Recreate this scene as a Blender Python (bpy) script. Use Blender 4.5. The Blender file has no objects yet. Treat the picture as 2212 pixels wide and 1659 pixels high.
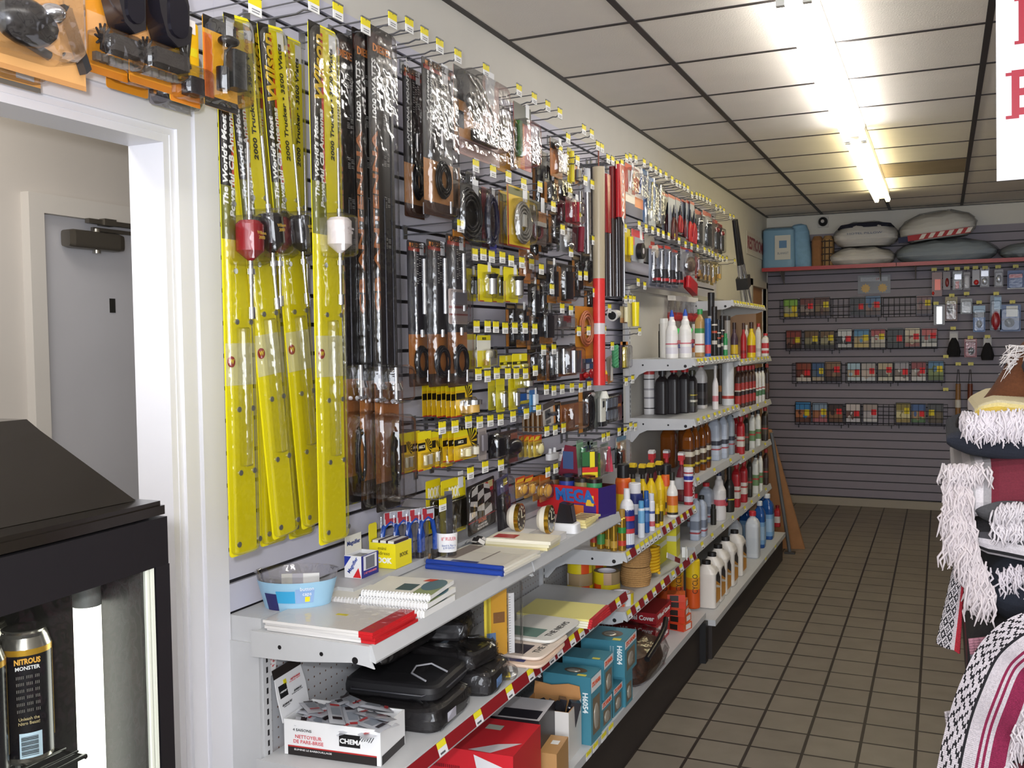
import bpy, math, random
from mathutils import Vector, Matrix, Euler
random.seed(7)
PI = math.pi
SC = bpy.context.scene
COL = SC.collection

# ---------------------------------------------------------------- camera, world, light
cd = bpy.data.cameras.new('camera')
cd.sensor_width = 36.0
cd.lens = 36.0 * 2093.15 / 2212
cd.clip_start = 0.05
cam = bpy.data.objects.new('camera', cd)
COL.objects.link(cam)
yaw, pitch, roll = 0.417895, -0.0438392, -0.0134887
fw = Vector((-math.sin(yaw) * math.cos(pitch), math.cos(yaw) * math.cos(pitch), math.sin(pitch)))
rt = Vector((math.cos(yaw), math.sin(yaw), 0))
up = rt.cross(fw)
r2 = rt * math.cos(roll) + up * math.sin(roll)
u2 = -rt * math.sin(roll) + up * math.cos(roll)
cam.matrix_world = Matrix(((r2.x, u2.x, -fw.x, 1.588), (r2.y, u2.y, -fw.y, 0), (r2.z, u2.z, -fw.z, 1.626), (0, 0, 0, 1)))
SC.camera = cam
SC.view_settings.view_transform = 'Standard'
SC.view_settings.look = 'None'
SC.view_settings.gamma = 1.0
SC.view_settings.use_curve_mapping = False
SC.view_settings.exposure = 0.72
SC.cycles.transparent_max_bounces = 24
SC.cycles.max_bounces = 6
SC.cycles.use_denoising = True
wd = bpy.data.worlds.new('world')
SC.world = wd
wd.use_nodes = True
wd.node_tree.nodes['Background'].inputs[0].default_value = (0.75, 0.85, 1.0, 1)
wd.node_tree.nodes['Background'].inputs[1].default_value = 0.25


def lamp(name, kind, loc, rot, energy, color, **kw):
    l = bpy.data.lights.new(name, kind)
    l.energy = energy
    l.color = color
    for k, v in kw.items():
        setattr(l, k, v)
    o = bpy.data.objects.new(name, l)
    o.location = loc
    o.rotation_euler = rot
    COL.objects.link(o)
    return o


# daylight from the shop front behind the photographer, and the camera's flash
lamp('shopfront_daylight', 'AREA', (2.6, -2.4, 1.7), (PI / 2, 0, 0), 120, (0.90, 0.94, 1.0), shape='RECTANGLE', size=4.5, size_y=2.0)
lamp('camera_flash', 'SPOT', (1.50, 0.0, 1.70), cam.matrix_world.to_euler(), 58, (0.96, 0.965, 1.0), shadow_soft_size=0.03, spot_size=2.5, spot_blend=0.35)


# ---------------------------------------------------------------- helpers
def lin(h):
    h = h.lstrip('#')
    out = []
    for i in (0, 2, 4):
        c = int(h[i:i + 2], 16) / 255
        out.append(c / 12.92 if c <= 0.04045 else ((c + 0.055) / 1.055) ** 2.4)
    return (*out, 1)


_mc = {}


def C(col, r=0.5, m=0.0, spec=0.5, emit=0, coat=0):
    k = (col, r, m, spec, emit, coat)
    if k in _mc:
        return _mc[k]
    mt = bpy.data.materials.new('paint_' + col.strip('#'))
    mt.use_nodes = True
    b = mt.node_tree.nodes['Principled BSDF']
    b.inputs['Base Color'].default_value = lin(col)
    b.inputs['Roughness'].default_value = r
    b.inputs['Metallic'].default_value = m
    b.inputs['Specular IOR Level'].default_value = spec
    b.inputs['Coat Weight'].default_value = coat
    if emit:
        b.inputs['Emission Color'].default_value = lin(col)
        b.inputs['Emission Strength'].default_value = emit
    _mc[k] = mt
    return mt


def CHROME():
    return C('#d8d8dc', 0.16, 1.0)


def GLOSS(c):
    return C(c, 0.22)


def clear(name='clear_plastic', tint=(0.97, 0.97, 0.98), gl=0.10, rough=0.09, wav=0.45):
    k = (name, tint, gl, rough)
    if k in _mc:
        return _mc[k]
    mt = bpy.data.materials.new(name)
    mt.use_nodes = True
    nt = mt.node_tree
    nt.nodes.clear()
    out = nt.nodes.new('ShaderNodeOutputMaterial')
    mx = nt.nodes.new('ShaderNodeMixShader')
    tr = nt.nodes.new('ShaderNodeBsdfTransparent')
    tr.inputs[0].default_value = (*tint, 1)
    g = nt.nodes.new('ShaderNodeBsdfGlossy')
    g.inputs['Roughness'].default_value = rough
    nz = nt.nodes.new('ShaderNodeTexNoise')
    nz.inputs['Scale'].default_value = 38
    nz.inputs['Detail'].default_value = 1
    tc = nt.nodes.new('ShaderNodeTexCoord')
    nt.links.new(tc.outputs['Object'], nz.inputs['Vector'])
    bp = nt.nodes.new('ShaderNodeBump')
    bp.inputs['Strength'].default_value = wav
    bp.inputs['Distance'].default_value = 0.006
    nt.links.new(nz.outputs[0], bp.inputs['Height'])
    nt.links.new(bp.outputs[0], g.inputs['Normal'])
    lw = nt.nodes.new('ShaderNodeLayerWeight')
    lw.inputs[0].default_value = 0.25
    ma = nt.nodes.new('ShaderNodeMath')
    ma.operation = 'MULTIPLY_ADD'
    ma.inputs[1].default_value = 0.5
    ma.inputs[2].default_value = gl
    nt.links.new(lw.outputs['Fresnel'], ma.inputs[0])
    nt.links.new(ma.outputs[0], mx.inputs[0])
    nt.links.new(tr.outputs[0], mx.inputs[1])
    nt.links.new(g.outputs[0], mx.inputs[2])
    nt.links.new(mx.outputs[0], out.inputs[0])
    _mc[k] = mt
    return mt


def NM(name, build):
    """procedural material: build(nodes, links, principled, object_coords)"""
    if name in _mc:
        return _mc[name]
    mt = bpy.data.materials.new(name)
    mt.use_nodes = True
    nt = mt.node_tree
    tc = nt.nodes.new('ShaderNodeTexCoord')
    build(nt.nodes, nt.links, nt.nodes['Principled BSDF'], tc.outputs['Object'])
    _mc[name] = mt
    return mt


def mottled(name, col, amt=0.06, scale=30, rough=0.6, bump=0.0, bscale=200):
    def b(n, l, p, oc):
        nz = n.new('ShaderNodeTexNoise')
        nz.inputs['Scale'].default_value = scale
        nz.inputs['Detail'].default_value = 3
        l.new(oc, nz.inputs['Vector'])
        mx = n.new('ShaderNodeMix')
        mx.data_type = 'RGBA'
        c = lin(col)
        mx.inputs[6].default_value = tuple(max(0, x * (1 - amt * 2)) for x in c[:3]) + (1,)
        mx.inputs[7].default_value = tuple(min(1, x * (1 + amt * 2)) for x in c[:3]) + (1,)
        l.new(nz.outputs[0], mx.inputs[0])
        l.new(mx.outputs[2], p.inputs['Base Color'])
        p.inputs['Roughness'].default_value = rough
        if bump:
            n2 = n.new('ShaderNodeTexNoise')
            n2.inputs['Scale'].default_value = bscale
            l.new(oc, n2.inputs['Vector'])
            bp = n.new('ShaderNodeBump')
            bp.inputs['Strength'].default_value = bump
            bp.inputs['Distance'].default_value = 0.004
            l.new(n2.outputs[0], bp.inputs['Height'])
            l.new(bp.outputs[0], p.inputs['Normal'])
    return NM(name, b)


class MB:
    def __init__(s):
        s.v, s.f, s.m, s.sm = [], [], [], []

    def add(s, vs, fs, mi=0, sm=False):
        o = len(s.v)
        s.v += [tuple(v) for v in vs]
        for f in fs:
            s.f.append([i + o for i in f])
            s.m.append(mi)
            s.sm.append(sm)
        return s

    def box(s, x0, x1, y0, y1, z0, z1, mi=0, M=None):
        vs = [(x0, y0, z0), (x1, y0, z0), (x1, y1, z0), (x0, y1, z0), (x0, y0, z1), (x1, y0, z1), (x1, y1, z1), (x0, y1, z1)]
        if M:
            vs = [M @ Vector(v) for v in vs]
        return s.add(vs, [(3, 2, 1, 0), (4, 5, 6, 7), (0, 1, 5, 4), (1, 2, 6, 5), (2, 3, 7, 6), (3, 0, 4, 7)], mi)

    def poly(s, pts, y0, y1, mi=0, sm=False, ax='y', mf=None):
        """outline in (x,z) [ax y], (y,z) [ax x] or (x,y) [ax z], counter-clockwise seen from the front, given thickness"""
        n = len(pts)
        def P(p, t):
            return (p[0], t, p[1]) if ax == 'y' else ((t, p[0], p[1]) if ax == 'x' else (p[0], p[1], t))
        vs = [P(p, y0) for p in pts] + [P(p, y1) for p in pts]
        s.add(vs, [tuple(range(n)), tuple(range(2 * n - 1, n - 1, -1))], mi if mf is None else mf)
        s.add(vs, [(i, n + i, n + (i + 1) % n, (i + 1) % n) for i in range(n)], mi, sm)
        return s

    def cyl(s, p0, p1, r0, r1=None, n=12, mi=0, cap=True, mc=None):
        r1 = r0 if r1 is None else r1
        p0, p1 = Vector(p0), Vector(p1)
        q = (p1 - p0).to_track_quat('Z', 'Y')
        vs = []
        for p, r in ((p0, r0), (p1, r1)):
            for i in range(n):
                a = 2 * PI * i / n
                vs.append(p + q @ Vector((r * math.cos(a), r * math.sin(a), 0)))
        s.add(vs, [(i, (i + 1) % n, n + (i + 1) % n, n + i) for i in range(n)], mi, True)
        if cap:
            mc = mi if mc is None else mc
            s.add(vs[:n], [tuple(range(n - 1, -1, -1))], mc)
            s.add(vs[n:], [tuple(range(n))], mc)
        return s

    def tube(s, pts, r, n=6, mi=0, closed=False):
        pts = [Vector(p) for p in pts]
        k = len(pts)
        vs = []
        pu = None
        for i, p in enumerate(pts):
            a = pts[(i - 1) % k] if (i or closed) else p
            b = pts[(i + 1) % k] if (i < k - 1 or closed) else p
            t = (b - a).normalized()
            if pu is None:
                pu = t.orthogonal().normalized()
            pu = (pu - t * pu.dot(t))
            pu = pu.normalized() if pu.length > 1e-6 else t.orthogonal().normalized()
            w = t.cross(pu)
            rr = r[i] if isinstance(r, (list, tuple)) else r
            for j in range(n):
                an = 2 * PI * j / n
                vs.append(p + pu * (rr * math.cos(an)) + w * (rr * math.sin(an)))
        fs = []
        for i in range(k if closed else k - 1):
            for j in range(n):
                a, b = i * n, ((i + 1) % k) * n
                fs.append((a + j, a + (j + 1) % n, b + (j + 1) % n, b + j))
        s.add(vs, fs, mi, True)
        if not closed:
            s.add(vs[:n], [tuple(range(n - 1, -1, -1))], mi)
            s.add(vs[-n:], [tuple(range(n))], mi)
        return s

    def loft(s, rings, n=20, mi=0, mis=None, cap=True, flat=False):
        """rings (z, rx, ry, power[, cx, cy]) super-ellipse sections up the z axis"""
        vs = []
        for r in rings:
            z, rx, ry, pw = r[:4]
            cx, cy = (r[4], r[5]) if len(r) > 4 else (0, 0)
            for i in range(n):
                a = 2 * PI * (i + 0.5) / n
                c, d = math.cos(a), math.sin(a)
                e = 2.0 / pw
                vs.append((cx + rx * math.copysign(abs(c) ** e, c), cy + ry * math.copysign(abs(d) ** e, d), z))
        for k in range(len(rings) - 1):
            s.add(vs[k * n:(k + 2) * n], [(i, (i + 1) % n, n + (i + 1) % n, n + i) for i in range(n)], mis[k] if mis else mi, not flat)
        if cap:
            s.add(vs[:n], [tuple(range(n - 1, -1, -1))], mis[0] if mis else mi)
            s.add(vs[-n:], [tuple(range(n))], mis[-1] if mis else mi)
        return s

    def lathe(s, prof, n=18, mi=0, mis=None, cap=True):
        return s.loft([(z, r, r, 2) for r, z in prof], n, mi, mis, cap)

    def ball(s, c, rx, ry, rz, n=14, m=8, mi=0):
        vs = []
        for k in range(m + 1):
            t = PI * k / m
            for i in range(n):
                a = 2 * PI * i / n
                vs.append((c[0] + rx * math.sin(t) * math.cos(a), c[1] + ry * math.sin(t) * math.sin(a), c[2] - rz * math.cos(t)))
        s.add(vs, [(k * n + i, k * n + (i + 1) % n, (k + 1) * n + (i + 1) % n, (k + 1) * n + i) for k in range(m) for i in range(n)], mi, True)
        return s

    def xf(s, M):
        s.v = [tuple(M @ Vector(v)) for v in s.v]
        return s

    def obj(s, name, mats, parent=None, loc=(0, 0, 0), rz=0, rot=None):
        me = bpy.data.meshes.new(name)
        me.from_pydata(s.v, [], s.f)
        if not isinstance(mats, (list, tuple)):
            mats = [mats]
        for m in mats:
            me.materials.append(m)
        me.polygons.foreach_set('material_index', s.m)
        me.polygons.foreach_set('use_smooth', s.sm)
        me.update()
        o = bpy.data.objects.new(name, me)
        o.location = loc
        o.rotation_euler = rot if rot else (0, 0, rz)
        if parent:
            o.parent = parent
        COL.objects.link(o)
        return o


def tag(o, label, cat, group=None):
    o['label'] = label
    o['category'] = cat
    if group:
        o['group'] = group
    return o


def thing(name, label, cat, loc=(0, 0, 0), rz=0, group=None, rot=None):
    o = bpy.data.objects.new(name, None)
    o.empty_display_size = 0.05
    o.location = loc
    o.rotation_euler = rot if rot else (0, 0, rz)
    COL.objects.link(o)
    return tag(o, label, cat, group)


def struct(o):
    o['kind'] = 'structure'
    return o


def stuff(o):
    o['kind'] = 'stuff'
    return o


def dup(root, loc, rz=None, label=None, group=None, rot=None):
    r = root.copy()
    COL.objects.link(r)
    r.location = loc
    if rz is not None:
        r.rotation_euler = (0, 0, rz)
    if rot:
        r.rotation_euler = rot
    if label:
        r['label'] = label
    if group:
        r['group'] = group
    def rec(a, b):
        for ch in list(a.children):
            c = ch.copy()
            COL.objects.link(c)
            c.parent = b
            rec(ch, c)
    rec(root, r)
    return r


_tc = {}


def text(s, size, col, parent, loc, w=None, bold=0.0, shear=0.0, ang=0, rot=None, flat=None, name='lettering', ext=0.0004, label=None):
    """lettering facing local -y, centred on loc; ang turns it in its plane; w sets its width"""
    key = (s, size, w, bold, shear, ang, ext)
    if key not in _tc:
        cu = bpy.data.curves.new('lettering', 'FONT')
        cu.body = s
        cu.size = size
        cu.offset = bold * size
        cu.shear = shear
        cu.extrude = ext
        cu.resolution_u = 2
        cu.align_x = 'CENTER'
        cu.align_y = 'CENTER'
        ob = bpy.data.objects.new('lettering', cu)
        me = bpy.data.meshes.new_from_object(ob)
        bpy.data.objects.remove(ob)
        xs = [v.co.x for v in me.vertices] or [0]
        sx = 1.0
        if w and max(xs) - min(xs) > 1e-6:
            sx = w / (max(xs) - min(xs))
        ca, sa = math.cos(ang), math.sin(ang)
        for v in me.vertices:
            x, y, z = v.co.x * sx, v.co.y, v.co.z
            v.co = (x * ca - y * sa, -z, x * sa + y * ca)
        _tc[key] = me
    me = _tc[key].copy()
    me.materials.clear()
    me.materials.append(col if not isinstance(col, str) else C(col, 0.5))
    o = bpy.data.objects.new(name, me)
    o.location = loc
    if rot:
        o.rotation_euler = rot
    o.parent = parent
    COL.objects.link(o)
    if label:
        o['label'] = label
    return o


ORD = ['first', 'second', 'third', 'fourth', 'fifth', 'sixth', 'seventh', 'eighth', 'ninth', 'tenth', 'eleventh', 'twelfth', 'thirteenth', 'fourteenth', 'fifteenth',
       'sixteenth', 'seventeenth', 'eighteenth', 'nineteenth', 'twentieth', 'twenty-first', 'twenty-second', 'twenty-third', 'twenty-fourth', 'twenty-fifth']


def roundrect(x0, x1, z0, z1, r, k=3):
    out = []
    for cx, cz, a0 in ((x1 - r, z0 + r, -PI / 2), (x1 - r, z1 - r, 0), (x0 + r, z1 - r, PI / 2), (x0 + r, z0 + r, PI)):
        for i in range(k + 1):
            a = a0 + PI / 2 * i / k
            out.append((cx + r * math.cos(a), cz + r * math.sin(a)))
    return out


# ---------------------------------------------------------------- the room
H = 2.812
D = 9.826
GRAY = mottled('grey_shelf_paint', '#c3c4c6', 0.03, 12, 0.42)
WALLP = mottled('white_wall_paint', '#d6d2ca', 0.02, 6, 0.75)
TRIMP = C('#e4e4ea', 0.38)
HALLP = mottled('hall_wall_paint', '#c3bdb6', 0.02, 5, 0.8)


def tile_floor(n, l, p, oc):
    mp = n.new('ShaderNodeMapping')
    mp.inputs['Location'].default_value = (-0.4895 + 0.003 + 0.2032 * 40, -5.073 + 0.003 + 0.2032 * 60, 0)
    l.new(oc, mp.inputs['Vector'])
    br = n.new('ShaderNodeTexBrick')
    br.offset = 0
    br.inputs['Color1'].default_value = lin('#8d8478')
    br.inputs['Color2'].default_value = lin('#847b70')
    br.inputs['Mortar'].default_value = lin('#2e2522')
    br.inputs['Scale'].default_value = 1
    br.inputs['Mortar Size'].default_value = 0.0065
    br.inputs['Mortar Smooth'].default_value = 0.2
    br.inputs['Brick Width'].default_value = 0.2032
    br.inputs['Row Height'].default_value = 0.2032
    l.new(mp.outputs[0], br.inputs['Vector'])
    nz = n.new('ShaderNodeTexNoise')
    nz.inputs['Scale'].default_value = 9
    nz.inputs['Detail'].default_value = 5
    l.new(oc, nz.inputs['Vector'])
    mx = n.new('ShaderNodeMix')
    mx.data_type = 'RGBA'
    mx.blend_type = 'MULTIPLY'
    mx.inputs[0].default_value = 0.35
    l.new(br.outputs[0], mx.inputs[6])
    l.new(nz.outputs[0], mx.inputs[7])
    l.new(mx.outputs[2], p.inputs['Base Color'])
    p.inputs['Roughness'].default_value = 0.42
    bp = n.new('ShaderNodeBump')
    bp.inputs['Strength'].default_value = 0.5
    bp.inputs['Distance'].default_value = 0.003
    bp.invert = True
    l.new(br.outputs['Fac'], bp.inputs['Height'])
    l.new(bp.outputs[0], p.inputs['Normal'])


struct(MB().box(-1.12, 6.0, -3.0, D + 0.1, -0.1, 0).obj('floor', NM('floor_tiles', tile_floor)))
CEILM = mottled('ceiling_tile', '#f0e9df', 0.04, 3, 0.9, 0.35, 160)
ceil = struct(MB().box(-1.12, 6.0, -3.0, D + 0.1, H, H + 0.1).obj('ceiling', CEILM))
g = MB()
CX = [0.5256 + 0.6096 * i for i in range(9)]
CY = [3.544 - 0.6096 * 10 + 0.6096 * i for i in range(21)]
for x in CX:
    g.box(x - 0.013, x + 0.013, -3, D, H - 0.004, H + 0.001)
for y in CY:
    g.box(0, 6, y - 0.009, y + 0.009, H - 0.003, H + 0.001)
g.box(0, 0.024, -3, D, H - 0.004, H + 0.001)
g.box(0, 6, D - 0.02, D, H - 0.004, H + 0.001)
g.obj('ceiling_grid', C('#35302f', 0.5), ceil)
st = MB()
st.box(CX[2] - 0.58, CX[2] - 0.015, CY[16] + 0.012, CY[17] - 0.012, H - 0.0015, H + 0.001)
st.obj('stained_tile', mottled('stained_ceiling_tile', '#93826c', 0.10, 5, 0.9), ceil)['label'] = 'brown water stained ceiling tile'

# left wall with the doorway to the hall (y 0.45..1.685, up to z 2.09)
wl = MB()
DY0, DY1, DZ = 0.40, 1.685, 2.095
for xa, xb, ya, yb, za, zb in ((-0.09, 0, -3, DY0, 0, H), (-0.09, 0, DY1, 8.86, 0, H), (-0.09, 0, DY0, DY1, DZ, H), (-0.09, 0, 8.86, 9.6, 2.10, H), (-0.09, 0, 9.6, D, 0, H)):
    wl.box(xa, xb, ya, yb, za, zb)
struct(wl.obj('wall_left', WALLP))
struct(MB().box(-1.12, 6.0, D, D + 0.1, 0, H).obj('wall_back', WALLP))
struct(MB().box(6.0, 6.1, -3, D, 0, H).obj('wall_right', WALLP))
# hall beyond the doorway
hall = MB()
hall.box(-1.10, -1.0, -1.0, 4.4, 0, H).box(-1.0, -0.09, 4.3, 4.4, 0, H).box(-1.0, -0.09, -1.1, -1.0, 0, H)
struct(hall.obj('wall_hall', HALLP))
lamp('hall_fill', 'AREA', (-0.5, 1.2, 2.75), (0, 0, 0), 9, (1.0, 0.94, 0.86), shape='RECTANGLE', size=0.5, size_y=1.2)  # unseen fill light added to brighten the hall
# casing round the doorway
cs = MB()
prof = [(1.685, 1.700, 0.014), (1.700, 1.742, 0.022), (1.742, 1.752, 0.016), (1.752, 1.828, 0.027)]
for a, b, t in prof:
    d = a - 1.685
    e = b - 1.685
    cs.box(0, t, a, b, 0, DZ + e)
    cs.box(0, t, DY0 - e, DY0 - d, 0, DZ + e)
    cs.box(0, t, DY0 - d, a, DZ + d, DZ + e)
    if d == 0:
        cs.box(0.0, 0.0121, DY1 - 0.018, DY1, DZ - 0.018, DZ)
cs.box(-0.09, 0.012, DY1 - 0.018, DY1, 0, DZ - 0.018).box(-0.09, 0.012, DY0, DY0 + 0.018, 0, DZ - 0.018).box(-0.09, 0.012, DY0, DY1, DZ - 0.018, DZ)
struct(cs.obj('trim_1', TRIMP))
# steel door in the hall with its frame and closer
dr = struct(MB().box(-1.0, -0.992, 2.185, 3.1, 0, 2.045).obj('door_1', mottled('door_paint', '#b9b8bc', 0.03, 4, 0.5)))
fr = MB()
fr.box(-1.0, -0.965, 2.13, 2.185, 0, 2.105).box(-1.0, -0.965, 3.1, 3.155, 0, 2.105).box(-1.0, -0.965, 2.185, 3.1, 2.045, 2.105)
fr.obj('door_frame', C('#c9c4bd', 0.6), dr)
GM = C('#77726a', 0.35, 0.8)
cl = MB()
cl.loft([(0, 0.020, 0.026, 5), (0.02, 0.024, 0.03, 5), (0.205, 0.024, 0.03, 5), (0.225, 0.020, 0.026, 5)], 16)
cl.xf(Matrix.Translation((-0.965, 2.262, 1.975)) @ Matrix.Rotation(-PI / 2, 4, 'X'))
co = cl.obj('door_closer', GM, dr)
MB().cyl((-0.965, 2.385, 1.935), (-0.965, 2.385, 2.015), 0.013).obj('spindle', C('#b5b2aa', 0.25, 0.9), co)
MB().box(-0.972, -0.960, 2.37, 2.66, 2.008, 2.02, M=None).box(-0.964, -0.945, 2.34, 2.68, 2.030, 2.045).box(-0.975, -0.94, 2.40, 2.45, 2.028, 2.05).obj('closer_arm', GM, co)
MB().box(-0.994, -0.990, 2.458, 2.482, 1.742, 1.79).obj('latch_hole', C('#1d1c18', 0.7), dr)

# slatwall panels: boards with dark recessed grooves and a raw edge beside the door
def slat_boards(y0, y1, z0, z1, pitch, zref, gh):
    m = MB()
    m.box(0.0, 0.012, y0, y1, z0, z1, 1)
    k = math.ceil((z0 - zref) / pitch)
    e = z0
    while True:
        zz = zref + k * pitch
        a, b = (zz - gh / 2, zz + gh / 2) if zz < z1 else (z1, z1)
        if a - e > 0.004:
            m.box(0.012, 0.021, y0, y1, e, a)
            m.add([(0, y0 - 0.0006, e), (0.021, y0 - 0.0006, e), (0.021, y0 - 0.0006, a), (0, y0 - 0.0006, a)], [(0, 1, 2, 3)], 2)
        if zz >= z1:
            break
        e = b
        k += 1
    return m


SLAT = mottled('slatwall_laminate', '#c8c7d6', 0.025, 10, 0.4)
GROOVE = C('#1f1d22', 0.6)
RAW = mottled('raw_fibreboard_edge', '#b58a68', 0.08, 60, 0.8)
sl = slat_boards(1.832, 7.32, 0.02, 2.572, 0.078, 2.147, 0.011)
struct(sl.obj('trim_2', [SLAT, GROOVE, RAW]))
ov = slat_boards(-0.2, 1.8315, 2.18, 2.572, 0.078, 2.147, 0.011)
struct(ov.obj('trim_3', [SLAT, GROOVE, RAW]))
bw = slat_boards(0.012, 6.0, 0.077, 2.62, 0.0796, 0.163, 0.010)
bw.xf(Matrix.Translation((0, D, 0)) @ Matrix.Rotation(-PI / 2, 4, 'Z'))
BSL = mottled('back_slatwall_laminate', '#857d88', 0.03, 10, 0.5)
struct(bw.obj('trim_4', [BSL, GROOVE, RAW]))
struct(MB().box(0.0, 6.0, D - 0.03, D, 0, 0.075).obj('baseboard_back', C('#9b9285', 0.6)))
struct(MB().box(0, 0.03, 7.33, 7.40, 0, 2.6).box(0, 0.03, 9.6, 9.68, 0, 2.10).box(0, 0.035, 8.80, 8.86, 0, 2.16).box(0, 0.035, 9.6, 9.66, 0, 2.16).box(0, 0.035, 8.80, 9.66, 2.10, 2.16).obj('trim_5', C('#cfc9bf', 0.5)))
struct(MB().box(-0.05, -0.01, 8.95, 9.6, 0, 2.10).obj('door_2', mottled('orange_lit_door', '#c8925f', 0.05, 8, 0.5)))  # orange light falling on this door is put into its colour

# ---------------------------------------------------------------- fluorescent strips
TUBE = bpy.data.materials.new('lit_fluorescent_tube')
TUBE.use_nodes = True
_b = TUBE.node_tree.nodes['Principled BSDF']
_b.inputs['Base Color'].default_value = (1, 1, 1, 1)
_b.inputs['Emission Color'].default_value = (1.0, 0.97, 0.92, 1)
_b.inputs['Emission Strength'].default_value = 10.0
TUBE2 = TUBE.copy()
TUBE2.name = 'lit_fluorescent_tube_warm'
TUBE2.node_tree.nodes['Principled BSDF'].inputs['Emission Color'].default_value = (1.0, 0.88, 0.52, 1)
TUBE2.node_tree.nodes['Principled BSDF'].inputs['Emission Strength'].default_value = 7.0


def strip(y0, y1, tm, label):
    t = thing('fluorescent_light', label, 'ceiling light', (1.135, y0, H - 0.004), 0, 'fluorescent strip lights along the ceiling')
    L = y1 - y0
    MB().poly([(-0.035, -0.055), (0.035, -0.055), (0.055, -0.002), (-0.055, -0.002)], 0, L).obj('housing', C('#e8e4dc', 0.4), t)
    for s in (-1, 1):
        MB().cyl((s * 0.043, 0.03, -0.066), (s * 0.043, L - 0.03, -0.066), 0.019, n=14).obj('tube', tm, t)
        for yy in (0.012, L - 0.012):
            MB().box(s * 0.043 - 0.014, s * 0.043 + 0.014, yy - 0.012, yy + 0.012, -0.085, -0.05).obj('lamp_holder', C('#d9d6ce', 0.5), t)
    return t


strip(3.34, 5.835, TUBE, 'long white fluorescent strip, nearer of the two, glowing brightest')
strip(5.87, 8.55, TUBE2, 'yellowish fluorescent strip, farther of the two, near the back wall')
strip(-0.9, 1.5, TUBE, 'white fluorescent strip on the ceiling above the photographer')

# ---------------------------------------------------------------- gondola shelving
def peg(n, l, p, oc):
    sx = n.new('ShaderNodeSeparateXYZ')
    l.new(oc, sx.inputs[0])
    d = []
    for ax in (1, 2):
        a = n.new('ShaderNodeMath'); a.operation = 'PINGPONG'; a.inputs[1].default_value = 0.0127
        l.new(sx.outputs[ax], a.inputs[0])
        b = n.new('ShaderNodeMath'); b.operation = 'MULTIPLY'
        l.new(a.outputs[0], b.inputs[0]); l.new(a.outputs[0], b.inputs[1])
        d.append(b)
    s = n.new('ShaderNodeMath'); s.operation = 'ADD'
    l.new(d[0].outputs[0], s.inputs[0]); l.new(d[1].outputs[0], s.inputs[1])
    c = n.new('ShaderNodeMath'); c.operation = 'LESS_THAN'; c.inputs[1].default_value = 0.0026 ** 2
    l.new(s.outputs[0], c.inputs[0])
    mx = n.new('ShaderNodeMix'); mx.data_type = 'RGBA'
    mx.inputs[6].default_value = lin('#b4b5b8'); mx.inputs[7].default_value = lin('#6b4a38')
    l.new(c.outputs[0], mx.inputs[0]); l.new(mx.outputs[2], p.inputs['Base Color'])
    p.inputs['Roughness'].default_value = 0.5


PEG = NM('pegboard', peg)
KICK = C('#2b2320', 0.6)
BLK = C('#141214', 0.5)
PANEL = mottled('gondola_back_panel', '#bdbab2', 0.03, 8, 0.55)


def slots(m, x, y, z0, z1, mi):
    z = z0
    while z < z1:
        m.box(x, x + 0.0012, y - 0.003, y + 0.003, z, z + 0.014, mi)
        z += 0.0254


ga = thing('gondola_shelving', 'low grey steel gondola frame with pegboard back along the wall beside the doorway', 'shelving', (0, 1.83, 0))
MB().box(0.085, 0.10, 0.02, 2.985, 0.245, 0.90).obj('back_panel', PEG, ga)
MB().box(0.022, 0.116, 0, 2.985, 0.90, 0.978).box(0.116, 0.165, 0.32, 1.775, 0.9575, 0.978).obj('top_rail', GRAY, ga)
ep = MB().box(0.022, 0.112, -0.006, 0.012, 0.0, 0.918)
ep.obj('end_panel', GRAY, ga)
for y in (0.018, 0.893, 1.78, 2.97):
    m = MB().box(0.10, 0.116, y - 0.014, y + 0.014, 0.03, 0.90)
    slots(m, 0.1155, y, 0.08, 0.88, 1)
    m.obj('upright', [GRAY, BLK], ga)
MB().box(0.10, 0.505, 0.0, 2.985, 0.215, 0.245).obj('base_deck', GRAY, ga)
MB().box(0.10, 0.485, 0.01, 2.975, 0.0, 0.215).obj('kick_plate', KICK, ga)
MB().box(0.42, 0.515, 2.93, 2.985, 0.0, 0.205).obj('foot', BLK, ga)

gc = thing('gondola_shelving', 'tall pale steel gondola frame with solid back panel at the far end of the wall', 'shelving', (0, 4.83, 0))
MB().box(0.075, 0.09, 0.0, 2.40, 0.20, 1.895).obj('back_panel', PANEL, gc)
MB().box(0.06, 0.105, 0.0, 2.40, 1.885, 1.915).obj('top_rail', C('#b4b1aa', 0.5), gc)
for y in (0.015, 1.205, 2.385):
    m = MB().box(0.088, 0.108, y - 0.016, y + 0.016, 0.0, 1.90)
    slots(m, 0.1075, y, 0.08, 1.88, 1)
    m.obj('upright', [GRAY, BLK], gc)
MB().box(0.09, 0.55, 0.0, 2.40, 0.175, 0.205).obj('base_deck', GRAY, gc)
MB().box(0.09, 0.53, 0.01, 2.39, 0.0, 0.175).obj('kick_plate', KICK, gc)
MB().box(0.085, 0.34, 2.3975, 2.407, 0.0, 1.88).obj('end_panel', C('#c7a17f', 0.6), gc)

YEL = C('#f0e22e', 0.5)
WHT = C('#eeeef0', 0.5)
RED = C('#8e1a22', 0.35)


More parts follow.
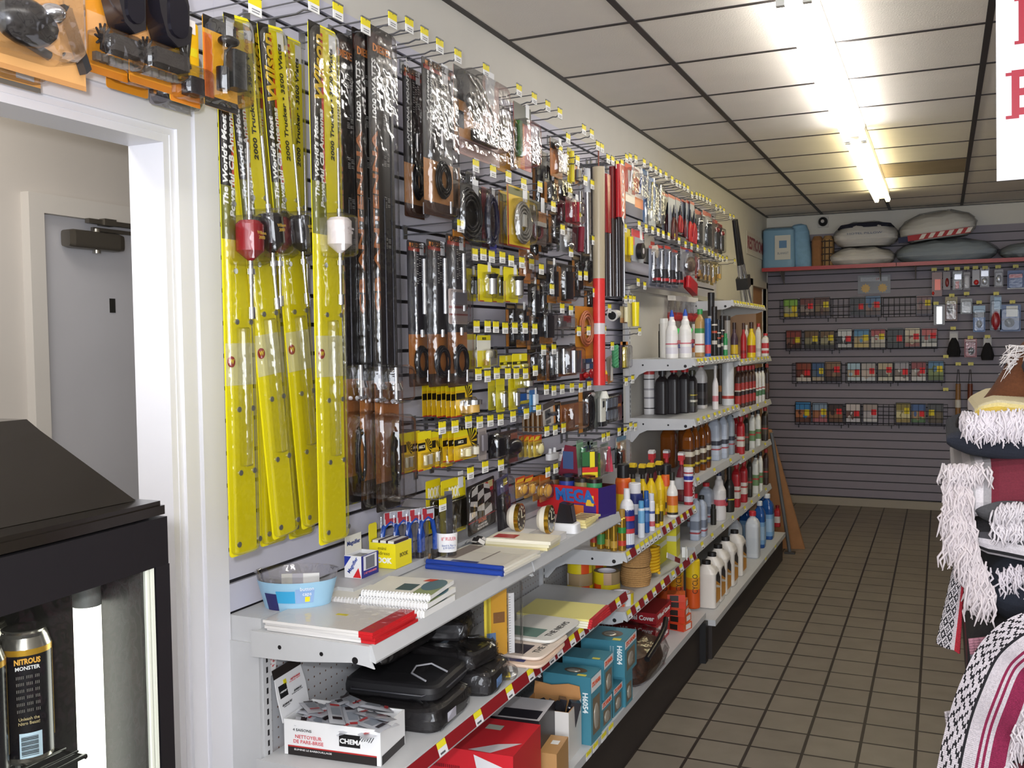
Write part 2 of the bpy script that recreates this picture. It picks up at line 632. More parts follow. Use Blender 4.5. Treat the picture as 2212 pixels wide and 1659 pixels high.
def shelf(x0, x1, y0, y1, z, label, rail=None, tags=(), bracket='straight', zl=0.0):
    t = thing('metal_shelf', label, 'shelf', (0, y0, z), 0, 'grey metal shelves of the wall gondolas')
    L = y1 - y0
    MB().box(x0, x1, 0.004, L - 0.004, -0.014, 0).obj('deck', GRAY, t)
    # front edge: sloped ticket rail
    m = MB()
    m.poly([(x1 - 0.004, 0.002), (x1 - 0.004, -0.032), (x1 + 0.012, -0.038), (x1 + 0.014, -0.033), (x1 + 0.003, 0.002)][::-1], 0.002, L - 0.002, 0, ax='y')
    ob = m.obj('front_rail', GRAY, t)
    if rail:
        for a, b in rail:
            q = MB()
            q.add([(x1 + 0.0155, a, -0.031), (x1 + 0.0155, b, -0.031), (x1 + 0.0055, b, 0.0), (x1 + 0.0055, a, 0.0)], [(0, 1, 2, 3)])
            q.add([(x1 + 0.0145, a, -0.031), (x1 + 0.0145, b, -0.031), (x1 + 0.0045, b, 0.0), (x1 + 0.0045, a, 0.0)], [(3, 2, 1, 0)])
            q.obj('price_strip', RED, t)['label'] = 'dark red price strip'
    for k, (a, wd_) in enumerate(tags):
        q = MB()
        def quad(ya, yb, f0, f1, mi, o=0.0008):
            def pt(y, f):
                return (x1 + 0.016 - 0.0107 * f + o, y, -0.032 + 0.033 * f)
            q.add([pt(ya, f0), pt(yb, f0), pt(yb, f1), pt(ya, f1)], [(0, 1, 2, 3)], mi)
        quad(a, a + wd_, 0, 0.55, 1)
        quad(a, a + wd_, 0.55, 1, 0)
        quad(a + wd_ * 0.15, a + wd_ * 0.7, 0.12, 0.26, 2, 0.0014)
        q.obj('price_label', [YEL, WHT, C('#55555a', 0.6)], t)
    if bracket == 'straight':
        pr = [(x0 - 0.01, -0.004), (x0 - 0.01, -0.055), (x1 - 0.12, -0.055), (x1 - 0.02, -0.05), (x1 + 0.012, -0.062), (x1 + 0.002, -0.03), (x1 - 0.002, -0.004)]
        pr = [(x0 - 0.012, 0.0), (x0 - 0.012, -0.062), (x0 + 0.12, -0.058), (x1 - 0.05, -0.042), (x1 - 0.012, -0.046), (x1 + 0.010, -0.050), (x1 + 0.004, -0.038), (x1 - 0.002, -0.03), (x1 - 0.002, 0.0)]
    else:
        pr = [(x0 - 0.012, 0.0), (x0 - 0.012, -0.125), (x0 + 0.012, -0.125), (x0 + 0.05, -0.08), (x0 + 0.09, -0.062), (x1 - 0.05, -0.055), (x1 - 0.005, -0.04), (x1 - 0.001, 0.0)]
    for y in (0.0, L - 0.004):
        b = MB().poly(pr[::-1], y, y + 0.004, 0)
        if y == 0:
            for hx, hz, hr in ((x0 + 0.07, -0.03, 0.005), (x1 - 0.13, -0.032, 0.005), (x1 - 0.04, -0.036, 0.008)):
                b.cyl((hx, y - 0.0006, hz), (hx, y + 0.0002, hz), hr, n=12, mi=1)
        b.obj('bracket', [GRAY, BLK], t)
    return t


def base_tags(parent, x, ys, z0):
    for y in ys:
        MB().box(x, x + .001, y, y + .05, z0 + .013, z0 + .027).obj('price_label', YEL, parent)
        MB().box(x, x + .001, y, y + .05, z0, z0 + .013).obj('price_label', WHT, parent)


base_tags(ga, 0.5055, (1.18, 1.25, 1.34, 1.42), 0.216)
base_tags(gc, 0.5505, (1.5, 1.9), 0.177)


def rnd_tags(L, n, w, seed, lo=0.02):
    r = random.Random(seed)
    st_ = (L - lo - 0.03) / n
    return [(lo + i * st_ + r.uniform(0, st_ * 0.35), w) for i in range(n)]


shelf(0.118, 0.434, 1.805, 2.715, 0.955, 'top shelf nearest the doorway carrying the paper pads and notebooks')
shelf(0.118, 0.434, 2.720, 3.605, 0.955, 'top shelf carrying the watches and calendar, second from the doorway')
tg = [(0.03 + i * 0.205, 0.045) for i in range(4)] + [(0.80, 0.045)]
shelf(0.116, 0.455, 1.815, 2.715, 0.643, 'red railed lower shelf under the pads, carrying the wiper packets and black bags', [(0.0, 0.89)], tg)
shelf(0.116, 0.455, 2.720, 3.605, 0.643, 'red railed lower shelf carrying the yellow legal pads and newspapers', [(0.0, 0.89)], [(0.06, 0.05), (0.13, 0.05), (0.25, 0.05), (0.34, 0.05), (0.43, 0.05), (0.52, 0.05), (0.75, 0.05)])
shelf(0.116, 0.45, 3.62, 4.815, 0.790, 'upper red and yellow ticketed shelf carrying the spray cans', [(0.06, 0.13), (0.55, 0.60), (0.66, 0.71), (0.80, 0.86), (0.92, 0.98), (1.04, 1.10)],
      [(0.01, 0.045), (0.135, 0.05), (0.20, 0.05), (0.265, 0.05), (0.33, 0.05), (0.395, 0.05), (0.46, 0.05), (0.61, 0.045), (0.72, 0.05), (0.87, 0.045), (0.985, 0.045), (1.12, 0.05)], 'curved')
shelf(0.116, 0.45, 3.62, 4.815, 0.555, 'lower red and yellow ticketed shelf carrying tape rolls and twine', [(0.07, 0.12), (0.18, 0.24), (0.30, 0.37), (0.43, 0.51), (0.57, 0.66), (0.78, 0.84), (0.92, 1.04), (1.12, 1.17)],
      [(0.01, 0.05), (0.125, 0.05), (0.245, 0.05), (0.375, 0.05), (0.515, 0.05), (0.70, 0.05), (0.85, 0.05), (1.06, 0.05)], 'curved')
for z, lb, nt in ((1.525, 'upper shelf of the tall gondola carrying the white oil bottles', 12), (1.22, 'shelf of the tall gondola carrying the black oil jugs', 9), (0.915, 'shelf of the tall gondola carrying the amber oil jugs', 3), (0.565, 'lowest shelf of the tall gondola carrying grey oil bottles', 4)):
    shelf(0.108, 0.44, 4.84, 6.03, z, lb, None, rnd_tags(1.19, nt, 0.055, int(z * 100)), 'curved')
for z, lb, nt in ((1.862, 'highest narrow shelf at the far end with yellow tickets all along', 13), (1.495, 'far end shelf carrying red and yellow additive bottles', 8), (1.18, 'far end shelf carrying red labelled oil quarts', 4), (0.885, 'far end shelf carrying red and white oil quarts', 3), (0.56, 'lowest far end shelf carrying red and white oil quarts', 4)):
    shelf(0.108, 0.44 if z < 1.8 else 0.40, 6.035, 7.225, z, lb, None, rnd_tags(1.19, nt, 0.06, int(z * 100)), 'curved')

# ---------------------------------------------------------------- scan hooks with price tags
WIRE = C('#8d8e92', 0.35, 0.9)


def hook_master():
    t = thing('display_hook', 'x', 'hook', (0, 0, 0))
    MB().tube([(0.0, 0, 0.0), (0.15, 0, 0.0), (0.172, 0, 0.006), (0.185, 0, 0.004), (0.198, 0, 0.014)], 0.0026, 5).box(-0.004, 0.004, -0.012, 0.012, -0.014, 0.03).obj('prong', WIRE, t)
    MB().tube([(0.0, 0, 0.026), (0.19, 0, 0.030), (0.203, 0, 0.032)], 0.002, 5).obj('label_arm', WIRE, t)
    m = MB()
    w = 0.021
    m.box(0.200, 0.2025, -w, w, 0.016, 0.034, 0)
    m.box(0.200, 0.2025, -w, w, -0.004, 0.016, 1)
    m.box(0.2025, 0.2029, -w * 0.6, w * 0.6, 0.0005, 0.003, 2).box(0.2025, 0.2029, -w * 0.6, w * 0.7, 0.006, 0.0085, 2)
    m.box(0.199, 0.204, -w, w, 0.034, 0.038, 3)
    m.obj('price_tag', [C('#f3e021', 0.45), C('#f2f1ee', 0.45), C('#8b8b90', 0.6), WIRE], t)
    return t


HK = hook_master()
hk_first = True


def hooks(desc, pts, start='left'):
    global hk_first
    for i, (y, z) in enumerate(pts):
        lb = 'yellow-tagged hook, %s from left %s' % (ORD[i], desc)
        grp = 'steel display hooks with price tags on the left slatwall'
        sc_ = (0.021, y, z - 0.016)
        if hk_first:
            HK.location = sc_
            tag(HK, lb, 'hook', grp)
            hk_first = False
        else:
            dup(HK, sc_, None, lb, grp)


hooks('in the top row above the antennas', [(1.73, 2.36), (1.948, 2.432), (2.049, 2.444), (2.175, 2.445), (2.311, 2.5), (2.402, 2.512), (2.489, 2.511), (2.582, 2.504), (2.7, 2.505), (2.902, 2.511)])
hooks('in the top row between antenna kits and red tubes', [(3.172, 2.509), (3.312, 2.511), (3.445, 2.512), (3.571, 2.511), (3.849, 2.502), (3.948, 2.502), (4.026, 2.467), (4.083, 2.467), (4.166, 2.434), (4.233, 2.437), (4.301, 2.429), (4.372, 2.445), (4.446, 2.482), (4.506, 2.495), (4.598, 2.503)])
hooks('in the top row above the pliers', [(4.743, 2.509), (4.861, 2.509), (4.958, 2.508), (5.049, 2.505), (5.162, 2.509), (5.29, 2.506), (5.392, 2.503), (5.466, 2.505), (5.563, 2.506), (5.653, 2.505), (5.756, 2.486), (5.876, 2.497), (5.962, 2.502), (6.051, 2.505), (6.155, 2.504), (6.249, 2.504), (6.431, 2.494), (6.563, 2.5), (6.684, 2.496), (6.89, 2.484), (7.023, 2.489)])
hooks('in the row over the screwdriver cards', [(4.645, 2.19), (4.767, 2.187), (4.887, 2.189), (4.995, 2.19), (5.097, 2.188), (5.212, 2.189), (5.323, 2.197), (5.437, 2.184), (5.589, 2.176), (5.737, 2.178), (5.893, 2.182), (6.083, 2.183), (6.216, 2.182), (6.312, 2.178), (6.41, 2.17), (6.542, 2.171), (6.632, 2.168), (6.772, 2.175), (7.051, 2.178)])
hooks('in the row over the coiled cables', [(2.815, 2.189), (2.945, 2.191), (3.07, 2.191), (3.203, 2.187), (3.356, 2.197), (3.571, 2.366), (3.661, 2.431), (3.766, 2.361), (3.86, 2.293), (3.948, 2.289), (3.675, 2.219), (3.49, 2.141), (3.776, 2.134)])
hooks('in the row over the yellow tube packs', [(2.701, 1.986), (2.796, 1.906), (2.861, 1.911), (2.925, 1.908), (3.01, 1.912), (3.084, 1.906), (3.177, 1.906), (3.266, 1.907), (3.36, 1.894), (3.587, 2.063), (3.679, 1.983), (3.959, 2.054), (4.046, 2.056), (3.78, 1.894), (3.854, 1.898), (3.466, 1.825), (3.965, 1.831)])
hooks('in the row under the bare slats', [(2.801, 1.676), (2.885, 1.677), (2.95, 1.676), (3.025, 1.673), (3.108, 1.674), (3.199, 1.674), (3.29, 1.672), (3.573, 1.754), (3.671, 1.749), (3.762, 1.665), (3.882, 1.668), (4.092, 1.669), (4.412, 1.819), (4.487, 1.821), (4.548, 1.821), (4.639, 1.667), (4.621, 1.91), (4.735, 1.897)])
hooks('in the row over the yellow fuse stack', [(2.81, 1.523), (2.879, 1.514), (2.952, 1.521), (3.043, 1.517), (3.115, 1.515), (3.198, 1.512), (3.289, 1.519), (3.373, 1.594), (3.478, 1.595), (3.992, 1.514), (4.202, 1.6), (3.396, 1.444), (3.473, 1.436), (3.563, 1.437), (3.673, 1.437), (3.777, 1.432), (3.881, 1.435), (4.409, 1.43), (4.514, 1.436)])
hooks('in the row over the small yellow fuse cards', [(2.557, 1.372), (2.641, 1.369), (2.734, 1.375), (2.815, 1.368), (2.896, 1.366), (2.977, 1.363), (3.082, 1.366), (3.201, 1.367), (3.316, 1.372), (3.396, 1.286), (3.483, 1.283), (3.573, 1.283), (4.065, 1.197), (4.13, 1.197), (4.294, 1.203), (4.388, 1.196), (4.478, 1.211), (4.555, 1.202)])
hooks('in the lowest row above the address books', [(4.414, 2.153), (4.166, 1.769), (2.552, 1.141), (2.742, 1.212), (2.851, 1.218), (2.975, 1.209), (3.401, 1.13), (3.483, 1.134)])

# ---------------------------------------------------------------- carded goods hanging on the left wall
BLI = clear()
BLI2 = clear('clear_blister', (0.95, 0.95, 0.96), 0.10, 0.05)


def coil(m, cx, cz, rx, rz, n, r, mi, y=-0.01, gap=0.0):
    for k in range(n):
        f = 1 - k * 0.09
        pts = []
        for i in range(14):
            a = 2 * PI * i / 14
            pts.append((cx + rx * f * math.cos(a), y - (k % 2) * r * 1.2 - gap * k, cz + rz * f * math.sin(a)))
        m.tube(pts, r, 5, mi, True)


def blister(m, x0, x1, z0, z1, d, mi=0):
    r = min(x1 - x0, z1 - z0) * 0.18
    o = roundrect(x0, x1, z0, z1, r)
    k = min(0.006, d * 0.4)
    i = roundrect(x0 + k, x1 - k, z0 + k, z1 - k, max(r - k, 0.001))
    n = len(o)
    vs = [(p[0], -0.0015, p[1]) for p in o] + [(p[0], -d * 0.8, p[1]) for p in [(a + (b - a) * 0.5) if False else a for a, b in zip(o, i)]] + [(p[0], -d, p[1]) for p in i]
    fs = []
    for q in range(2):
        fs += [(q * n + j, q * n + (j + 1) % n, (q + 1) * n + (j + 1) % n, (q + 1) * n + j) for j in range(n)]
    m.add(vs, fs, mi, True)
    m.add(vs[2 * n:], [tuple(range(n))], mi)


def card(t, w, h, col, bands=(), r=0.006, th=0.0016, hole=True, mat=None):
    """printed card; bands are (x0,x1,z0,z1,colour) in fractions of the card"""
    cols = [col]
    m = MB()
    m.poly(roundrect(-w / 2, w / 2, -h, 0.0, min(r, w * 0.2)), 0, th, 0)
    for k, b in enumerate(bands):
        if b[4] not in cols:
            cols.append(b[4])
        x0, x1 = -w / 2 + b[0] * w, -w / 2 + b[1] * w
        z0, z1 = -h + b[2] * h, -h + b[3] * h
        y = -0.0002 - 0.00012 * k
        sk = b[5] * w if len(b) > 5 else 0
        m.add([(x0, y, z0), (x1, y, z0), (x1 + sk, y, z1), (x0 + sk, y, z1)], [(0, 1, 2, 3)], cols.index(b[4]))
    return m.obj('card', [C(c, 0.32) for c in cols], t)


def sticker(t, w, h, x=0.28, z=-0.06):
    sw = max(0.012, w * 0.2)
    MB().box(x * w - sw / 2, x * w + sw / 2, -0.0022, -0.0010, z * h - sw * 0.8, z * h + sw * 0.8).obj('price_sticker', WHT, t)


def put(t, rect, X, tilt=0, swing=0):
    t.location = (X, rect[0], rect[1])
    t.rotation_euler = Euler((0, tilt, 0)).to_quaternion().to_matrix().to_euler()
    M = Matrix.Rotation(PI / 2 + swing, 3, 'Z') @ Matrix.Rotation(tilt, 3, 'Y')
    t.rotation_euler = M.to_euler()


def row(t, rect, X, n, dx, lab, grp, tilt=0):
    """copies of a carded thing behind it on the same hook"""
    t['group'] = grp
    rr = random.Random(lab)
    for k in range(1, n):
        dup(t, (X - k * dx, rect[0] + rr.uniform(-0.002, 0.002), rect[1] - rr.uniform(0, 0.004)), None, lab % ORD[k], grp, rot=t.rotation_euler.copy())


# --- generic builder --------------------------------------------------------
def pack(name, label, cat, rect, X, col, bands=(), prod=(), bl=(), txt=(), stick=True, n=1, dx=0.012, lab=None, grp=None, tilt=0, swing=0):
    y, z, w, h = rect
    t = thing(name, label, cat)
    put(t, rect, X, tilt, swing)
    card(t, w, h, col, bands)
    for p in prod:
        k, nm = p[0], p[1]
        m = MB()
        fx = lambda v: -w / 2 + v * w
        fz = lambda v: -h + v * h
        if k == 'coil':
            _, _, cx, cz, rx, rz, c, nn, r = p
            coil(m, fx(cx), fz(cz), rx * w, rz * h, nn, r, 0, -0.004 - r)
            mt = C(c, 0.35)
        elif k == 'cyl':
            _, _, cx, z0, z1, r, c = p[:7]
            m.cyl((fx(cx), -r * w - 0.002, fz(z0)), (fx(cx), -r * w - 0.002, fz(z1)), r * w, n=14)
            mt = CHROME() if c == 'chrome' else C(c, 0.3)
        elif k == 'cone':
            _, _, cx, z0, z1, ra, rb, c = p
            m.cyl((fx(cx), -max(ra, rb) * w - 0.002, fz(z0)), (fx(cx), -max(ra, rb) * w - 0.002, fz(z1)), ra * w, rb * w, n=14)
            mt = CHROME() if c == 'chrome' else C(c, 0.3)
        elif k == 'box':
            _, _, x0, x1, z0, z1, d, c = p
            m.loft([(fz(z0), (x1 - x0) * w / 2, d / 2, 6), (fz(z1), (x1 - x0) * w / 2, d / 2, 6)], 16)
            m.xf(Matrix.Translation(((fx(x0) + fx(x1)) / 2, -d / 2 - 0.002, 0)))
            mt = CHROME() if c == 'chrome' else C(c, 0.3)
        elif k == 'ball':
            _, _, cx, cz, rx, rz, d, c = p
            m.ball((fx(cx), -d - 0.002, fz(cz)), rx * w, d, rz * h)
            mt = CHROME() if c == 'chrome' else C(c, 0.25)
        elif k == 'bar':
            _, _, xa, za, xb, zb, r, c = p
            m.cyl((fx(xa), -r - 0.003, fz(za)), (fx(xb), -r - 0.003, fz(zb)), r, n=8)
            mt = CHROME() if c == 'chrome' else C(c, 0.3)
        m.obj(nm, mt, t)
    for b in bl:
        m = MB()
        blister(m, -w / 2 + b[0] * w, -w / 2 + b[1] * w, -h + b[2] * h, -h + b[3] * h, b[4])
        m.obj('clear_blister', BLI2, t)
    for s_ in txt:
        st_, cx, cz, sz, c, ang = s_[:6]
        text(st_, sz, C(c, 0.5), t, (-w / 2 + cx * w, -0.0012, -h + cz * h), ang=ang, bold=0.02, w=s_[6] if len(s_) > 6 else None)
    if stick:
        sticker(t, w, h)
    if n > 1:
        row(t, rect, X, n, dx, lab, grp, tilt)
    return t


# --- CB antennas ------------------------------------------------------------
def antenna(rect, X, coilc, label, tilt=0, front=True, ctxt='#d9b24a'):
    y, z, w, h = rect
    t = thing('carded_antenna', label, 'antenna', group='yellow carded antennas beside the doorway')
    put(t, rect, X, tilt)
    Y1 = '#f2e418'
    card(t, w, h, Y1, [(0.0, 0.42, 0.70, 1.0, '#17130f'), (0.42, 0.50, 0.70, 0.985, '#d3301f'), (0.0, 0.52, 0.60, 0.70, '#7a7a20', 0), (0.02, 1, 0.325, 0.405, '#e9e3a0'), (0.72, 0.98, 0.955, 0.99, '#efefef')], r=0.008)
    zc = -h * 0.395
    cm = MB().lathe([(0.004, zc - 0.052), (0.030, zc - 0.030), (0.030, zc + 0.026), (0.022, zc + 0.034), (0.006, zc + 0.037)], 18)
    cm.xf(Matrix.Translation((0.006, -0.033, 0)))
    cm.obj('load_coil', GLOSS(coilc), t)
    ms = MB()
    ms.cyl((0.006, -0.033, zc + 0.036), (0.006, -0.033, zc + 0.20), 0.0032, n=8).cyl((0.006, -0.033, zc + 0.036), (0.006, -0.033, zc + 0.055), 0.006, n=8)
    ms.cyl((0.006, -0.033, zc + 0.04), (0.006, -0.033, zc - 0.10), 0.0055, n=8).cyl((0.006, -0.033, zc - 0.068), (0.006, -0.033, zc - 0.080), 0.009, n=6)
    ms.cyl((0.006, -0.033, zc - 0.10), (0.006, -0.033, zc - 0.165), 0.004, n=8).cyl((0.006, -0.033, zc - 0.150), (0.006, -0.033, zc - 0.175), 0.0075, n=6)
    ms.obj('mast', CHROME(), t)
    bl = MB()
    blister(bl, -w / 2 + 0.002, w / 2 - 0.002, -h + 0.004, -0.01, 0.014)
    bl.obj('clear_blister', BLI, t)
    rb = MB()
    blister(rb, -0.006, 0.018, -h * 0.83, -h * 0.565, 0.022)
    blister(rb, -0.028, 0.042, zc - 0.06, zc + 0.045, 0.066)
    rb.obj('blister_bump', BLI, t)
    for fz_ in (0.335, 0.46, 0.555, 0.72, 0.84, 0.975):
        for sx in (-0.24, 0.27):
            if fz_ > 0.9:
                sx *= 1.5
            MB().cyl((sx * w, -0.0145, -h * fz_), (sx * w, -0.017, -h * fz_), 0.0062, n=10).obj('rivet', C('#9a9a94', 0.3, 0.8), t)
    text('Wilson', 0.052, '#e8c21c', t, (-0.16 * w, -0.0022, -h * 0.085), w=0.155, ang=PI / 2, bold=0.03, shear=0.2)
    text("The World's Most\nPowerful CB Antennas", 0.021, '#f4f4ee', t, (-0.22 * w, -0.0022, -h * 0.255), ang=PI / 2, bold=0.03, shear=0.15, w=0.235)
    text('2000 Trucker \u2022 3500 Watts', 0.019, '#20201a', t, (0.27 * w, -0.0022, -h * 0.145), ang=PI / 2, bold=0.02, shear=0.1, w=0.27)
    if front:
        b = MB().cyl((-0.3 * w, -0.0015, -h * 0.63), (-0.3 * w, -0.0028, -h * 0.63), 0.012, n=16)
        b.obj('badge', C('#9b2a26', 0.5), t)
        text('W', 0.014, '#e9cf3a', t, (-0.3 * w, -0.0034, -h * 0.63), bold=0.03)
        text('Wilson\n2000', 0.010, ctxt, t, (0.008, -0.0635, zc + 0.002), bold=0.01)
    return t


antenna((1.674, 2.305, 0.089, 1.134), .20, '#8f1a22', 'yellow carded antenna with red coil, nearest the doorway')
antenna((1.879, 2.377, 0.095, 1.229), .12, '#8f1a22', 'upright yellow carded antenna hanging behind the crossed leaning ones, red coil half hidden', 0.0, False)
antenna((1.688, 2.33, 0.084, 1.15), .205, '#1b1718', 'yellow carded antenna leaning, black coil, second coil from the doorway', -0.108)
antenna((2.015, 2.39, 0.096, 1.252), .10, '#1b1718', 'upright yellow carded antenna at the back, its top text between the leaning ones', 0.0, False)
antenna((1.868, 2.369, 0.094, 1.201), .155, '#1b1718', 'yellow carded antenna leaning behind the white coil one, black coil', -0.105)
antenna((1.976, 2.388, 0.114, 1.247), .225, '#e6dcd8', 'yellow carded antenna with white coil, rightmost of the yellow ones', 0, True, '#dcd2cf')


def dantenna(rect, X, label):
    y, z, w, h = rect
    t = thing('carded_antenna', label, 'antenna', group='black carded antennas beside the yellow ones')
    put(t, rect, X)
    card(t, w, h, '#221d1c', [(0.0, 1.0, 0.02, 0.27, '#b8733a'), (0, 1, 0.02, 0.06, '#43260f'), (0.02, 0.98, 0.955, 0.985, '#3a1a14'), (0.06, 0.4, 0.40, 0.80, '#2b211c')])
    bl = MB()
    blister(bl, -w / 2 + 0.003, w / 2 - 0.003, -h + 0.004, -0.01, 0.02)
    bl.obj('clear_blister', BLI, t)
    b2 = MB()
    blister(b2, -w * 0.46, w * 0.52, -h * 0.775, -h * 0.695, 0.055)
    blister(b2, -w * 0.3, w * 0.52, -h * 0.98, -h * 0.80, 0.055)
    b2.obj('blister_bump', BLI2, t)
    m = MB()
    coil(m, 0.1 * w, -h * 0.895, 0.019, 0.075, 5, 0.0042, 0, -0.016)
    m.obj('coiled_cable', C('#17151a', 0.4), t)
    m = MB().cyl((0, -0.03, -h * 0.775), (0, -0.03, -h * 0.70), 0.007, n=10).cyl((0, -0.03, -h * 0.748), (0, -0.03, -h * 0.733), 0.019, 0.012, n=12).cyl((-0.02, -0.03, -h * 0.77), (0.02, -0.03, -h * 0.77), 0.006, n=8)
    m.obj('mount_fitting', CHROME(), t)
    MB().cyl((w * 0.2, -0.012, -h * 0.70), (w * 0.2, -0.012, -h * 0.08), 0.0028, n=6).cyl((-w * 0.1, -0.012, -h * 0.70), (-w * 0.1, -0.012, -h * 0.35), 0.0035, n=6).obj('whip_rod', C('#3d3d42', 0.25, 0.7), t)
    text('DIESEL', 0.028, '#e58a3c', t, (0.03 * w, -0.0022, -h * 0.045), bold=0.02, w=w * 0.72)
    text('1000 WATTS', 0.026, '#f0efe9', t, (-0.30 * w, -0.0022, -h * 0.13), ang=PI / 2, bold=0.02, w=0.155)
    text('CB ANTENNA', 0.036, '#a8622e', t, (-0.30 * w, -0.0022, -h * 0.40), ang=PI / 2, bold=0.03, w=0.48)
    for k in range(5):
        text('IIII II\nII III', 0.016, '#b9b6b0', t, (0.16 * w, -0.0022, -h * (0.10 + 0.085 * k)), ang=PI / 2, w=0.028)
    return t


dantenna((2.153, 2.427, 0.113, 1.224), .17, 'black carded antenna next to the yellow ones, coiled cable at its foot')
dantenna((2.215, 2.446, 0.11, 1.26), .19, 'black carded antenna in the middle of the three')
dantenna((2.256, 2.462, 0.124, 1.288), .215, 'black carded antenna, rightmost of the three, with white edge')


def kit(rect, X, label, grp, cent='chrome', topc='#241f1e', botc='#cc9058', txt=None, coilshape=True, bl=True):
    y, z, w, h = rect
    t = thing('antenna_kit', label, 'antenna kit', group=grp)
    put(t, rect, X)
    card(t, w, h, topc, [(0, 1, 0, 0.36, botc), (0, 1, 0, 0.09, '#4a2f22'), (0.05, 0.95, 0.93, 0.955, '#a83a2a'), (0.1, 0.85, 0.955, 0.985, '#d98d4e')])
    b = MB()
    blister(b, -w / 2 + 0.002, w / 2 - 0.002, -h + 0.003, -0.012, 0.028)
    b.obj('clear_blister', BLI, t)
    m = MB()
    if cent == 'clamp':
        m.cyl((0.0, -0.014, -h * 0.56), (0.0, -0.014, -h * 0.44), 0.010, n=8).cyl((0.012, -0.014, -h * 0.50), (0.016, -0.014, -h * 0.43), 0.007, n=8)
        m.tube([(-0.012, -0.014, -h * 0.60), (-0.014, -0.014, -h * 0.55), (0.004, -0.014, -h * 0.53), (0.02, -0.014, -h * 0.56), (0.016, -0.014, -h * 0.61)], 0.004, 6)
    else:
        m.cyl((w * 0.16, -0.014, -h * 0.50), (w * 0.16, -0.014, -h * 0.12), 0.009, n=12).cyl((w * 0.16, -0.014, -h * 0.31), (w * 0.16, -0.014, -h * 0.29), 0.0115, n=12)
        m.cyl((0.0, -0.014, -h * 0.66), (0.0, -0.014, -h * 0.61), 0.008, n=8)
    m.obj('mount_fitting', CHROME(), t)
    m = MB()
    if cent == 'clamp':
        coil(m, w * 0.08, -h * 0.755, w * 0.24, h * 0.12, 6, 0.004, 0, -0.008)
    else:
        coil(m, w * 0.05, -h * 0.83, w * 0.33, h * 0.105, 4, 0.0045, 0, -0.008)
    m.obj('coiled_cable', C('#15151a', 0.35), t)
    m = MB().cyl((w * 0.25, -0.015, -h * 0.97), (w * 0.25, -0.015, -h * 0.89), 0.006, n=10)
    m.obj('plug', CHROME(), t)
    if txt:
        text(txt[0], 0.02, '#eceae4', t, (-0.28 * w, -0.0022, -h * 0.24), ang=PI / 2, bold=0.02, shear=0.2, w=txt[1])
    for k in range(2):
        text('III III\nIIII\nIII', 0.014, '#b0ada8', t, (0.14 * w, -0.0022, -h * (0.14 + 0.10 * k)), ang=PI / 2, w=0.045)
    text('DIESEL', 0.024, '#f0a860' if False else '#2b1d15', t, (-0.02 * w, -0.0022, -h * 0.03), bold=0.02, w=w * 0.6)
    sticker(t, w, h, 0.25, -0.05)
    return t


kit((2.613, 2.459, 0.12, 0.451), .11, 'black and orange antenna kit behind the front one, top left of the kits', 'antenna mount kits', 'clamp', txt=('ANTENNA MOUNT KIT', 0.26))
kit((2.603, 2.461, 0.186, 0.457), .20, 'black and orange antenna mount kit with shiny clamp, beside the chrome mirror arms', 'antenna mount kits', 'clamp', txt=('TV Antenna\nMirror Mount Kit', 0.22))
for q, (rc, X, lb) in enumerate((((2.531, 1.927, 0.112, 0.431), .16, 'antenna cable kit with silver tube, leftmost of the three lower kits'), ((2.613, 1.935, 0.131, 0.443), .185, 'antenna cable kit with silver tube, middle of the three lower kits'), ((2.71, 1.96, 0.133, 0.473), .20, 'antenna cable kit with white tube, rightmost of the three lower kits'))):
    kit(rc, X, lb, 'antenna cable kits below', 'tube', '#2c2930' if q == 0 else '#3b3839', '#c07a3c')
t = pack('hardware_bag', 'clear bag of small metal parts hanging in front of the lower kits', 'bag', (2.691, 1.79, 0.126, 0.108), .215, '#c9b9b4', [(0, 1, 0.45, 0.52, '#9c3b34'), (0, 1, 0.25, 0.30, '#a85a50')], [('box', 'metal_part', 0.15, 0.8, 0.55, 0.9, 0.012, '#77747a')], [(0.02, 0.98, 0.02, 0.98, 0.016)], stick=False)

# mirror bracket pack with two bent chrome arms
rc = (2.879, 2.489, 0.336, 0.27)
t = pack('mirror_bracket_pack', 'clear pack with two long chrome bent arms and black bracket', 'bracket pack', rc, .20, '#c7a39a', [(0.0, 0.62, 0.45, 1, '#4b4a47'), (0.0, 0.4, 0.2, 0.62, '#d59a62'), (0.02, 0.2, 0.3, 0.5, '#17161a')], [('ball', 'black_bracket', 0.33, 0.62, 0.2, 0.13, 0.02, '#1a1a1c'), ('box', 'black_clamp', 0.3, 0.85, 0.2, 0.33, 0.02, '#1d1b1b')], [(0.02, 0.98, 0.14, 0.98, 0.05), (0.02, 0.98, 0.02, 0.14, 0.03)])
w, h = rc[2], rc[3]
for s in (0, 1):
    MB().tube([(-w * (0.38 - 0.18 * s), -0.03, -h * 0.10), (-w * (0.22 - 0.16 * s), -0.035, -h * 0.22), (w * (0.16 + 0.1 * s), -0.035, -h * 0.62), (w * (0.18 + 0.1 * s), -0.035, -h * 0.7), (w * 0.02, -0.035, -h * 0.8)], 0.0045, 8).obj('chrome_arm', CHROME(), t)

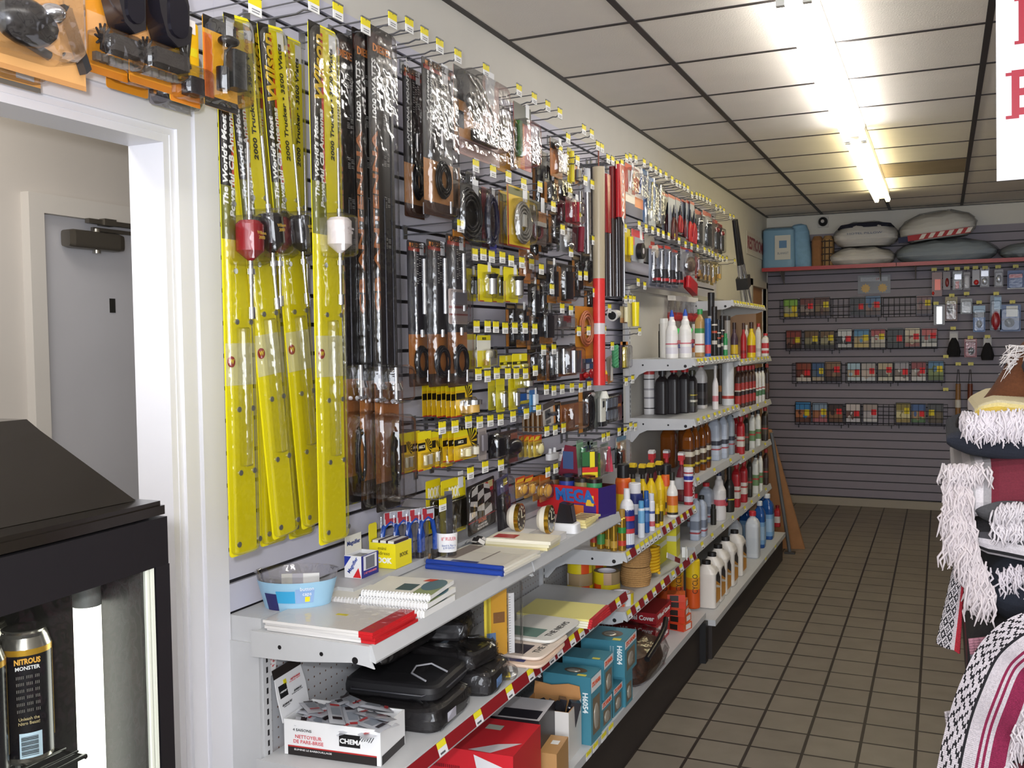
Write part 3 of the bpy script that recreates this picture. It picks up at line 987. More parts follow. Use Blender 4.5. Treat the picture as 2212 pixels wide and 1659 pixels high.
pack('lamp_pack', 'dark pack with yellow base, left of the striped red and yellow box', 'pack', (3.124, 2.416, 0.118, 0.197), .18, '#2a2723', [(0, 1, 0, 0.42, '#d79a28'), (0.5, 1, 0.42, 0.95, '#4c5a24')], [('box', 'black_lamp', 0.15, 0.7, 0.45, 0.72, 0.03, '#151518')], [(0.03, 0.97, 0.05, 0.95, 0.035)])
pack('striped_pack', 'clear pack striped yellow, orange and red with dark header, over the cable coils', 'pack', (3.25, 2.476, 0.157, 0.23), .20, '#b34a50', [(0, 0.35, 0, 0.72, '#e2a93a'), (0.35, 0.6, 0, 0.72, '#d9742e'), (0, 1, 0.72, 1, '#39391f')], [('box', 'green_part', 0.02, 0.2, 0.15, 0.7, 0.02, '#3f6a2a')], [(0.02, 0.98, 0.05, 0.75, 0.045)])

# --- packs above the doorway -------------------------------------------------
rc = (1.172, 2.254, 0.226, 0.176)
t = pack('mirror_pack', 'large orange carded mirror in clear dome, far top left corner', 'mirror pack', rc, .20, '#dba465', [(0, 1, 0, 0.05, '#c08a52')], [('ball', 'black_bracket', 0.35, 0.42, 0.26, 0.22, 0.03, '#191719'), ('ball', 'chrome_knob', 0.52, 0.55, 0.10, 0.10, 0.035, 'chrome'), ('cyl', 'screw', 0.79, 0.26, 0.30, 0.035, '#55504a'), ('bar', 'screw_shaft', 0.2, 0.36, 0.62, 0.22, 0.008, '#6b6560')], [(0.02, 0.76, 0.13, 0.98, 0.07)], stick=False)
w, h = rc[2], rc[3]
MB().poly([(w * 0.24, -h * 0.25), (w * 0.31, -h * 0.27), (w * 0.48, -h * 0.80), (w * 0.43, -h * 0.86)][::-1], -0.02, -0.003).obj('black_arm', C('#2a2a2c', 0.3), t)
text('YET', 0.03, '#7a5a3a', t, (w * 0.35, -0.001, -h * 0.32), ang=PI / 2)
pack('orange_pack', 'orange carded pack peeking out below the large mirror pack', 'pack', (1.208, 2.182, 0.134, 0.098), .10, '#d8a05a', [(0, 1, 0, 0.09, '#6f6a62'), (0.62, 0.9, 0.17, 0.28, '#cfd2d6')], [('ball', 'black_bracket', 0.4, 0.4, 0.2, 0.2, 0.02, '#1b191b')], [(0.03, 0.97, 0.1, 0.97, 0.03)], stick=False)


def brushpack(rect, X, label):
    y, z, w, h = rect
    t = pack('brush_pack', label, 'mirror pack', rect, X, '#d98f28', [(0, 1, 0.0, 0.07, '#b86f1c'), (0.02, 0.5, 0.36, 0.6, '#e0a66a')], [], [(0.0, 0.98, 0.08, 0.42, 0.05)], stick=False, grp=None)
    m = MB()
    m.poly([(-w * 0.28, -h * 0.02), (-w * 0.22, h * 0.02), (w * 0.44, h * 0.02), (w * 0.5, -h * 0.1), (w * 0.48, -h * 0.5), (w * 0.2, -h * 0.58), (-w * 0.06, -h * 0.5), (-w * 0.2, -h * 0.28)][::-1], -0.05, -0.008, sm=True)
    m.obj('mirror_shell', C('#1c1a20', 0.12, 0, 0.8), t)
    MB().poly(roundrect(-w * 0.02, w * 0.42, -h * 0.48, -h * 0.04, 0.02), -0.054, -0.05).obj('mirror_glass', C('#2c2a33', 0.08, 0.6), t)
    m = MB().box(-w * 0.18, w * 0.62, -0.035, -0.004, -h * 0.77, -h * 0.61)
    m.obj('brush_block', C('#46413e', 0.8), t)
    m = MB()
    for k in range(12):
        a = 2 * PI * k / 12
        m.cyl((-w * 0.32, -0.02, -h * 0.68), (-w * 0.32 + 0.024 * math.cos(a), -0.028, -h * 0.68 + 0.026 * math.sin(a)), 0.004, 0.002, n=5)
    m.obj('bristles', C('#221d1d', 0.8), t)
    for k in range(6):
        m = MB().box(-w * 0.4 + k * w * 0.17, -w * 0.28 + k * w * 0.17, -0.012, -0.002, -h * 0.885, -h * 0.80)
        m.obj('slot', C('#6c6258', 0.4), t)
    return t


brushpack((1.336, 2.296, 0.093, 0.18), .20, 'orange carded pack with black mirror shell and brush, left of its twin')
brushpack((1.431, 2.296, 0.108, 0.179), .21, 'orange carded pack with black mirror shell and brush, right of its twin')
pack('slotted_pack', 'orange pack hanging low behind the two brush packs', 'pack', (1.472, 2.256, 0.108, 0.128), .11, '#d98f28', [(0.1, 1, 0.2, 0.3, '#6f6458')], [('box', 'black_block', 0.1, 0.9, 0.35, 0.8, 0.02, '#262223')], [(0.02, 0.98, 0.1, 0.95, 0.03)], stick=False)
pack('clip_pack', 'yellow and orange carded pack with two black clips', 'pack', (1.533, 2.278, 0.084, 0.169), .20, '#f0bf22', [(0, 1, 0, 0.28, '#e0872c'), (0.62, 0.95, 0.6, 0.7, '#eadb30')], [('bar', 'black_clip', 0.4, 0.45, 0.55, 0.9, 0.007, '#2a2724'), ('bar', 'black_clip', 0.25, 0.7, 0.5, 0.4, 0.007, '#2a2724'), ('box', 'black_plug', 0.3, 0.8, 0.1, 0.3, 0.03, '#232126')], [(0.03, 0.97, 0.03, 0.42, 0.045)])
pack('clear_pack', 'clear pack with black foot hanging low behind the clip pack', 'pack', (1.588, 2.247, 0.118, 0.126), .11, '#4e4a4b', [(0, 1, 0, 0.16, '#8a8890'), (0.1, 0.6, 0.18, 0.3, '#d98a2c')], [('box', 'black_part', 0.1, 0.95, 0.16, 0.4, 0.03, '#1c1b1f')], [(0.0, 1, 0.0, 0.95, 0.04)], stick=False)
rc = (1.611, 2.294, 0.101, 0.182)
t = pack('charger_pack', 'black power plug in clear clamshell on orange and yellow card, overlapping the first antenna', 'charger pack', rc, .225, '#e8a72a', [(0, 1, 0, 0.12, '#2a2624'), (0, 0.25, 0.1, 0.8, '#e2742c'), (0, 1, 0.85, 1, '#1f1d1d')], [('box', 'black_plug', 0.55, 0.98, 0.25, 0.68, 0.03, '#27292a'), ('cyl', 'plug_body', 0.38, 0.2, 0.45, 0.13, '#1d1b1d'), ('ball', 'cord_knot', 0.5, 0.75, 0.25, 0.06, 0.02, '#1d1b1d')], [(0.03, 0.97, 0.03, 0.97, 0.05)])
MB().tube([(-0.012, -0.02, -rc[3] * 0.55), (-0.014, -0.025, -rc[3] * 0.4), (0.0, -0.03, -rc[3] * 0.3)], 0.003).obj('cord', BLK, t)

# --- coiled cables ------------------------------------------------------------
OR = '#c9822f'
t = pack('cable_pack', 'black coiled cable in glossy clear pack with orange corner, left of the blue shining one', 'cable', (2.792, 2.129, 0.209, 0.191), .20, '#2b2a2a', [(0, 0.4, 0, 0.2, OR)], [('coil', 'coiled_cable', 0.5, 0.5, 0.4, 0.42, '#17161a', 6, 0.005)], [(0.02, 0.98, 0.03, 0.97, 0.04)])
t = pack('cable_pack', 'black coiled cable pack shining blue and red, right of the glossy black coil', 'cable', (2.956, 2.137, 0.113, 0.212), .20, '#3a1520', [(0, 0.3, 0.2, 1, '#8f1f30'), (0.5, 1, 0.0, 0.15, '#2733a8')], [('coil', 'coiled_cable', 0.5, 0.5, 0.4, 0.40, '#23234a', 4, 0.005)], [(0.02, 0.98, 0.03, 0.97, 0.03)])
YC = '#e1bd2a'
pack('cable_pack', 'grey coiled cable on yellow card with red edge, behind its twin', 'cable', (3.237, 2.168, 0.14, 0.193), .14, YC, [(0, 1, 0, 0.03, '#9c2a26'), (0, 0.06, 0, 1, '#9c2a26'), (0.05, 1, 0.8, 0.95, '#77762a')], [('coil', 'coiled_cable', 0.55, 0.45, 0.38, 0.33, '#8e8a80', 6, 0.004)], [(0.15, 0.98, 0.1, 0.82, 0.03)])
pack('cable_pack', 'grey coiled cable on yellow card with red edge, nearest the aisle', 'cable', (3.182, 2.172, 0.199, 0.213), .21, YC, [(0, 1, 0, 0.03, '#9c2a26'), (0, 0.06, 0, 1, '#9c2a26'), (0.05, 1, 0.85, 0.97, '#5f612a')], [('coil', 'coiled_cable', 0.6, 0.42, 0.36, 0.34, '#989389', 7, 0.0045), ('box', 'plug', 0.5, 0.65, 0.35, 0.55, 0.02, '#d8d4c8')], [(0.15, 0.98, 0.06, 0.80, 0.035)])
t = pack('connector_pack', 'clear pack with red wires and white letter on dark card', 'connector pack', (3.407, 2.153, 0.175, 0.162), .19, '#5b4a45', [(0, 1, 0.65, 1, '#2c2a2b'), (0.55, 1, 0.5, 0.78, '#b0733c')], [('coil', 'wire', 0.4, 0.3, 0.28, 0.2, '#8a3a40', 3, 0.003), ('box', 'clip', 0.2, 0.75, 0.4, 0.5, 0.02, '#c9c7c0')], [(0.03, 0.97, 0.03, 0.7, 0.03)], [('R', 0.3, 0.82, 0.03, '#f0efec', 0)])
for k, (rc, lb) in enumerate((((2.757, 2.176, 0.064, 0.051), 'tiny silver plug on dark card hanging at the left end under the bracket pack'), ((2.862, 2.179, 0.075, 0.045), 'tiny silver adapter on dark card right of the tiny plug'))):
    pack('adapter_pack', lb, 'adapter', rc, .18, '#3b3a39', [], [('cyl', 'adapter', 0.4, 0.25, 0.6, 0.12, 'chrome')], [(0.1, 0.9, 0.1, 0.8, 0.02)])

# --- yellow tube packs ---------------------------------------------------------
YP = '#eedd1d'
for k, (rc, lb, c) in enumerate((((2.862, 1.867, 0.092, 0.106), 'leftmost', '#4a4c50'), ((2.886, 1.879, 0.106, 0.121), 'second from left, largest chrome tube', 'chrome'), ((3.082, 1.881, 0.1, 0.118), 'third from left, half hidden', '#4a4630'), ((3.096, 1.883, 0.119, 0.121), 'rightmost, black tipped bulb', 'chrome'))):
    pack('fitting_pack', 'yellow carded chrome fitting in the row of four, ' + lb, 'fitting pack', rc, .17 if k % 2 == 0 else .215, YP, [(0, 0.1, 0, 0.6, '#b9962a'), (0.1, 0.4, 0, 0.03, '#b8382c')], [('cyl', 'fitting', 0.58, 0.2, 0.62, 0.17, c), ('cone', 'tip', 0.58, 0.62, 0.74, 0.13, 0.2, '#222224')], [(0.25, 0.95, 0.1, 0.8, 0.025)])
pack('fuse_pack', 'small yellow pack peeking out at the far left of the fitting row', 'fuse pack', (2.827, 1.895, 0.036, 0.091), .10, '#d8b92c', [(0, 1, 0.3, 0.5, '#c14a2c')], [('box', 'fuse', 0.2, 0.8, 0.1, 0.3, 0.01, '#444444')])
pack('hook_pack', 'orange carded copper hooks beside the yellow fittings', 'pack', (3.257, 1.958, 0.103, 0.121), .20, '#b97334', [(0, 1, 0.7, 1, '#8f5424'), (0.1, 0.9, 0.1, 0.3, '#d6883c')], [('box', 'copper_part', 0.25, 0.8, 0.3, 0.6, 0.015, '#8a5a34'), ('ball', 'silver_part', 0.6, 0.8, 0.2, 0.12, 0.012, 'chrome')], [(0.05, 0.95, 0.05, 0.92, 0.025)])

# --- dark packs in columns right of the yellow ones ------------------------------
DK = ['#2b2524', '#241f22', '#312a26']


def dark(rc, X, lb, k=0, oc='#bb7a30', ob=0.35, tall=True):
    r = random.Random(k + 3)
    b = [(0, 0.28 if k % 2 else 1, 0, 0.85 if k % 2 else ob * 0.5, oc), (0.1, 0.9, 0.88, 0.95, '#7c6a50')]
    pr = [('box', 'black_part', 0.3, 0.85, 0.15, 0.72, 0.018, '#17161a')]
    if k % 3 == 0:
        pr = [('coil', 'wire', 0.55, 0.42, 0.25, 0.3, '#18171b', 4, 0.003)]
    if k % 3 == 1:
        pr += [('bar', 'wire', 0.4, 0.2, 0.6, 0.85, 0.003, '#77767a')]
    return pack('dark_pack', lb, 'pack', rc, X, DK[k % 3], b, pr, [(0.04, 0.96, 0.04, 0.86, 0.028)], stick=(k % 2 == 0))


DL = 'dark blister pack with orange trim '
dark((3.554, 2.329, 0.091, 0.19), .13, DL + 'under the striped pack, left of the white bottle pack', 1)
dark((3.571, 2.365, 0.108, 0.181), .16, DL + 'just left of the white bottle pack', 0)
t = pack('bottle_pack', 'orange carded pack with glossy white bottle high under the top hooks', 'pack', (3.56, 2.409, 0.13, 0.147), .21, '#a8652c', [(0, 1, 0.72, 1, '#3a3532'), (0, 0.4, 0.05, 0.6, '#c87a30')], [('cyl', 'white_bottle', 0.68, 0.15, 0.62, 0.12, '#f2f2f2'), ('ball', 'chrome_ring', 0.3, 0.82, 0.16, 0.1, 0.01, 'chrome')], [(0.03, 0.97, 0.05, 0.7, 0.03)])
dark((3.53, 2.252, 0.102, 0.093), .19, DL + 'below the white bottle pack at its left', 1)
dark((3.633, 2.272, 0.144, 0.086), .20, DL + 'holding a round black shell below the white bottle pack', 3)
pack('tube_pack', 'slim yellow tube hanging right of the white bottle pack', 'tube', (3.789, 2.42, 0.055, 0.143), .18, '#d8c635', [(0, 1, 0.85, 1, '#a59a28')], [('cyl', 'yellow_tube', 0.5, 0.02, 0.9, 0.16, '#e6d33a')], stick=False)
pack('orange_pack', 'orange and grey pack right of the slim yellow tube', 'pack', (3.916, 2.369, 0.092, 0.078), .16, '#c07a36', [(0, 0.4, 0, 1, '#8c7f74')], [('box', 'grey_part', 0.4, 0.9, 0.2, 0.8, 0.01, '#77757a')])
pack('red_pack', 'dark red carded pack left of its twin, beside the silver poles', 'pack', (3.779, 2.212, 0.113, 0.118), .15, '#5e1a20', [(0.2, 0.9, 0.1, 0.8, '#7d1f2b')], [('box', 'red_part', 0.2, 0.8, 0.2, 0.8, 0.015, '#6d1a26')], [(0.05, 0.95, 0.05, 0.9, 0.02)])
pack('red_pack', 'glossy red carded pack right of its twin, beside the silver poles', 'pack', (3.737, 2.206, 0.163, 0.105), .21, '#8a1f30', [(0, 1, 0.85, 1, '#c9c3c0')], [('cyl', 'red_tube', 0.4, 0.05, 0.8, 0.10, '#9c2032'), ('bar', 'chrome_rod', 0.8, 0.1, 0.85, 0.7, 0.005, 'chrome')], [(0.05, 0.95, 0.03, 0.9, 0.03)])
pack('red_pack', 'slanting dark red tube pack below the two red packs', 'pack', (3.848, 2.106, 0.113, 0.11), .19, '#4c2226', [], [('cyl', 'red_tube', 0.55, 0.0, 0.95, 0.12, '#7d2433')], tilt=0.15)
dark((3.619, 2.144, 0.101, 0.129), .17, DL + 'left of the silver bag in the middle columns', 1)
pack('silver_bag', 'silver grey bag hanging between dark packs left of the tan pole', 'bag', (3.673, 2.069, 0.116, 0.087), .20, '#8d8d90', [(0, 1, 0.8, 1, '#a89a84')], [('ball', 'shiny_part', 0.6, 0.3, 0.25, 0.2, 0.015, 'chrome'), ('ball', 'shiny_part', 0.3, 0.6, 0.2, 0.2, 0.012, '#c8c4bb')], [(0.05, 0.95, 0.05, 0.95, 0.03)])
for k, (rc, X, lb) in enumerate((
    ((3.533, 2.096, 0.099, 0.149), .12, 'under the red wire connector pack'), ((3.584, 2.129, 0.098, 0.152), .14, 'right of the red wire connector pack'),
    ((3.396, 1.866, 0.086, 0.175), .17, 'leftmost below the tags over the tube packs'), ((3.493, 1.889, 0.105, 0.179), .17, 'second of the row below the tube pack tags'),
    ((3.516, 1.943, 0.098, 0.17), .20, 'third of its row, left of the big pack'),
    ((3.936, 1.995, 0.104, 0.179), .15, 'right of the big orange edged pack'), ((4.052, 2.013, 0.159, 0.148), .16, 'just left of the tan pole'),
    ((3.258, 1.766, 0.088, 0.158), .14, 'first of four under the yellow fittings'), ((3.308, 1.767, 0.095, 0.163), .16, 'second of four under the yellow fittings'),
    ((3.394, 1.761, 0.114, 0.166), .17, 'third of four under the yellow fittings'), ((3.503, 1.767, 0.135, 0.151), .18, 'fourth of four under the yellow fittings'),
    ((3.477, 1.599, 0.084, 0.126), .13, 'leftmost above the lower tag row'), ((3.524, 1.629, 0.087, 0.158), .15, 'second above the lower tag row'), ((3.582, 1.623, 0.11, 0.154), .17, 'third above the lower tag row'),
    ((3.953, 1.968, 0.069, 0.15), .12, 'narrow, behind the big orange edged pack'), ((4.095, 1.859, 0.124, 0.095), .15, 'small, above the copper tube coil'))):
    dark(rc, X, DL + lb, k)
t = pack('trim_pack', 'big black pack with tall orange edge in the middle of the dark columns', 'pack', (3.629, 1.932, 0.161, 0.156), .21, '#2a2628', [(0, 0.28, 0, 0.9, '#c9832e'), (0, 1, 0, 0.05, '#b87430')], [('box', 'black_part', 0.3, 0.85, 0.1, 0.8, 0.02, '#1d1c20'), ('bar', 'silver_strip', 0.62, 0.1, 0.62, 0.9, 0.003, '#b8b6b8')], [(0.03, 0.97, 0.05, 0.96, 0.035)], stick=False)
pack('clear_bag', 'clear bag with red corner hanging left of the copper tube coil', 'bag', (3.686, 1.728, 0.2, 0.056), .18, '#8f8b8c', [(0.55, 1, 0.5, 1, '#8f2a30')], [('box', 'grey_part', 0.2, 0.6, 0.2, 0.6, 0.01, '#6b6a6c')], [(0.03, 0.97, 0.05, 0.9, 0.03)], stick=False)
t = pack('copper_tube_pack', 'coil of copper coloured tubing on orange card beside the red pole', 'tubing', (3.891, 1.77, 0.221, 0.222), .20, '#c98a2e', [(0, 1, 0, 0.06, '#b37a26')], [('coil', 'tubing', 0.5, 0.58, 0.36, 0.33, '#b06a48', 5, 0.005)], stick=False)
t = pack('chrome_guard_pack', 'shiny chrome bottle opener shaped guard on dark card', 'guard', (3.684, 1.604, 0.207, 0.12), .20, '#3a3432', [(0, 1, 0, 0.1, '#8a4f24')], [('box', 'chrome_plate', 0.08, 0.55, 0.08, 0.92, 0.02, 'chrome'), ('box', 'chrome_plate', 0.55, 0.95, 0.1, 0.85, 0.03, 'chrome')], [(0.03, 0.97, 0.05, 0.97, 0.045)], stick=False)
m = MB()
for i in range(22):
    m.cyl((0.0, 0, -0.004 * i), (0.0, 0, -0.004 * i - 0.0022), 0.008, n=8)
t = thing('chain_pack', 'long silver bead chain hanging left of the chrome guard', 'chain')
put(t, (3.57, 1.583, 0.04, 0.1), .2)
m.obj('beads', C('#aaa9a6', 0.3, 0.8), t)
pack('red_tag_pack', 'red and grey carded pack under the copper tubing, left', 'pack', (3.981, 1.545, 0.089, 0.093), .16, '#8e8c92', [(0, 1, 0, 0.55, '#b3252c')], [('ball', 'red_part', 0.5, 0.25, 0.3, 0.15, 0.012, '#c22a2c')])
pack('blue_tag_pack', 'blue and white carded pack left of the red pole', 'pack', (4.047, 1.555, 0.111, 0.106), .17, '#28407a', [(0, 0.4, 0.1, 0.7, '#c9cdd6')], [('ball', 'red_part', 0.3, 0.3, 0.2, 0.2, 0.012, '#b5282c')])

# --- yellow fuse and bulb cards ------------------------------------------------
for k, (rc, lb) in enumerate((((2.907, 1.652, 0.07, 0.121), 'yellow and white carded bulb, left of its twin under the bare slats'), ((2.901, 1.648, 0.103, 0.113), 'yellow and white carded bulb, right of its twin under the bare slats'))):
    pack('bulb_pack', lb, 'bulb', rc, .15 + .05 * k, '#e8e6d8', [(0, 1, 0.85, 1, YP), (0, 0.95, 0.0, 0.55, YP), (0.45, 1, 0, 0.04, '#e8e6d8')], [('ball', 'glass_bulb', 0.62, 0.45, 0.22, 0.13, 0.012, '#d8d2b8'), ('cyl', 'bulb_base', 0.45, 0.12, 0.3, 0.08, '#a8853a')], [(0.3, 0.97, 0.08, 0.6, 0.03)], [('BULB', 0.5, 0.9, 0.012, '#2a2410', 0)] if k else [], stick=False)
for k, (rc, X, lb) in enumerate((((3.188, 1.576, 0.106, 0.048), .15, 'left of two at mid height'), ((3.199, 1.582, 0.134, 0.055), .20, 'right of two at mid height'))):
    pack('fuse_pack', 'small square yellow fuse card, ' + lb, 'fuse pack', rc, X, YP, [(0, 1, 0.3, 0.5, '#3a3414'), (0.45, 0.6, 0.6, 0.95, '#f6f29a'), (0.1, 0.5, 0.05, 0.25, '#e8e4c8')], [('box', 'fuse', 0.6, 0.9, 0.05, 0.3, 0.008, '#e8df6a')], [(0.55, 0.95, 0.02, 0.4, 0.012)], [('AUTO', 0.4, 0.4, 0.01, '#e8df30', 0)], stick=False)


def burst(rc, X, lb, nm, prod, bl, tx=None, n=1, dx=.012, lab=None, grp=None):
    t = pack(nm, lb, 'fuse pack', rc, X, '#eec41f', [(0, 1, 0.80, 1, YP), (0, 0.55, 0.52, 0.72, '#1f1a12'), (0.0, 0.35, 0, 0.04, '#c2352a')], prod, bl, tx or [], stick=False)
    y, z, w, h = rc
    m = MB()
    for k in range(7):
        a = -0.6 + k * 0.42
        c_, s_ = math.cos(a), math.sin(a)
        L_ = w * 0.33
        m.add([(w * 0.18, -0.0009, -h * 0.42), (w * 0.18 + L_ * math.cos(a - 0.12), -0.0009, -h * 0.42 + L_ * math.sin(a - 0.12)), (w * 0.18 + L_ * math.cos(a + 0.12), -0.0009, -h * 0.42 + L_ * math.sin(a + 0.12))], [(0, 1, 2)])
    stuff(m.obj('starburst_print', C('#2a2010', 0.5), t))
    if n > 1:
        row(t, rc, X, n, dx, lab, grp)
    return t


burst((2.75, 1.495, 0.114, 0.103), .20, 'yellow carded socket in front of a long stack of the same', 'socket_pack', [('cyl', 'silver_socket', 0.5, 0.36, 0.5, 0.26, 'chrome'), ('cyl', 'amber_base', 0.5, 0.12, 0.36, 0.22, '#c9a050')], [(0.2, 0.85, 0.08, 0.58, 0.03)], None, 8, 0.017, 'yellow carded socket in the long stack, %s from its front', 'yellow carded sockets on one hook')
for k, (rc, X, lb) in enumerate((((3.064, 1.491, 0.057, 0.104), .15, 'leftmost of four'), ((3.027, 1.499, 0.069, 0.115), .20, 'second of four, tallest'), ((3.178, 1.493, 0.074, 0.113), .18, 'third of four'), ((3.239, 1.504, 0.132, 0.047), .19, 'low wide, rightmost of four'))):
    pack('bulb_pack', 'yellow carded small bulb under the tag row, ' + lb, 'bulb', rc, X, '#dccf2a' if k != 2 else YP, [(0, 1, 0.82, 1, YP)], [('cyl', 'glass_bulb', 0.5, 0.15, 0.55, 0.16, 'chrome')], [(0.2, 0.85, 0.08, 0.65, 0.02)], stick=False)
TX = lambda s: [(s, 0.27, 0.62, 0.012, '#f0ead0', 0)]
for k, (rc, X, lb, n, tx) in enumerate((((2.378, 1.37, 0.07, 0.113), .20, 'leftmost of the low row', 2, None), ((2.488, 1.365, 0.081, 0.114), .20, 'second of the low row', 3, TX('AGC 3')), ((2.59, 1.361, 0.044, 0.113), .18, 'third of the low row, narrow', 1, None), ((2.703, 1.324, 0.078, 0.091), .16, 'fourth of the low row, with red end', 2, None), ((2.736, 1.349, 0.159, 0.094), .21, 'largest of the low row', 3, TX('AGC 2')))):
    burst(rc, X, 'yellow fuse card with black star print, ' + lb, 'fuse_pack', [('cyl', 'glass_fuse', 0.35, 0.15, 0.4, 0.09, '#d8cfa8'), ('cyl', 'glass_fuse', 0.7, 0.15, 0.4, 0.09, '#cfc9b8')], [(0.15, 0.92, 0.08, 0.46, 0.018)], tx, n, 0.02, 'yellow fuse card %s from the front, behind the one ' + ('leftmost', 'second', 'third', 'fourth', 'largest')[k] + ' of the low row', 'yellow fuse cards of the low row hook %d' % (k + 1))
pack('label_pack', 'grey backed pack seen edge on, right of the largest yellow fuse card', 'pack', (2.838, 1.345, 0.059, 0.104), .22, '#a79c98', [(0.1, 0.9, 0.15, 0.9, '#8e8583')], [('box', 'grey_part', 0.2, 0.8, 0.3, 0.8, 0.01, '#777176')], stick=False)
pack('key_pack', 'glossy black key fob pack over the flag decal', 'pack', (2.969, 1.322, 0.089, 0.091), .20, '#1d1a1f', [(0, 1, 0.9, 1, '#5b5558')], [('ball', 'chrome_ring', 0.4, 0.85, 0.2, 0.1, 0.01, 'chrome'), ('box', 'black_fob', 0.1, 0.9, 0.1, 0.75, 0.03, '#16141a')], [(0.02, 0.98, 0.03, 0.85, 0.035)], stick=False)
pack('strap_pack', 'black strap in clear pack with red corner, right of the key fob', 'pack', (3.114, 1.312, 0.152, 0.115), .19, '#4a3a38', [(0.6, 1, 0.55, 0.9, '#b0664e'), (0.5, 1, 0, 0.12, '#8d3a44')], [('ball', 'black_strap', 0.5, 0.5, 0.4, 0.26, 0.02, '#1d1b20')], [(0.02, 0.98, 0.03, 0.95, 0.03)], stick=False)
pack('fuse_holder_pack', 'small yellow striped card in front of a fan of the same', 'fuse pack', (3.357, 1.273, 0.077, 0.08), .20, '#e9cf58', [(0, 1, 0.75, 1, '#d8442c'), (0, 0.6, 0.78, 0.95, '#f2d42e', 0.3), (0, 1, 0.5, 0.75, '#caa83a')], [('ball', 'cream_part', 0.5, 0.35, 0.35, 0.25, 0.01, '#e3d9a0')], [(0.1, 0.9, 0.08, 0.65, 0.015)], stick=False, n=4, dx=0.02, lab='small yellow striped card, %s from the front of the fan', grp='small yellow striped cards on one hook')
pack('blue_pack', 'blue carded pack left of its taller twin, behind the lower tags', 'pack', (3.376, 1.428, 0.116, 0.088), .14, '#1f62b4', [(0, 0.8, 0.55, 0.7, '#d8c83a', 0.2), (0, 1, 0.0, 0.1, '#c9d3df')], [('box', 'silver_part', 0.3, 0.7, 0.15, 0.5, 0.01, '#9fb0c4')], [(0.1, 0.9, 0.05, 0.6, 0.02)])
pack('blue_pack', 'light blue carded pack right of its twin, behind the lower tags', 'pack', (3.343, 1.444, 0.072, 0.083), .19, '#4b90c6', [(0, 1, 0.8, 1, '#2a62a0')], [('box', 'white_part', 0.3, 0.8, 0.1, 0.8, 0.012, '#d8e0e6')])
pack('clip_board_pack', 'orange edged silver speaker plate pack, front of a row of brown packs', 'pack', (3.471, 1.391, 0.125, 0.093), .20, '#c3bcb4', [(0.85, 1, 0, 1, '#c9823e'), (0, 1, 0.75, 1, '#4b4340'), (0.15, 0.6, 0.35, 0.7, '#4a4a4e'), (0.2, 0.6, 0.1, 0.28, '#6d6a6a')], [('cyl', 'black_knob', 0.4, 0.48, 0.58, 0.16, '#333238')], stick=False, tilt=-0.12)
pack('brown_pack', 'brown slatted pack in front of three more, under the lower tags', 'pack', (3.429, 1.355, 0.056, 0.075), .18, '#8d5f2c', [(0, 0.3, 0, 1, '#cfc2ae')], [('box', 'brown_part', 0.4, 0.9, 0.1, 0.9, 0.012, '#5e3d20')], stick=False, n=4, dx=0.02, lab='brown slatted pack under the lower tags, %s from the front', grp='brown slatted packs on one hook')
dark((3.636, 1.381, 0.082, 0.106), .17, DL + 'between the speaker plate and the clear dome', 1)
pack('dome_pack', 'orange carded part under a tall clear dome', 'pack', (3.704, 1.381, 0.21, 0.121), .20, '#a5632e', [(0, 1, 0.9, 1, '#3c3532')], [('box', 'brown_part', 0.1, 0.6, 0.1, 0.7, 0.015, '#7d4a22'), ('ball', 'chrome_stud', 0.7, 0.12, 0.08, 0.05, 0.01, 'chrome')], [(0.03, 0.97, 0.03, 0.95, 0.05)], stick=False)
pack('wire_pack', 'black wires on a tall orange edged card, left of the white stick gauge', 'pack', (3.909, 1.41, 0.201, 0.172), .20, '#2d2725', [(0, 0.25, 0, 1, '#c8862c')], [('coil', 'wire', 0.6, 0.5, 0.25, 0.42, '#1a1820', 4, 0.004), ('ball', 'white_tip', 0.75, 0.9, 0.1, 0.06, 0.01, '#e8e4e0')], [(0.22, 0.97, 0.05, 0.97, 0.03)], stick=False)
pack('gauge_pack', 'white stick shaped gauge with black foot', 'gauge', (4.037, 1.403, 0.113, 0.157), .21, '#8f9690', [], [('box', 'white_stick', 0.25, 0.85, 0.15, 0.8, 0.02, '#e6e6dc'), ('cone', 'tip', 0.55, 0.8, 1.0, 0.2, 0.1, '#e6e6dc'), ('box', 'black_foot', 0.25, 0.9, 0.02, 0.15, 0.025, '#19181b'), ('box', 'display', 0.4, 0.6, 0.55, 0.72, 0.024, '#2b2b2b')], stick=False)
pack('clip_card', 'black card of clear clips beside the white stick gauge', 'pack', (4.268, 1.38, 0.275, 0.132), .20, '#1f1d22', [(0.75, 1, 0, 0.9, '#5c1f2c'), (0.75, 0.95, 0.5, 0.6, '#d98a2c')], [('box', 'clear_clip', 0.1 + 0.2 * i, 0.25 + 0.2 * i, 0.15 + 0.4 * j, 0.45 + 0.4 * j, 0.012, '#8f97a6') for i in range(3) for j in range(2)], [(0.02, 0.72, 0.05, 0.95, 0.02)], stick=False)

# --- poles and long tubes ------------------------------------------------------
def pole(nm, label, rect, X, segs, r, tilt=0, cat='pole', grp=None, tip=True):
    y, z, w, h = rect
    t = thing(nm, label, cat, group=grp)
    put(t, rect, X, tilt)
    for a, b, c, pn in segs:
        m = MB().cyl((0, 0, -h * b), (0, 0, -h * a), r, n=16)
        m.obj(pn, CHROME() if c == 'chrome' else C(c, 0.3), t)
    return t


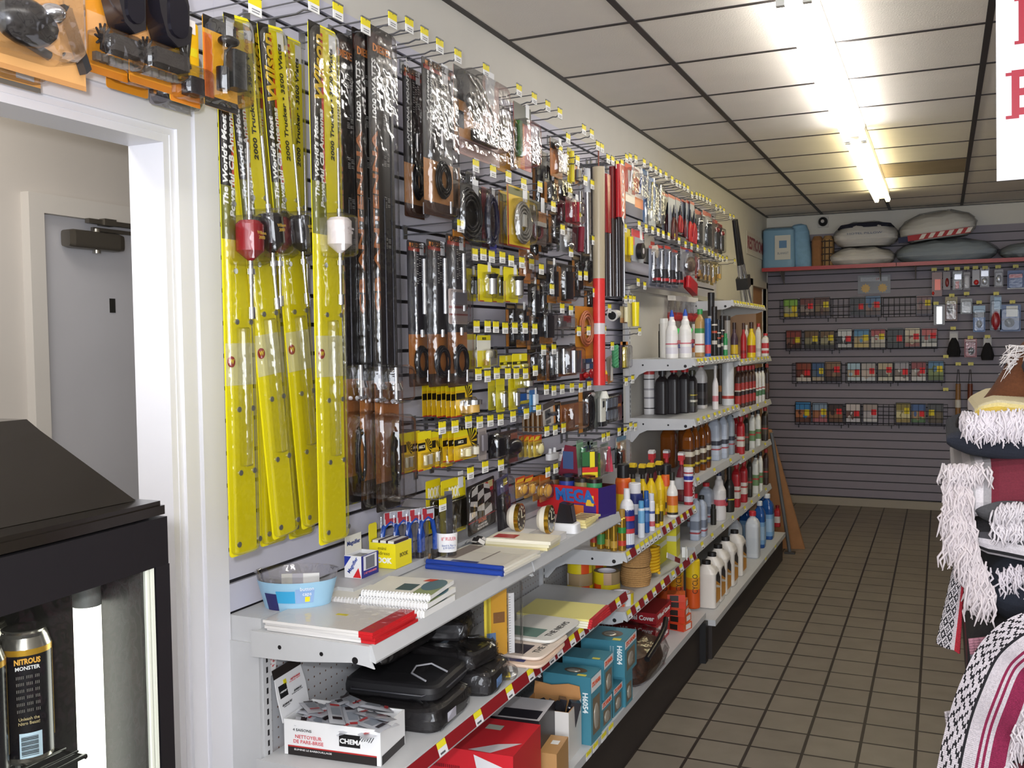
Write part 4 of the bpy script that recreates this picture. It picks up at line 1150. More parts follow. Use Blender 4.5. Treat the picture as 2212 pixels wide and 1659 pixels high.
t = pole('tire_checker', 'long tan pole with bright red lower half, hanging between packs', (3.994, 2.369, 0.136, 0.937), .235, [(0.0, 0.51, '#b5a78d', 'tan_handle'), (0.51, 0.715, '#e03a38', 'red_sleeve'), (0.715, 0.765, '#d8d0d4', 'white_band'), (0.765, 1.0, '#e03a38', 'red_sleeve')], 0.0265, 0.02)
MB().cyl((0, 0, 0), (0, 0, 0.07), 0.003, n=6).obj('hanging_cord', C('#8a4a3a', 0.6), t)
for k, (rc, lb) in enumerate((((3.969, 2.365, 0.035, 0.348), 'thin silver pole, leftmost beside the tan pole'), ((3.945, 2.358, 0.071, 0.361), 'thicker silver pole with white top, second beside the tan pole'), ((4.11, 2.396, 0.05, 0.41), 'dark grey pole right behind the tan pole'))):
    pole('silver_pole', lb, rc, (.16, .20, .17)[k], [(0, 0.28, ('#b9b9bd', '#c9c9cc', '#3a3836')[k], 'sleeve'), (0.28, 1, ('chrome', 'chrome', '#47443f')[k], 'shaft')], (0.008, 0.014, 0.011)[k])


def blade(rc, X, lb, c1, c2, f, tx=None):
    y, z, w, h = rc
    t = thing('wiper_pack', lb, 'wiper blade', group='long red topped wiper packs')
    put(t, rc, X)
    m = MB().loft([(-h * f, w / 2, 0.012, 5), (0, w / 2, 0.012, 5)], 16)
    m.obj('red_sleeve', C(c1, 0.25), t)
    m = MB().loft([(-h, w * 0.36, 0.009, 4), (-h * f, w * 0.42, 0.010, 4)], 16)
    m.obj('blade', C(c2, 0.25), t)
    MB().cyl((w * 0.15, -0.011, -h), (w * 0.15, -0.011, -h * f), 0.003, n=6).obj('chrome_spine', CHROME(), t)
    if tx:
        text(tx, 0.045, '#f4f0ee', t, (0, -0.0128, -h * f * 0.6), ang=PI / 2, bold=0.03, w=0.26)
    return t


blade((4.184, 2.376, 0.072, 0.552), .18, 'long red topped wiper pack, leftmost, just behind the tan pole', '#8f1a20', '#332b2d', 0.48)
blade((4.209, 2.372, 0.073, 0.547), .20, 'long red topped wiper pack, second of four', '#93181f', '#3a3032', 0.48)
blade((4.308, 2.421, 0.069, 0.592), .20, 'long red topped wiper pack, third of four, brownish blade', '#7a2a2c', '#453a36', 0.40)
blade((4.335, 2.431, 0.099, 0.603), .225, 'long red wiper pack with white lettering, rightmost of four', '#b3222a', '#2c2527', 0.40, 'ANCO')

# --- tools on the far part of the wall -------------------------------------------
t = pack('cutter_pack', 'red and white carded chrome pliers, leftmost of the tool cards', 'pliers', (4.534, 2.468, 0.16, 0.182), .21, '#e7ded6', [(0, 1, 0.85, 1, '#d03a24'), (0, 0.3, 0.25, 0.85, '#c0392c'), (0.7, 1, 0.25, 0.85, '#c0392c'), (0, 1, 0, 0.22, '#ddd3cc')], [('bar', 'plier_leg', 0.35, 0.35, 0.5, 0.85, 0.005, 'chrome'), ('bar', 'plier_leg', 0.7, 0.35, 0.52, 0.85, 0.005, 'chrome')], [(0.1, 0.9, 0.25, 0.9, 0.03)])
t = pack('cutter_pack', 'white and orange carded blue handled cutter, second of the tool cards', 'pliers', (4.72, 2.48, 0.146, 0.198), .20, '#e8dfd9', [(0, 1, 0, 0.25, '#d9753f'), (0, 0.5, 0.4, 0.75, '#c63a30')], [('bar', 'handle', 0.35, 0.35, 0.6, 0.8, 0.006, '#3d4f86'), ('bar', 'handle', 0.8, 0.3, 0.6, 0.7, 0.006, '#c8ccd4')], [(0.1, 0.9, 0.25, 0.85, 0.03)])
t = pack('wrench_pack', 'blue carded long wrench, third of the tool cards', 'wrench', (4.843, 2.49, 0.102, 0.269), .20, '#2d5f95', [(0.3, 1, 0, 0.3, '#d5d8d8')], [('bar', 'wrench', 0.5, 0.15, 0.55, 0.8, 0.006, '#8f949a')], [(0.1, 0.9, 0.05, 0.9, 0.02)])
t = pack('wrench_pack', 'blue and white carded wrench with swoosh, fourth of the tool cards', 'wrench', (4.924, 2.461, 0.132, 0.246), .21, '#d9dcd8', [(0, 1, 0.6, 1, '#2f6ab0'), (0, 0.9, 0.35, 0.6, '#3a78bb', 0.1)], [('bar', 'wrench', 0.2, 0.3, 0.35, 0.9, 0.005, '#c9b24a')], [(0.05, 0.95, 0.05, 0.9, 0.02)])
pack('wrench_pack', 'chrome wrench on dark card, fifth of the tool cards', 'wrench', (5.049, 2.455, 0.101, 0.227), .21, '#4d4a42', [], [('bar', 'wrench', 0.5, 0.05, 0.55, 0.95, 0.008, 'chrome')], [(0.05, 0.95, 0.03, 0.97, 0.025)], stick=False)


def pliers(rc, X, lb, hc):
    t = pack('pliers_pack', lb, 'pliers', rc, X, '#9aa0ae', [(0, 1, 0.93, 1, '#b8342c'), (0, 1, 0, 0.04, '#8a2c28')], [], [], stick=False)
    y, z, w, h = rc
    for s in (-1, 1):
        MB().tube([(s * w * 0.04, -0.012, -h * 0.52), (s * w * 0.24, -0.014, -h * 0.66), (s * w * 0.28, -0.014, -h * 0.82), (s * w * 0.20, -0.014, -h * 1.03)], [0.006, 0.009, 0.010, 0.008], 8).obj('handle', C(hc, 0.35), t)
    MB().cyl((0, -0.012, -h * 0.54), (0, -0.012, -h * 0.42), 0.011, n=10).cyl((0, -0.012, -h * 0.42), (0, -0.012, -h * 0.22), 0.010, 0.002, n=8).obj('jaws', C('#3c3b40', 0.3, 0.8), t)
    return t


for k, (rc, X, lb, hc) in enumerate((((5.34, 2.441, 0.13, 0.224), .17, 'dark handled pliers, first of six pliers from the left', '#4b1f22'), ((5.328, 2.426, 0.152, 0.239), .21, 'brown handled pliers, second of six pliers', '#5a2a22'), ((5.548, 2.44, 0.108, 0.192), .19, 'red handled slim pliers, third of six', '#a82a2a'), ((5.72, 2.452, 0.113, 0.214), .18, 'dark red handled pliers, fourth of six', '#6e1d22'), ((5.753, 2.45, 0.116, 0.237), .20, 'bright red handled pliers, fifth of six', '#c22c2c'), ((5.81, 2.451, 0.107, 0.244), .21, 'red handled pliers, rightmost of six', '#ad2428'))):
    pliers(rc, X, lb, hc)
for k, (rc, X, lb, c) in enumerate((((6.005, 2.422, 0.175, 0.22), .20, 'grey carded socket set with red header right of the pliers', '#7f7d80'), ((6.208, 2.436, 0.241, 0.242), .21, 'white chrome carded tool with red header, right of the socket set', '#d9d9da'), ((6.495, 2.418, 0.159, 0.215), .20, 'red tipped carded tool, second last on the row', '#7d6a66'), ((6.705, 2.412, 0.137, 0.203), .19, 'dark carded tool, last on the row before the white wall', '#332c2e'))):
    pack('tool_pack', lb, 'tool', rc, X, c, [(0, 1, 0.88, 1, '#b3342c')], [('box', 'tool_body', 0.25, 0.75, 0.1, 0.6, 0.02, '#39383d' if k != 1 else '#2a2a2f'), ('ball', 'tool_head', 0.5, 0.68, 0.2, 0.08, 0.015, 'chrome' if k < 2 else '#a8343a')], [(0.05, 0.95, 0.03, 0.86, 0.03)], stick=False)
pack('yellow_tube_pack', 'yellow tube on yellow card left of the black tape roll', 'tube', (4.523, 2.162, 0.091, 0.16), .20, '#d6c22e', [(0, 1, 0, 0.2, '#a8891f')], [('cyl', 'yellow_tube', 0.5, 0.2, 0.75, 0.14, '#f0da22')], stick=False)
rc = (4.689, 2.169, 0.209, 0.156)
t = pack('tape_pack', 'black round tape roll on grey and red card', 'tape', rc, .20, '#a9adb4', [(0, 1, 0.78, 1, '#d83a48'), (0, 0.25, 0.5, 0.8, '#e0747c')], [], [], stick=True)
m = MB().cyl((0, -0.03, -rc[3] * 0.66), (0, -0.004, -rc[3] * 0.66), 0.040, n=24)
m.obj('tape_roll', C('#1e1c1e', 0.4), t)
MB().cyl((0, -0.0312, -rc[3] * 0.66), (0, -0.0302, -rc[3] * 0.66), 0.015, n=16).obj('core', C('#c8c0c2', 0.5), t)
rc = (5.012, 2.178, 0.196, 0.147)
t = pack('tape_pack', 'white round tape roll right of the black roll', 'tape', rc, .17, '#a9a39a', [(0.6, 1, 0.3, 0.8, '#b8342c')], [], [], stick=False)
MB().cyl((0, -0.04, -rc[3] * 0.6), (0, -0.004, -rc[3] * 0.6), 0.034, n=20).obj('tape_roll', C('#cfc6b8', 0.5), t)


def driver(rc, X, lb):
    t = pack('screwdriver_pack', lb, 'screwdriver', rc, X, '#8c93a6', [(0, 1, 0.93, 1, '#b8342c'), (0, 1, 0.0, 0.05, '#5b6172')], [('cyl', 'shaft', 0.45, 0.42, 0.85, 0.07, 'chrome'), ('cone', 'handle', 0.45, 0.08, 0.42, 0.18, 0.13, '#25242a'), ('cyl', 'red_collar', 0.45, 0.13, 0.20, 0.185, '#b02a30')], [(0.1, 0.85, 0.04, 0.92, 0.03)], stick=False)
    return t


for k, (rc, X, lb) in enumerate((((4.991, 2.117, 0.125, 0.209), .19, 'first'), ((5.11, 2.131, 0.131, 0.223), .20, 'second'), ((5.231, 2.136, 0.128, 0.228), .21, 'third'), ((5.383, 2.128, 0.135, 0.213), .21, 'fourth, paler,'))):
    driver(rc, X, 'carded screwdriver with red collar, %s from the tape rolls' % lb)
pack('dome_pack', 'brown bits under a clear dome on grey card right of the screwdrivers', 'pack', (5.704, 2.165, 0.297, 0.175), .20, '#a9abb6', [(0, 1, 0.92, 1, '#b8342c'), (0.4, 0.7, 0.85, 0.95, '#3c4fa8')], [('ball', 'brown_bits', 0.55, 0.45, 0.32, 0.26, 0.02, '#7d6a5c')], [(0.1, 0.95, 0.1, 0.85, 0.04)], stick=False)
t = pack('red_box_pack', 'tilted red carton hanging low with white lettering, right of the screwdrivers', 'box', (5.763, 1.982, 0.245, 0.078), .20, '#b5222c', [], [('box', 'red_carton', 0.05, 0.95, 0.05, 0.95, 0.03, '#b5222c')], [], [('JET', 0.5, 0.5, 0.02, '#f2efec', 1.2)], stick=False, tilt=0.2)
for k, (rc, lb, c) in enumerate((((5.974, 2.154, 0.111, 0.154), 'red carded nozzle, first of six brass pieces', '#b8343a'), ((6.024, 2.123, 0.101, 0.138), 'brass nozzle pack, second of six brass pieces', '#77684a'), ((6.139, 2.125, 0.105, 0.141), 'brass nozzle pack, third of six brass pieces', '#7d7056'), ((6.252, 2.133, 0.095, 0.149), 'brass nozzle pack, fourth of six brass pieces', '#6d6048'), ((6.39, 2.134, 0.098, 0.155), 'yellowish nozzle pack, fifth of six brass pieces', '#a89040'), ((6.516, 2.139, 0.161, 0.124), 'yellow carded nozzle pack, last of six brass pieces', '#d9c24a'))):
    pack('nozzle_pack', lb, 'nozzle', rc, .2, c, [(0, 1, 0.85, 1, '#8a7d5c')], [('cyl', 'brass_nozzle', 0.5, 0.1, 0.35, 0.10, '#c9a055'), ('cyl', 'silver_stem', 0.5, 0.35, 0.75, 0.07, 'chrome')], [(0.05, 0.95, 0.05, 0.9, 0.025)], stick=False)

# --- small goods right of the red pole and on the lower rows ------------------------
rc = (4.24, 1.767, 0.169, 0.051)
t = thing('white_horn', 'white cone shaped horn lying sideways right of the red pole', 'horn')
put(t, rc, .20)
MB().cyl((-0.03, -0.02, -0.03), (0.05, -0.02, -0.02), 0.026, 0.018, n=16).obj('horn_body', C('#d5d3cf', 0.4), t)
MB().cyl((-0.0312, -0.02, -0.0302), (-0.03, -0.02, -0.03), 0.019, n=16).obj('mouth', BLK, t)
pack('yellow_tool_pack', 'bright yellow long bottle hanging against the grey panel', 'bottle', (4.51, 1.809, 0.122, 0.12), .22, '#cfc9a8', [], [('cone', 'yellow_bottle', 0.5, 0.02, 0.98, 0.13, 0.15, '#f0dc1e')], stick=False)
pack('cream_tool_pack', 'cream long handle left of the bright yellow bottle', 'tool', (4.447, 1.786, 0.103, 0.079), .20, '#b8a988', [(0, 1, 0, 0.3, '#b07a4a')], [('cyl', 'cream_handle', 0.5, 0.05, 0.95, 0.10, '#e6dfb8')], stick=False)
rc = (4.244, 1.598, 0.13, 0.093)
t = thing('rope_hank', 'green hank of rope right of the red pole', 'rope')
put(t, rc, .21)
for k in range(3):
    m = MB()
    pts = [(0.014 * math.sin(i * 1.1 + k * 2.1), -0.012 + 0.008 * math.cos(i * 1.1 + k * 2.1), -rc[3] * i / 12) for i in range(13)]
    m.tube(pts, 0.009, 6)
    m.obj('strand', mottled('green_rope', '#4f9a6a', 0.2, 200, 0.8), t)
for k, (rc, lb) in enumerate((((4.437, 1.618, 0.088, 0.128), 'yellow plastic knife in clear sleeve, left of its white twin'), ((4.469, 1.618, 0.09, 0.129), 'white and yellow plastic knife, right of its twin'))):
    pack('knife_pack', lb, 'knife', rc, .2, '#5a4468', [(0, 1, 0.88, 1, '#d98a2c'), (0, 1, 0, 0.06, '#2a2530')], [('box', 'blade_handle', 0.2, 0.8, 0.04, 0.8, 0.014, '#ead23a' if k == 0 else '#f4efe0')], [(0.05, 0.95, 0.03, 0.88, 0.025)], stick=False)
rc = (4.111, 1.492, 0.058, 0.049)
t = thing('lighter', 'small yellow and orange lighter beside the foot of the red pole', 'lighter')
put(t, rc, .22)
MB().loft([(-rc[3], 0.010, 0.008, 3), (-rc[3] * 0.35, 0.010, 0.008, 3)], 12).obj('red_base', C('#d8452a', 0.3), t)
MB().loft([(-rc[3] * 0.35, 0.010, 0.008, 3), (-0.01, 0.008, 0.007, 3), (0, 0.003, 0.003, 2)], 12).obj('yellow_top', C('#f2c926', 0.3), t)
pack('grey_tool_pack', 'pale grey long tool with orange end right of the red pole', 'tool', (4.282, 1.551, 0.082, 0.124), .18, '#9d968c', [(0, 1, 0, 0.3, '#b9763a')], [('bar', 'grey_rod', 0.3, 0.1, 0.6, 0.95, 0.007, '#b8b2a8')], stick=False, tilt=-0.15)
for k, (rc, lb, c, pc) in enumerate((((3.82, 1.209, 0.079, 0.117), 'pale green carded brush, first of the lowest row right', '#8fc29a', '#63b07a'), ((3.9, 1.192, 0.082, 0.169), 'white tube on navy card, second of the lowest row right', '#263a72', '#c9c9da'), ((3.948, 1.193, 0.072, 0.186), 'white tube on navy card, third of the lowest row right', '#2a3b70', '#d9d9e4'), ((3.999, 1.182, 0.087, 0.162), 'bright green tube, fourth of the lowest row right', '#c9d3c6', '#76cf5a'), ((4.14, 1.162, 0.112, 0.14), 'pink pointed bottle, fifth of the lowest row right', '#b3aca8', '#e0506a'), ((4.334, 1.133, 0.077, 0.104), 'dark tool pack right of the pink bottle', '#2f3a3c', '#1f2326'), ((4.394, 1.171, 0.153, 0.138), 'beige card with orange lettering against the grey upright', '#d9cdb4', '#d8703a'))):
    pr = [('cyl', 'tube', 0.5, 0.08, 0.7, 0.15, pc)] if k not in (4, 6) else ([('cone', 'pink_bottle', 0.55, 0.1, 0.9, 0.17, 0.05, pc)] if k == 4 else [('box', 'orange_strip', 0.4, 0.7, 0.1, 0.5, 0.006, pc)])
    pack('small_goods_pack', lb, 'pack', rc, .2, c, [(0, 1, 0.9, 1, '#7f8f86')] if k != 6 else [(0, 1, 0.85, 1, '#6d93b0'), (0.1, 0.4, 0.6, 0.8, '#d98a4a')], pr, [(0.08, 0.92, 0.04, 0.85, 0.03)], stick=False)
for k, (rc, lb) in enumerate((((3.656, 1.19, 0.102, 0.045), 'white two pronged connector standing above the counter, left pair'), ((3.81, 1.178, 0.132, 0.051), 'white three pronged connector standing above the counter, right pair'))):
    t = thing('connector', lb, 'connector')
    put(t, rc, .14)
    w, h = rc[2], rc[3]
    MB().loft([(-h, w * 0.5, 0.015, 4), (-h * 0.45, w * 0.5, 0.015, 4), (-h * 0.4, w * 0.3, 0.012, 4)], 14).obj('connector_body', C('#eceaea', 0.4), t)
    for s in range(2 + k):
        MB().cyl((w * (-0.25 + 0.4 * s / (1 + k) * 1.2), 0, -h * 0.42), (w * (-0.22 + 0.4 * s / (1 + k) * 1.2), 0, 0), 0.008, 0.006, n=8).obj('prong', C('#f2f0f0', 0.4), t)

# --- books, decal pack, air fresheners near the counter -----------------------------
for k, (rc, X, lb) in enumerate((((2.664, 1.196, 0.094, 0.166), .13, 'yellow and black pocket address book card, behind and left of its twin'), ((2.725, 1.195, 0.166, 0.177), .17, 'yellow and black pocket address book card, right and in front of its twin'))):
    pack('address_book', lb, 'book', rc, X, '#f1dd1c', [(0.24, 0.97 if k == 0 else 0.93, 0.08, 0.62, '#241f14'), (0.34, 0.82, 0.35, 0.5, '#4a4218'), (0.1, 0.95, 0.82, 0.86, '#c9b61a')], [('box', 'black_book', 0.26, 0.92, 0.1, 0.6, 0.012, '#2a2417')], [(0.2, 0.95, 0.06, 0.65, 0.018)], [('BOOK', 0.5, 0.74, 0.05, '#fbfbf4', 0, 0.075)], stick=(k == 1))
rc = (2.86, 1.167, 0.21, 0.162)
t = pack('decal_pack', 'black card with a black and white chequered flag', 'decal', rc, .20, '#1b1818', [(0.5, 0.95, 0.72, 0.93, '#c3272f'), (0.76, 0.93, 0.8, 0.94, '#e8e2a0'), (0.02, 0.98, 0.24, 0.26, '#b3272f')], [], [(0.03, 0.97, 0.03, 0.97, 0.008)], [('RACING', 0.5, 0.2, 0.016, '#e0622c', 0), ('FITS MOST CARS\nTRUCKS AND VANS', 0.5, 0.09, 0.009, '#f0efec', 0)], stick=False, tilt=-0.06)
w, h = rc[2], rc[3]
flag = MB()
for i in range(3):
    for j in range(5):
        def P(a, b):
            x = -0.42 + 0.62 * (a / 3) + 0.22 * (1 - b / 5) * (a / 3 - 0.2) + 0.1 * (b / 5)
            z = -0.70 + 0.62 * (b / 5) + 0.05 * math.sin(a * 2 + b)
            return (w * x, -0.001 - (0.0002 if (i + j) % 2 else 0), h * z)
        flag.add([P(i, j), P(i + 1, j), P(i + 1, j + 1), P(i, j + 1)], [(0, 1, 2, 3)], (i + j) % 2)
flag.obj('chequered_flag', [C('#efece9', 0.4), C('#151313', 0.4)], t)
pack('frame_pack', 'dark clear wrapped pack leaning right of the chequered flag card', 'pack', (3.091, 1.149, 0.11, 0.196), .17, '#3a3236', [(0.1, 1, 0.7, 1, '#5c5a80'), (0.6, 0.9, 0.82, 0.94, '#d8c84a')], [('box', 'black_frame', 0.15, 0.8, 0.05, 0.65, 0.015, '#1f1d22')], [(0.02, 0.98, 0.02, 0.98, 0.03)], stick=False, tilt=-0.12)
FR = [('ball', 'amber_gel', 0.45, 0.4, 0.32, 0.26, 0.012, '#d8a64a')]
pack('air_freshener', 'orange carded air freshener in front with green dot', 'air freshener', (3.424, 1.115, 0.104, 0.101), .20, '#b7804a', [(0, 1, 0.8, 1, '#d0691f'), (0.65, 0.98, 0.15, 0.35, '#1f9a50')], FR, [(0.05, 0.95, 0.08, 0.72, 0.02)], stick=False)
pack('air_freshener', 'orange carded air freshener with white sticker, second from the right', 'air freshener', (3.4, 1.112, 0.097, 0.092), .18, '#c28a3e', [(0, 1, 0.85, 1, '#d0691f'), (0.1, 0.6, 0.3, 0.6, '#f0eee8')], FR, [(0.05, 0.95, 0.08, 0.72, 0.02)], stick=False)
pack('air_freshener', 'red topped orange air freshener, leftmost of the fan', 'air freshener', (3.188, 1.138, 0.084, 0.074), .20, '#d6a63a', [(0, 1, 0.7, 1, '#c5452a'), (0, 0.8, 0.74, 0.9, '#e8bb2c', 0.2)], FR, [(0.05, 0.95, 0.08, 0.68, 0.02)], stick=False, n=1)
pack('air_freshener', 'red topped orange air freshener, second of the fan', 'air freshener', (3.265, 1.131, 0.087, 0.078), .20, '#d6a63a', [(0, 1, 0.7, 1, '#c5452a'), (0, 0.8, 0.74, 0.9, '#e8bb2c', 0.2)], FR, [(0.05, 0.95, 0.08, 0.68, 0.02)], stick=False)

# ---------------------------------------------------------------- goods on the near shelves
def at(t, x, y, z, rz=0):
    t.location = (x, y, z)
    t.rotation_euler = (0, 0, rz)
    return t


def carton(name, label, cat, loc, sx, sy, sz, rz, cols, group=None, open_top=False):
    """box standing on loc (x runs sx, y runs sy from the centre); cols = front(-y), right(+x), back, left, top"""
    t = thing(name, label, cat, loc, rz, group)
    m = MB()
    x, y = sx / 2, sy / 2
    cs_ = [C(c, 0.4) for c in cols]
    V = [(-x, -y, 0), (x, -y, 0), (x, y, 0), (-x, y, 0), (-x, -y, sz), (x, -y, sz), (x, y, sz), (-x, y, sz)]
    F = [(0, 1, 5, 4), (1, 2, 6, 5), (2, 3, 7, 6), (3, 0, 4, 7)]
    for k, f in enumerate(F):
        m.add([V[i] for i in f], [(0, 1, 2, 3)], k)
    m.add(V[:4], [(3, 2, 1, 0)], 2)
    if not open_top:
        m.add(V[4:], [(0, 1, 2, 3)], 4)
    else:
        e = 0.003
        W_ = [(-x + e, -y + e), (x - e, -y + e), (x - e, y - e), (-x + e, y - e)]
        for k in range(4):
            a, b = W_[k], W_[(k + 1) % 4]
            m.add([(a[0], a[1], e), (b[0], b[1], e), (b[0], b[1], sz), (a[0], a[1], sz)], [(3, 2, 1, 0)], 4)
            o, p = V[4 + k], V[4 + (k + 1) % 4]
            m.add([o, p, (b[0], b[1], sz), (a[0], a[1], sz)], [(0, 1, 2, 3)], 4)
        m.add([(a[0], a[1], e) for a in W_], [(0, 1, 2, 3)], 4)
    m.obj('carton', cs_, t)
    return t


def panel(t, face, sx, sy, a0, a1, z0, z1, col, nm='printed_panel', off=0.0006, r=0.4):
    """printed patch on a carton face ('f' -y, 'r' +x, 't' top)"""
    m = MB()
    if face == 'f':
        m.add([(a0, -sy / 2 - off, z0), (a1, -sy / 2 - off, z0), (a1, -sy / 2 - off, z1), (a0, -sy / 2 - off, z1)], [(0, 1, 2, 3)])
    elif face == 'r':
        m.add([(sx / 2 + off, a0, z0), (sx / 2 + off, a1, z0), (sx / 2 + off, a1, z1), (sx / 2 + off, a0, z1)], [(0, 1, 2, 3)])
    else:
        m.add([(a0, z0, off), (a1, z0, off), (a1, z1, off), (a0, z1, off)], [(0, 1, 2, 3)])
    return m.obj(nm, C(col, r), t)


RX = (0, 0, PI / 2)        # lettering on a +x face
TOPR = (-PI / 2, 0, 0)     # lettering lying flat, read from the -y side

# writing pads with a red spine
for k in range(4):
    t = thing('writing_pad', ('white writing pad with red end, %s of the stack on the shelf end' % ('topmost', 'second from top', 'third from top', 'bottom')[k]), 'pad', (0.286 + 0.004 * (k % 2), 1.905 + 0.003 * k, 0.956 + 0.0071 * (3 - k)), (0.02, -0.015, 0.03, 0.0)[k], 'stacked writing pads with red ends')
    MB().box(-0.148, 0.1115, -0.095, 0.098, 0, 0.0066).obj('pages', C('#e6e3e0', 0.35), t)
    m = MB().box(0.112, 0.1487, -0.0955, 0.0985, 0, 0.0069)
    m.obj('red_end', C('#c8252b', 0.3), t)
    if k == 0:
        MB().add([(-0.149, -0.096, 0.0073), (0.149, -0.096, 0.0073), (0.149, 0.099, 0.0073), (-0.149, 0.099, 0.0073)], [(0, 1, 2, 3)]).obj('clear_wrap', BLI, t)
        MB().box(-0.01, 0.02, 0.0, 0.012, 0.0067, 0.0072).obj('yellow_sticker', YEL, t)


def notebook(loc, sx, sy, rz, label, z=0.012):
    t = thing('spiral_notebook', label, 'notebook', loc, rz, 'spiral notebooks on the top shelf')
    MB().box(-sx / 2, sx / 2, -sy / 2, sy / 2, 0, z).obj('pages', C('#f2f1ef', 0.5), t)
    m = MB()
    m.add([(-sx / 2, -sy / 2, z + .0006), (sx / 2, -sy / 2, z + .0006), (sx / 2, sy / 2, z + .0006), (-sx / 2, sy / 2, z + .0006)], [(0, 1, 2, 3)], 0)
    m.add([(-sx * .1, -sy * .28, z + .001), (sx * .14, -sy * .28, z + .001), (sx * .14, sy * .1, z + .001), (-sx * .1, sy * .1, z + .001)], [(0, 1, 2, 3)], 1)
    pts = [(sx * .34 + sx * .16 * math.cos(a), sy * .12 + sy * .34 * math.sin(a), z + .001) for a in [2 * PI * i / 16 for i in range(16)]]
    m.add(pts, [tuple(range(16))], 2)
    m.add([(sx * .2, -sy * .45, z + .0008), (sx * .5, -sy * .45, z + .0008), (sx * .5, sy * .1, z + .0008), (sx * .2, sy * .1, z + .0008)], [(0, 1, 2, 3)], 3)
    m.add([(sx * .1, sy * .3, z + .0014), (sx * .24, sy * .3, z + .0014), (sx * .3, sy * .45, z + .0014), (sx * .16, sy * .45, z + .0014)], [(0, 1, 2, 3)], 4)
    m.obj('cover', [C('#e4e2d8', 0.35), C('#3f5a5c', 0.4), C('#4d6f7a', 0.35), C('#8d9a6e', 0.4), C('#c9442a', 0.4)], t)
    n = 22
    for i in range(n):
        x = -sx / 2 + sx * (i + .5) / n
        pts = [(x, -sy / 2 + 0.008 * math.cos(a) - 0.002, z / 2 + 0.010 * math.sin(a)) for a in [2 * PI * j / 8 for j in range(8)]]
        MB().tube(pts, 0.0022, 5, 0, True).obj('spiral_ring', C('#f4f4f6', 0.3), t)
    return t


notebook((0.212, 2.165, 0.956), 0.20, 0.15, 0.18, 'white spiral notebook lying alone, nearer the magnifier box')
notebook((0.340, 2.125, 0.956), 0.195, 0.17, 0.02, 'white spiral notebook at the bottom of the pile of three by the shelf edge', 0.016)
notebook((0.344, 2.13, 0.9768), 0.19, 0.17, 0.06, 'white spiral notebook in the middle of the pile of three by the shelf edge', 0.012)
notebook((0.340, 2.14, 0.9935), 0.185, 0.165, 0.12, 'white spiral notebook on top of the pile of three by the shelf edge', 0.010)

# clear oval countertop bowl with a printed blue sleeve
t = thing('display_bowl', 'clear oval bowl with light blue printed sleeve at the shelf end', 'bowl', (0.125, 1.962, 0.9565), 0.45)
t.scale = (0.9, 0.9, 0.92)
m = MB()
N_ = 28
def oval(z, rx, ry):
    return [(rx * math.cos(2 * PI * i / N_), ry * math.sin(2 * PI * i / N_), z) for i in range(N_)]
def skin(rings, mi=0, rng=None):
    mm = MB()
    vs = [v for r in rings for v in r]
    n = len(rings[0])
    idx = range(n) if rng is None else rng
    mm.add(vs, [(k * n + i, k * n + (i + 1) % n, (k + 1) * n + (i + 1) % n, (k + 1) * n + i) for k in range(len(rings) - 1) for i in idx], mi, True)
    return mm
m = skin([oval(0.0, .082, .056), oval(0.115, .112, .080), oval(0.119, .117, .084)])
m.add(oval(0.001, .082, .056), [tuple(range(N_))])
m.obj('clear_bowl', BLI2, t)
m = skin([oval(0.006, .0845, .0585), oval(0.100, .1095, .0785)], 0, list(range(15, 28)))
m.obj('printed_sleeve', C('#9cc6e0', 0.35), t)
for nm, a, z0, z1, c, da in (('dark_print', 4.05, .02, .07, '#2a2a66', .22), ('sky_print', 4.52, .045, .078, '#3aa3d4', .26), ('lilac_print', 5.05, .045, .083, '#8fb0dc', .25), ('yellow_sticker', 5.12, .048, .062, '#f2e01e', .07)):
    r0 = lambda z: (.083 + z * .266, .0575 + z * .213)
    mm = MB()
    vs = []
    for z in (z0, z1):
        for i in range(5):
            an = a - da + 2 * da * i / 4
            rx, ry = r0(z)
            vs.append(((rx + .0012) * math.cos(an), (ry + .0012) * math.sin(an), z))
    mm.add(vs, [(i, i + 1, 6 + i, 5 + i) for i in range(4)], 0, True)
    mm.obj(nm, C(c, 0.4), t)
text('button\ncaps', 0.014, '#f4f6fa', t, (0.040, -0.0745, 0.078), rot=(0.2, 0, 0.28))
for k in range(3):
    c = thing('cap_card', 'white and grey card standing in the clear oval bowl, %s' % ('left', 'middle', 'right')[k], 'card', (0.10 + 0.024 * k, 1.965 + 0.012 * k, 0.959), 0.55, 'cards in the clear bowl')
    MB().box(-0.02, 0.02, -0.001, 0.001, 0, 0.095).obj('card_front', C(('#c9c4bc', '#b5b0b8', '#e6e4e2')[k], 0.4), c)

LZ = 0.979
# magnifier display box
t = carton('magnifier_box', 'white, blue and red magnifier display box with header card', 'box', (0.105, 2.285, LZ), 0.055, 0.088, 0.062, 0.0, ['#f2f2f4', '#2b2f8c', '#eeeeee', '#eeeeee', '#f4f4f6'], open_top=True)
MB().poly([(-0.027, 0.030), (-0.005, 0.060), (-0.027, 0.060)], -0.0448, -0.0442).obj('blue_corner', C('#2438a0', 0.4), t)
MB().poly([(0.0, 0.002), (0.026, 0.002), (0.018, 0.03)], -0.0448, -0.0442).obj('red_corner', C('#d8252c', 0.4), t)
text('Magnifier', 0.014, '#3b53a8', t, (0.0, -0.0452, 0.036), ang=1.0, bold=0.02)
MB().box(-0.0275, -0.0255, -0.040, 0.040, 0.058, 0.112).obj('header_card', C('#efece2', 0.4), t)
text('Magnifier', 0.017, '#3a4a8a', t, (-0.025, 0, 0.090), rot=RX, bold=0.02, w=0.066)
panel(t, 'r', 0.055, 0.088, -0.034, 0.034, 0.020, 0.060, '#e9e9ee')
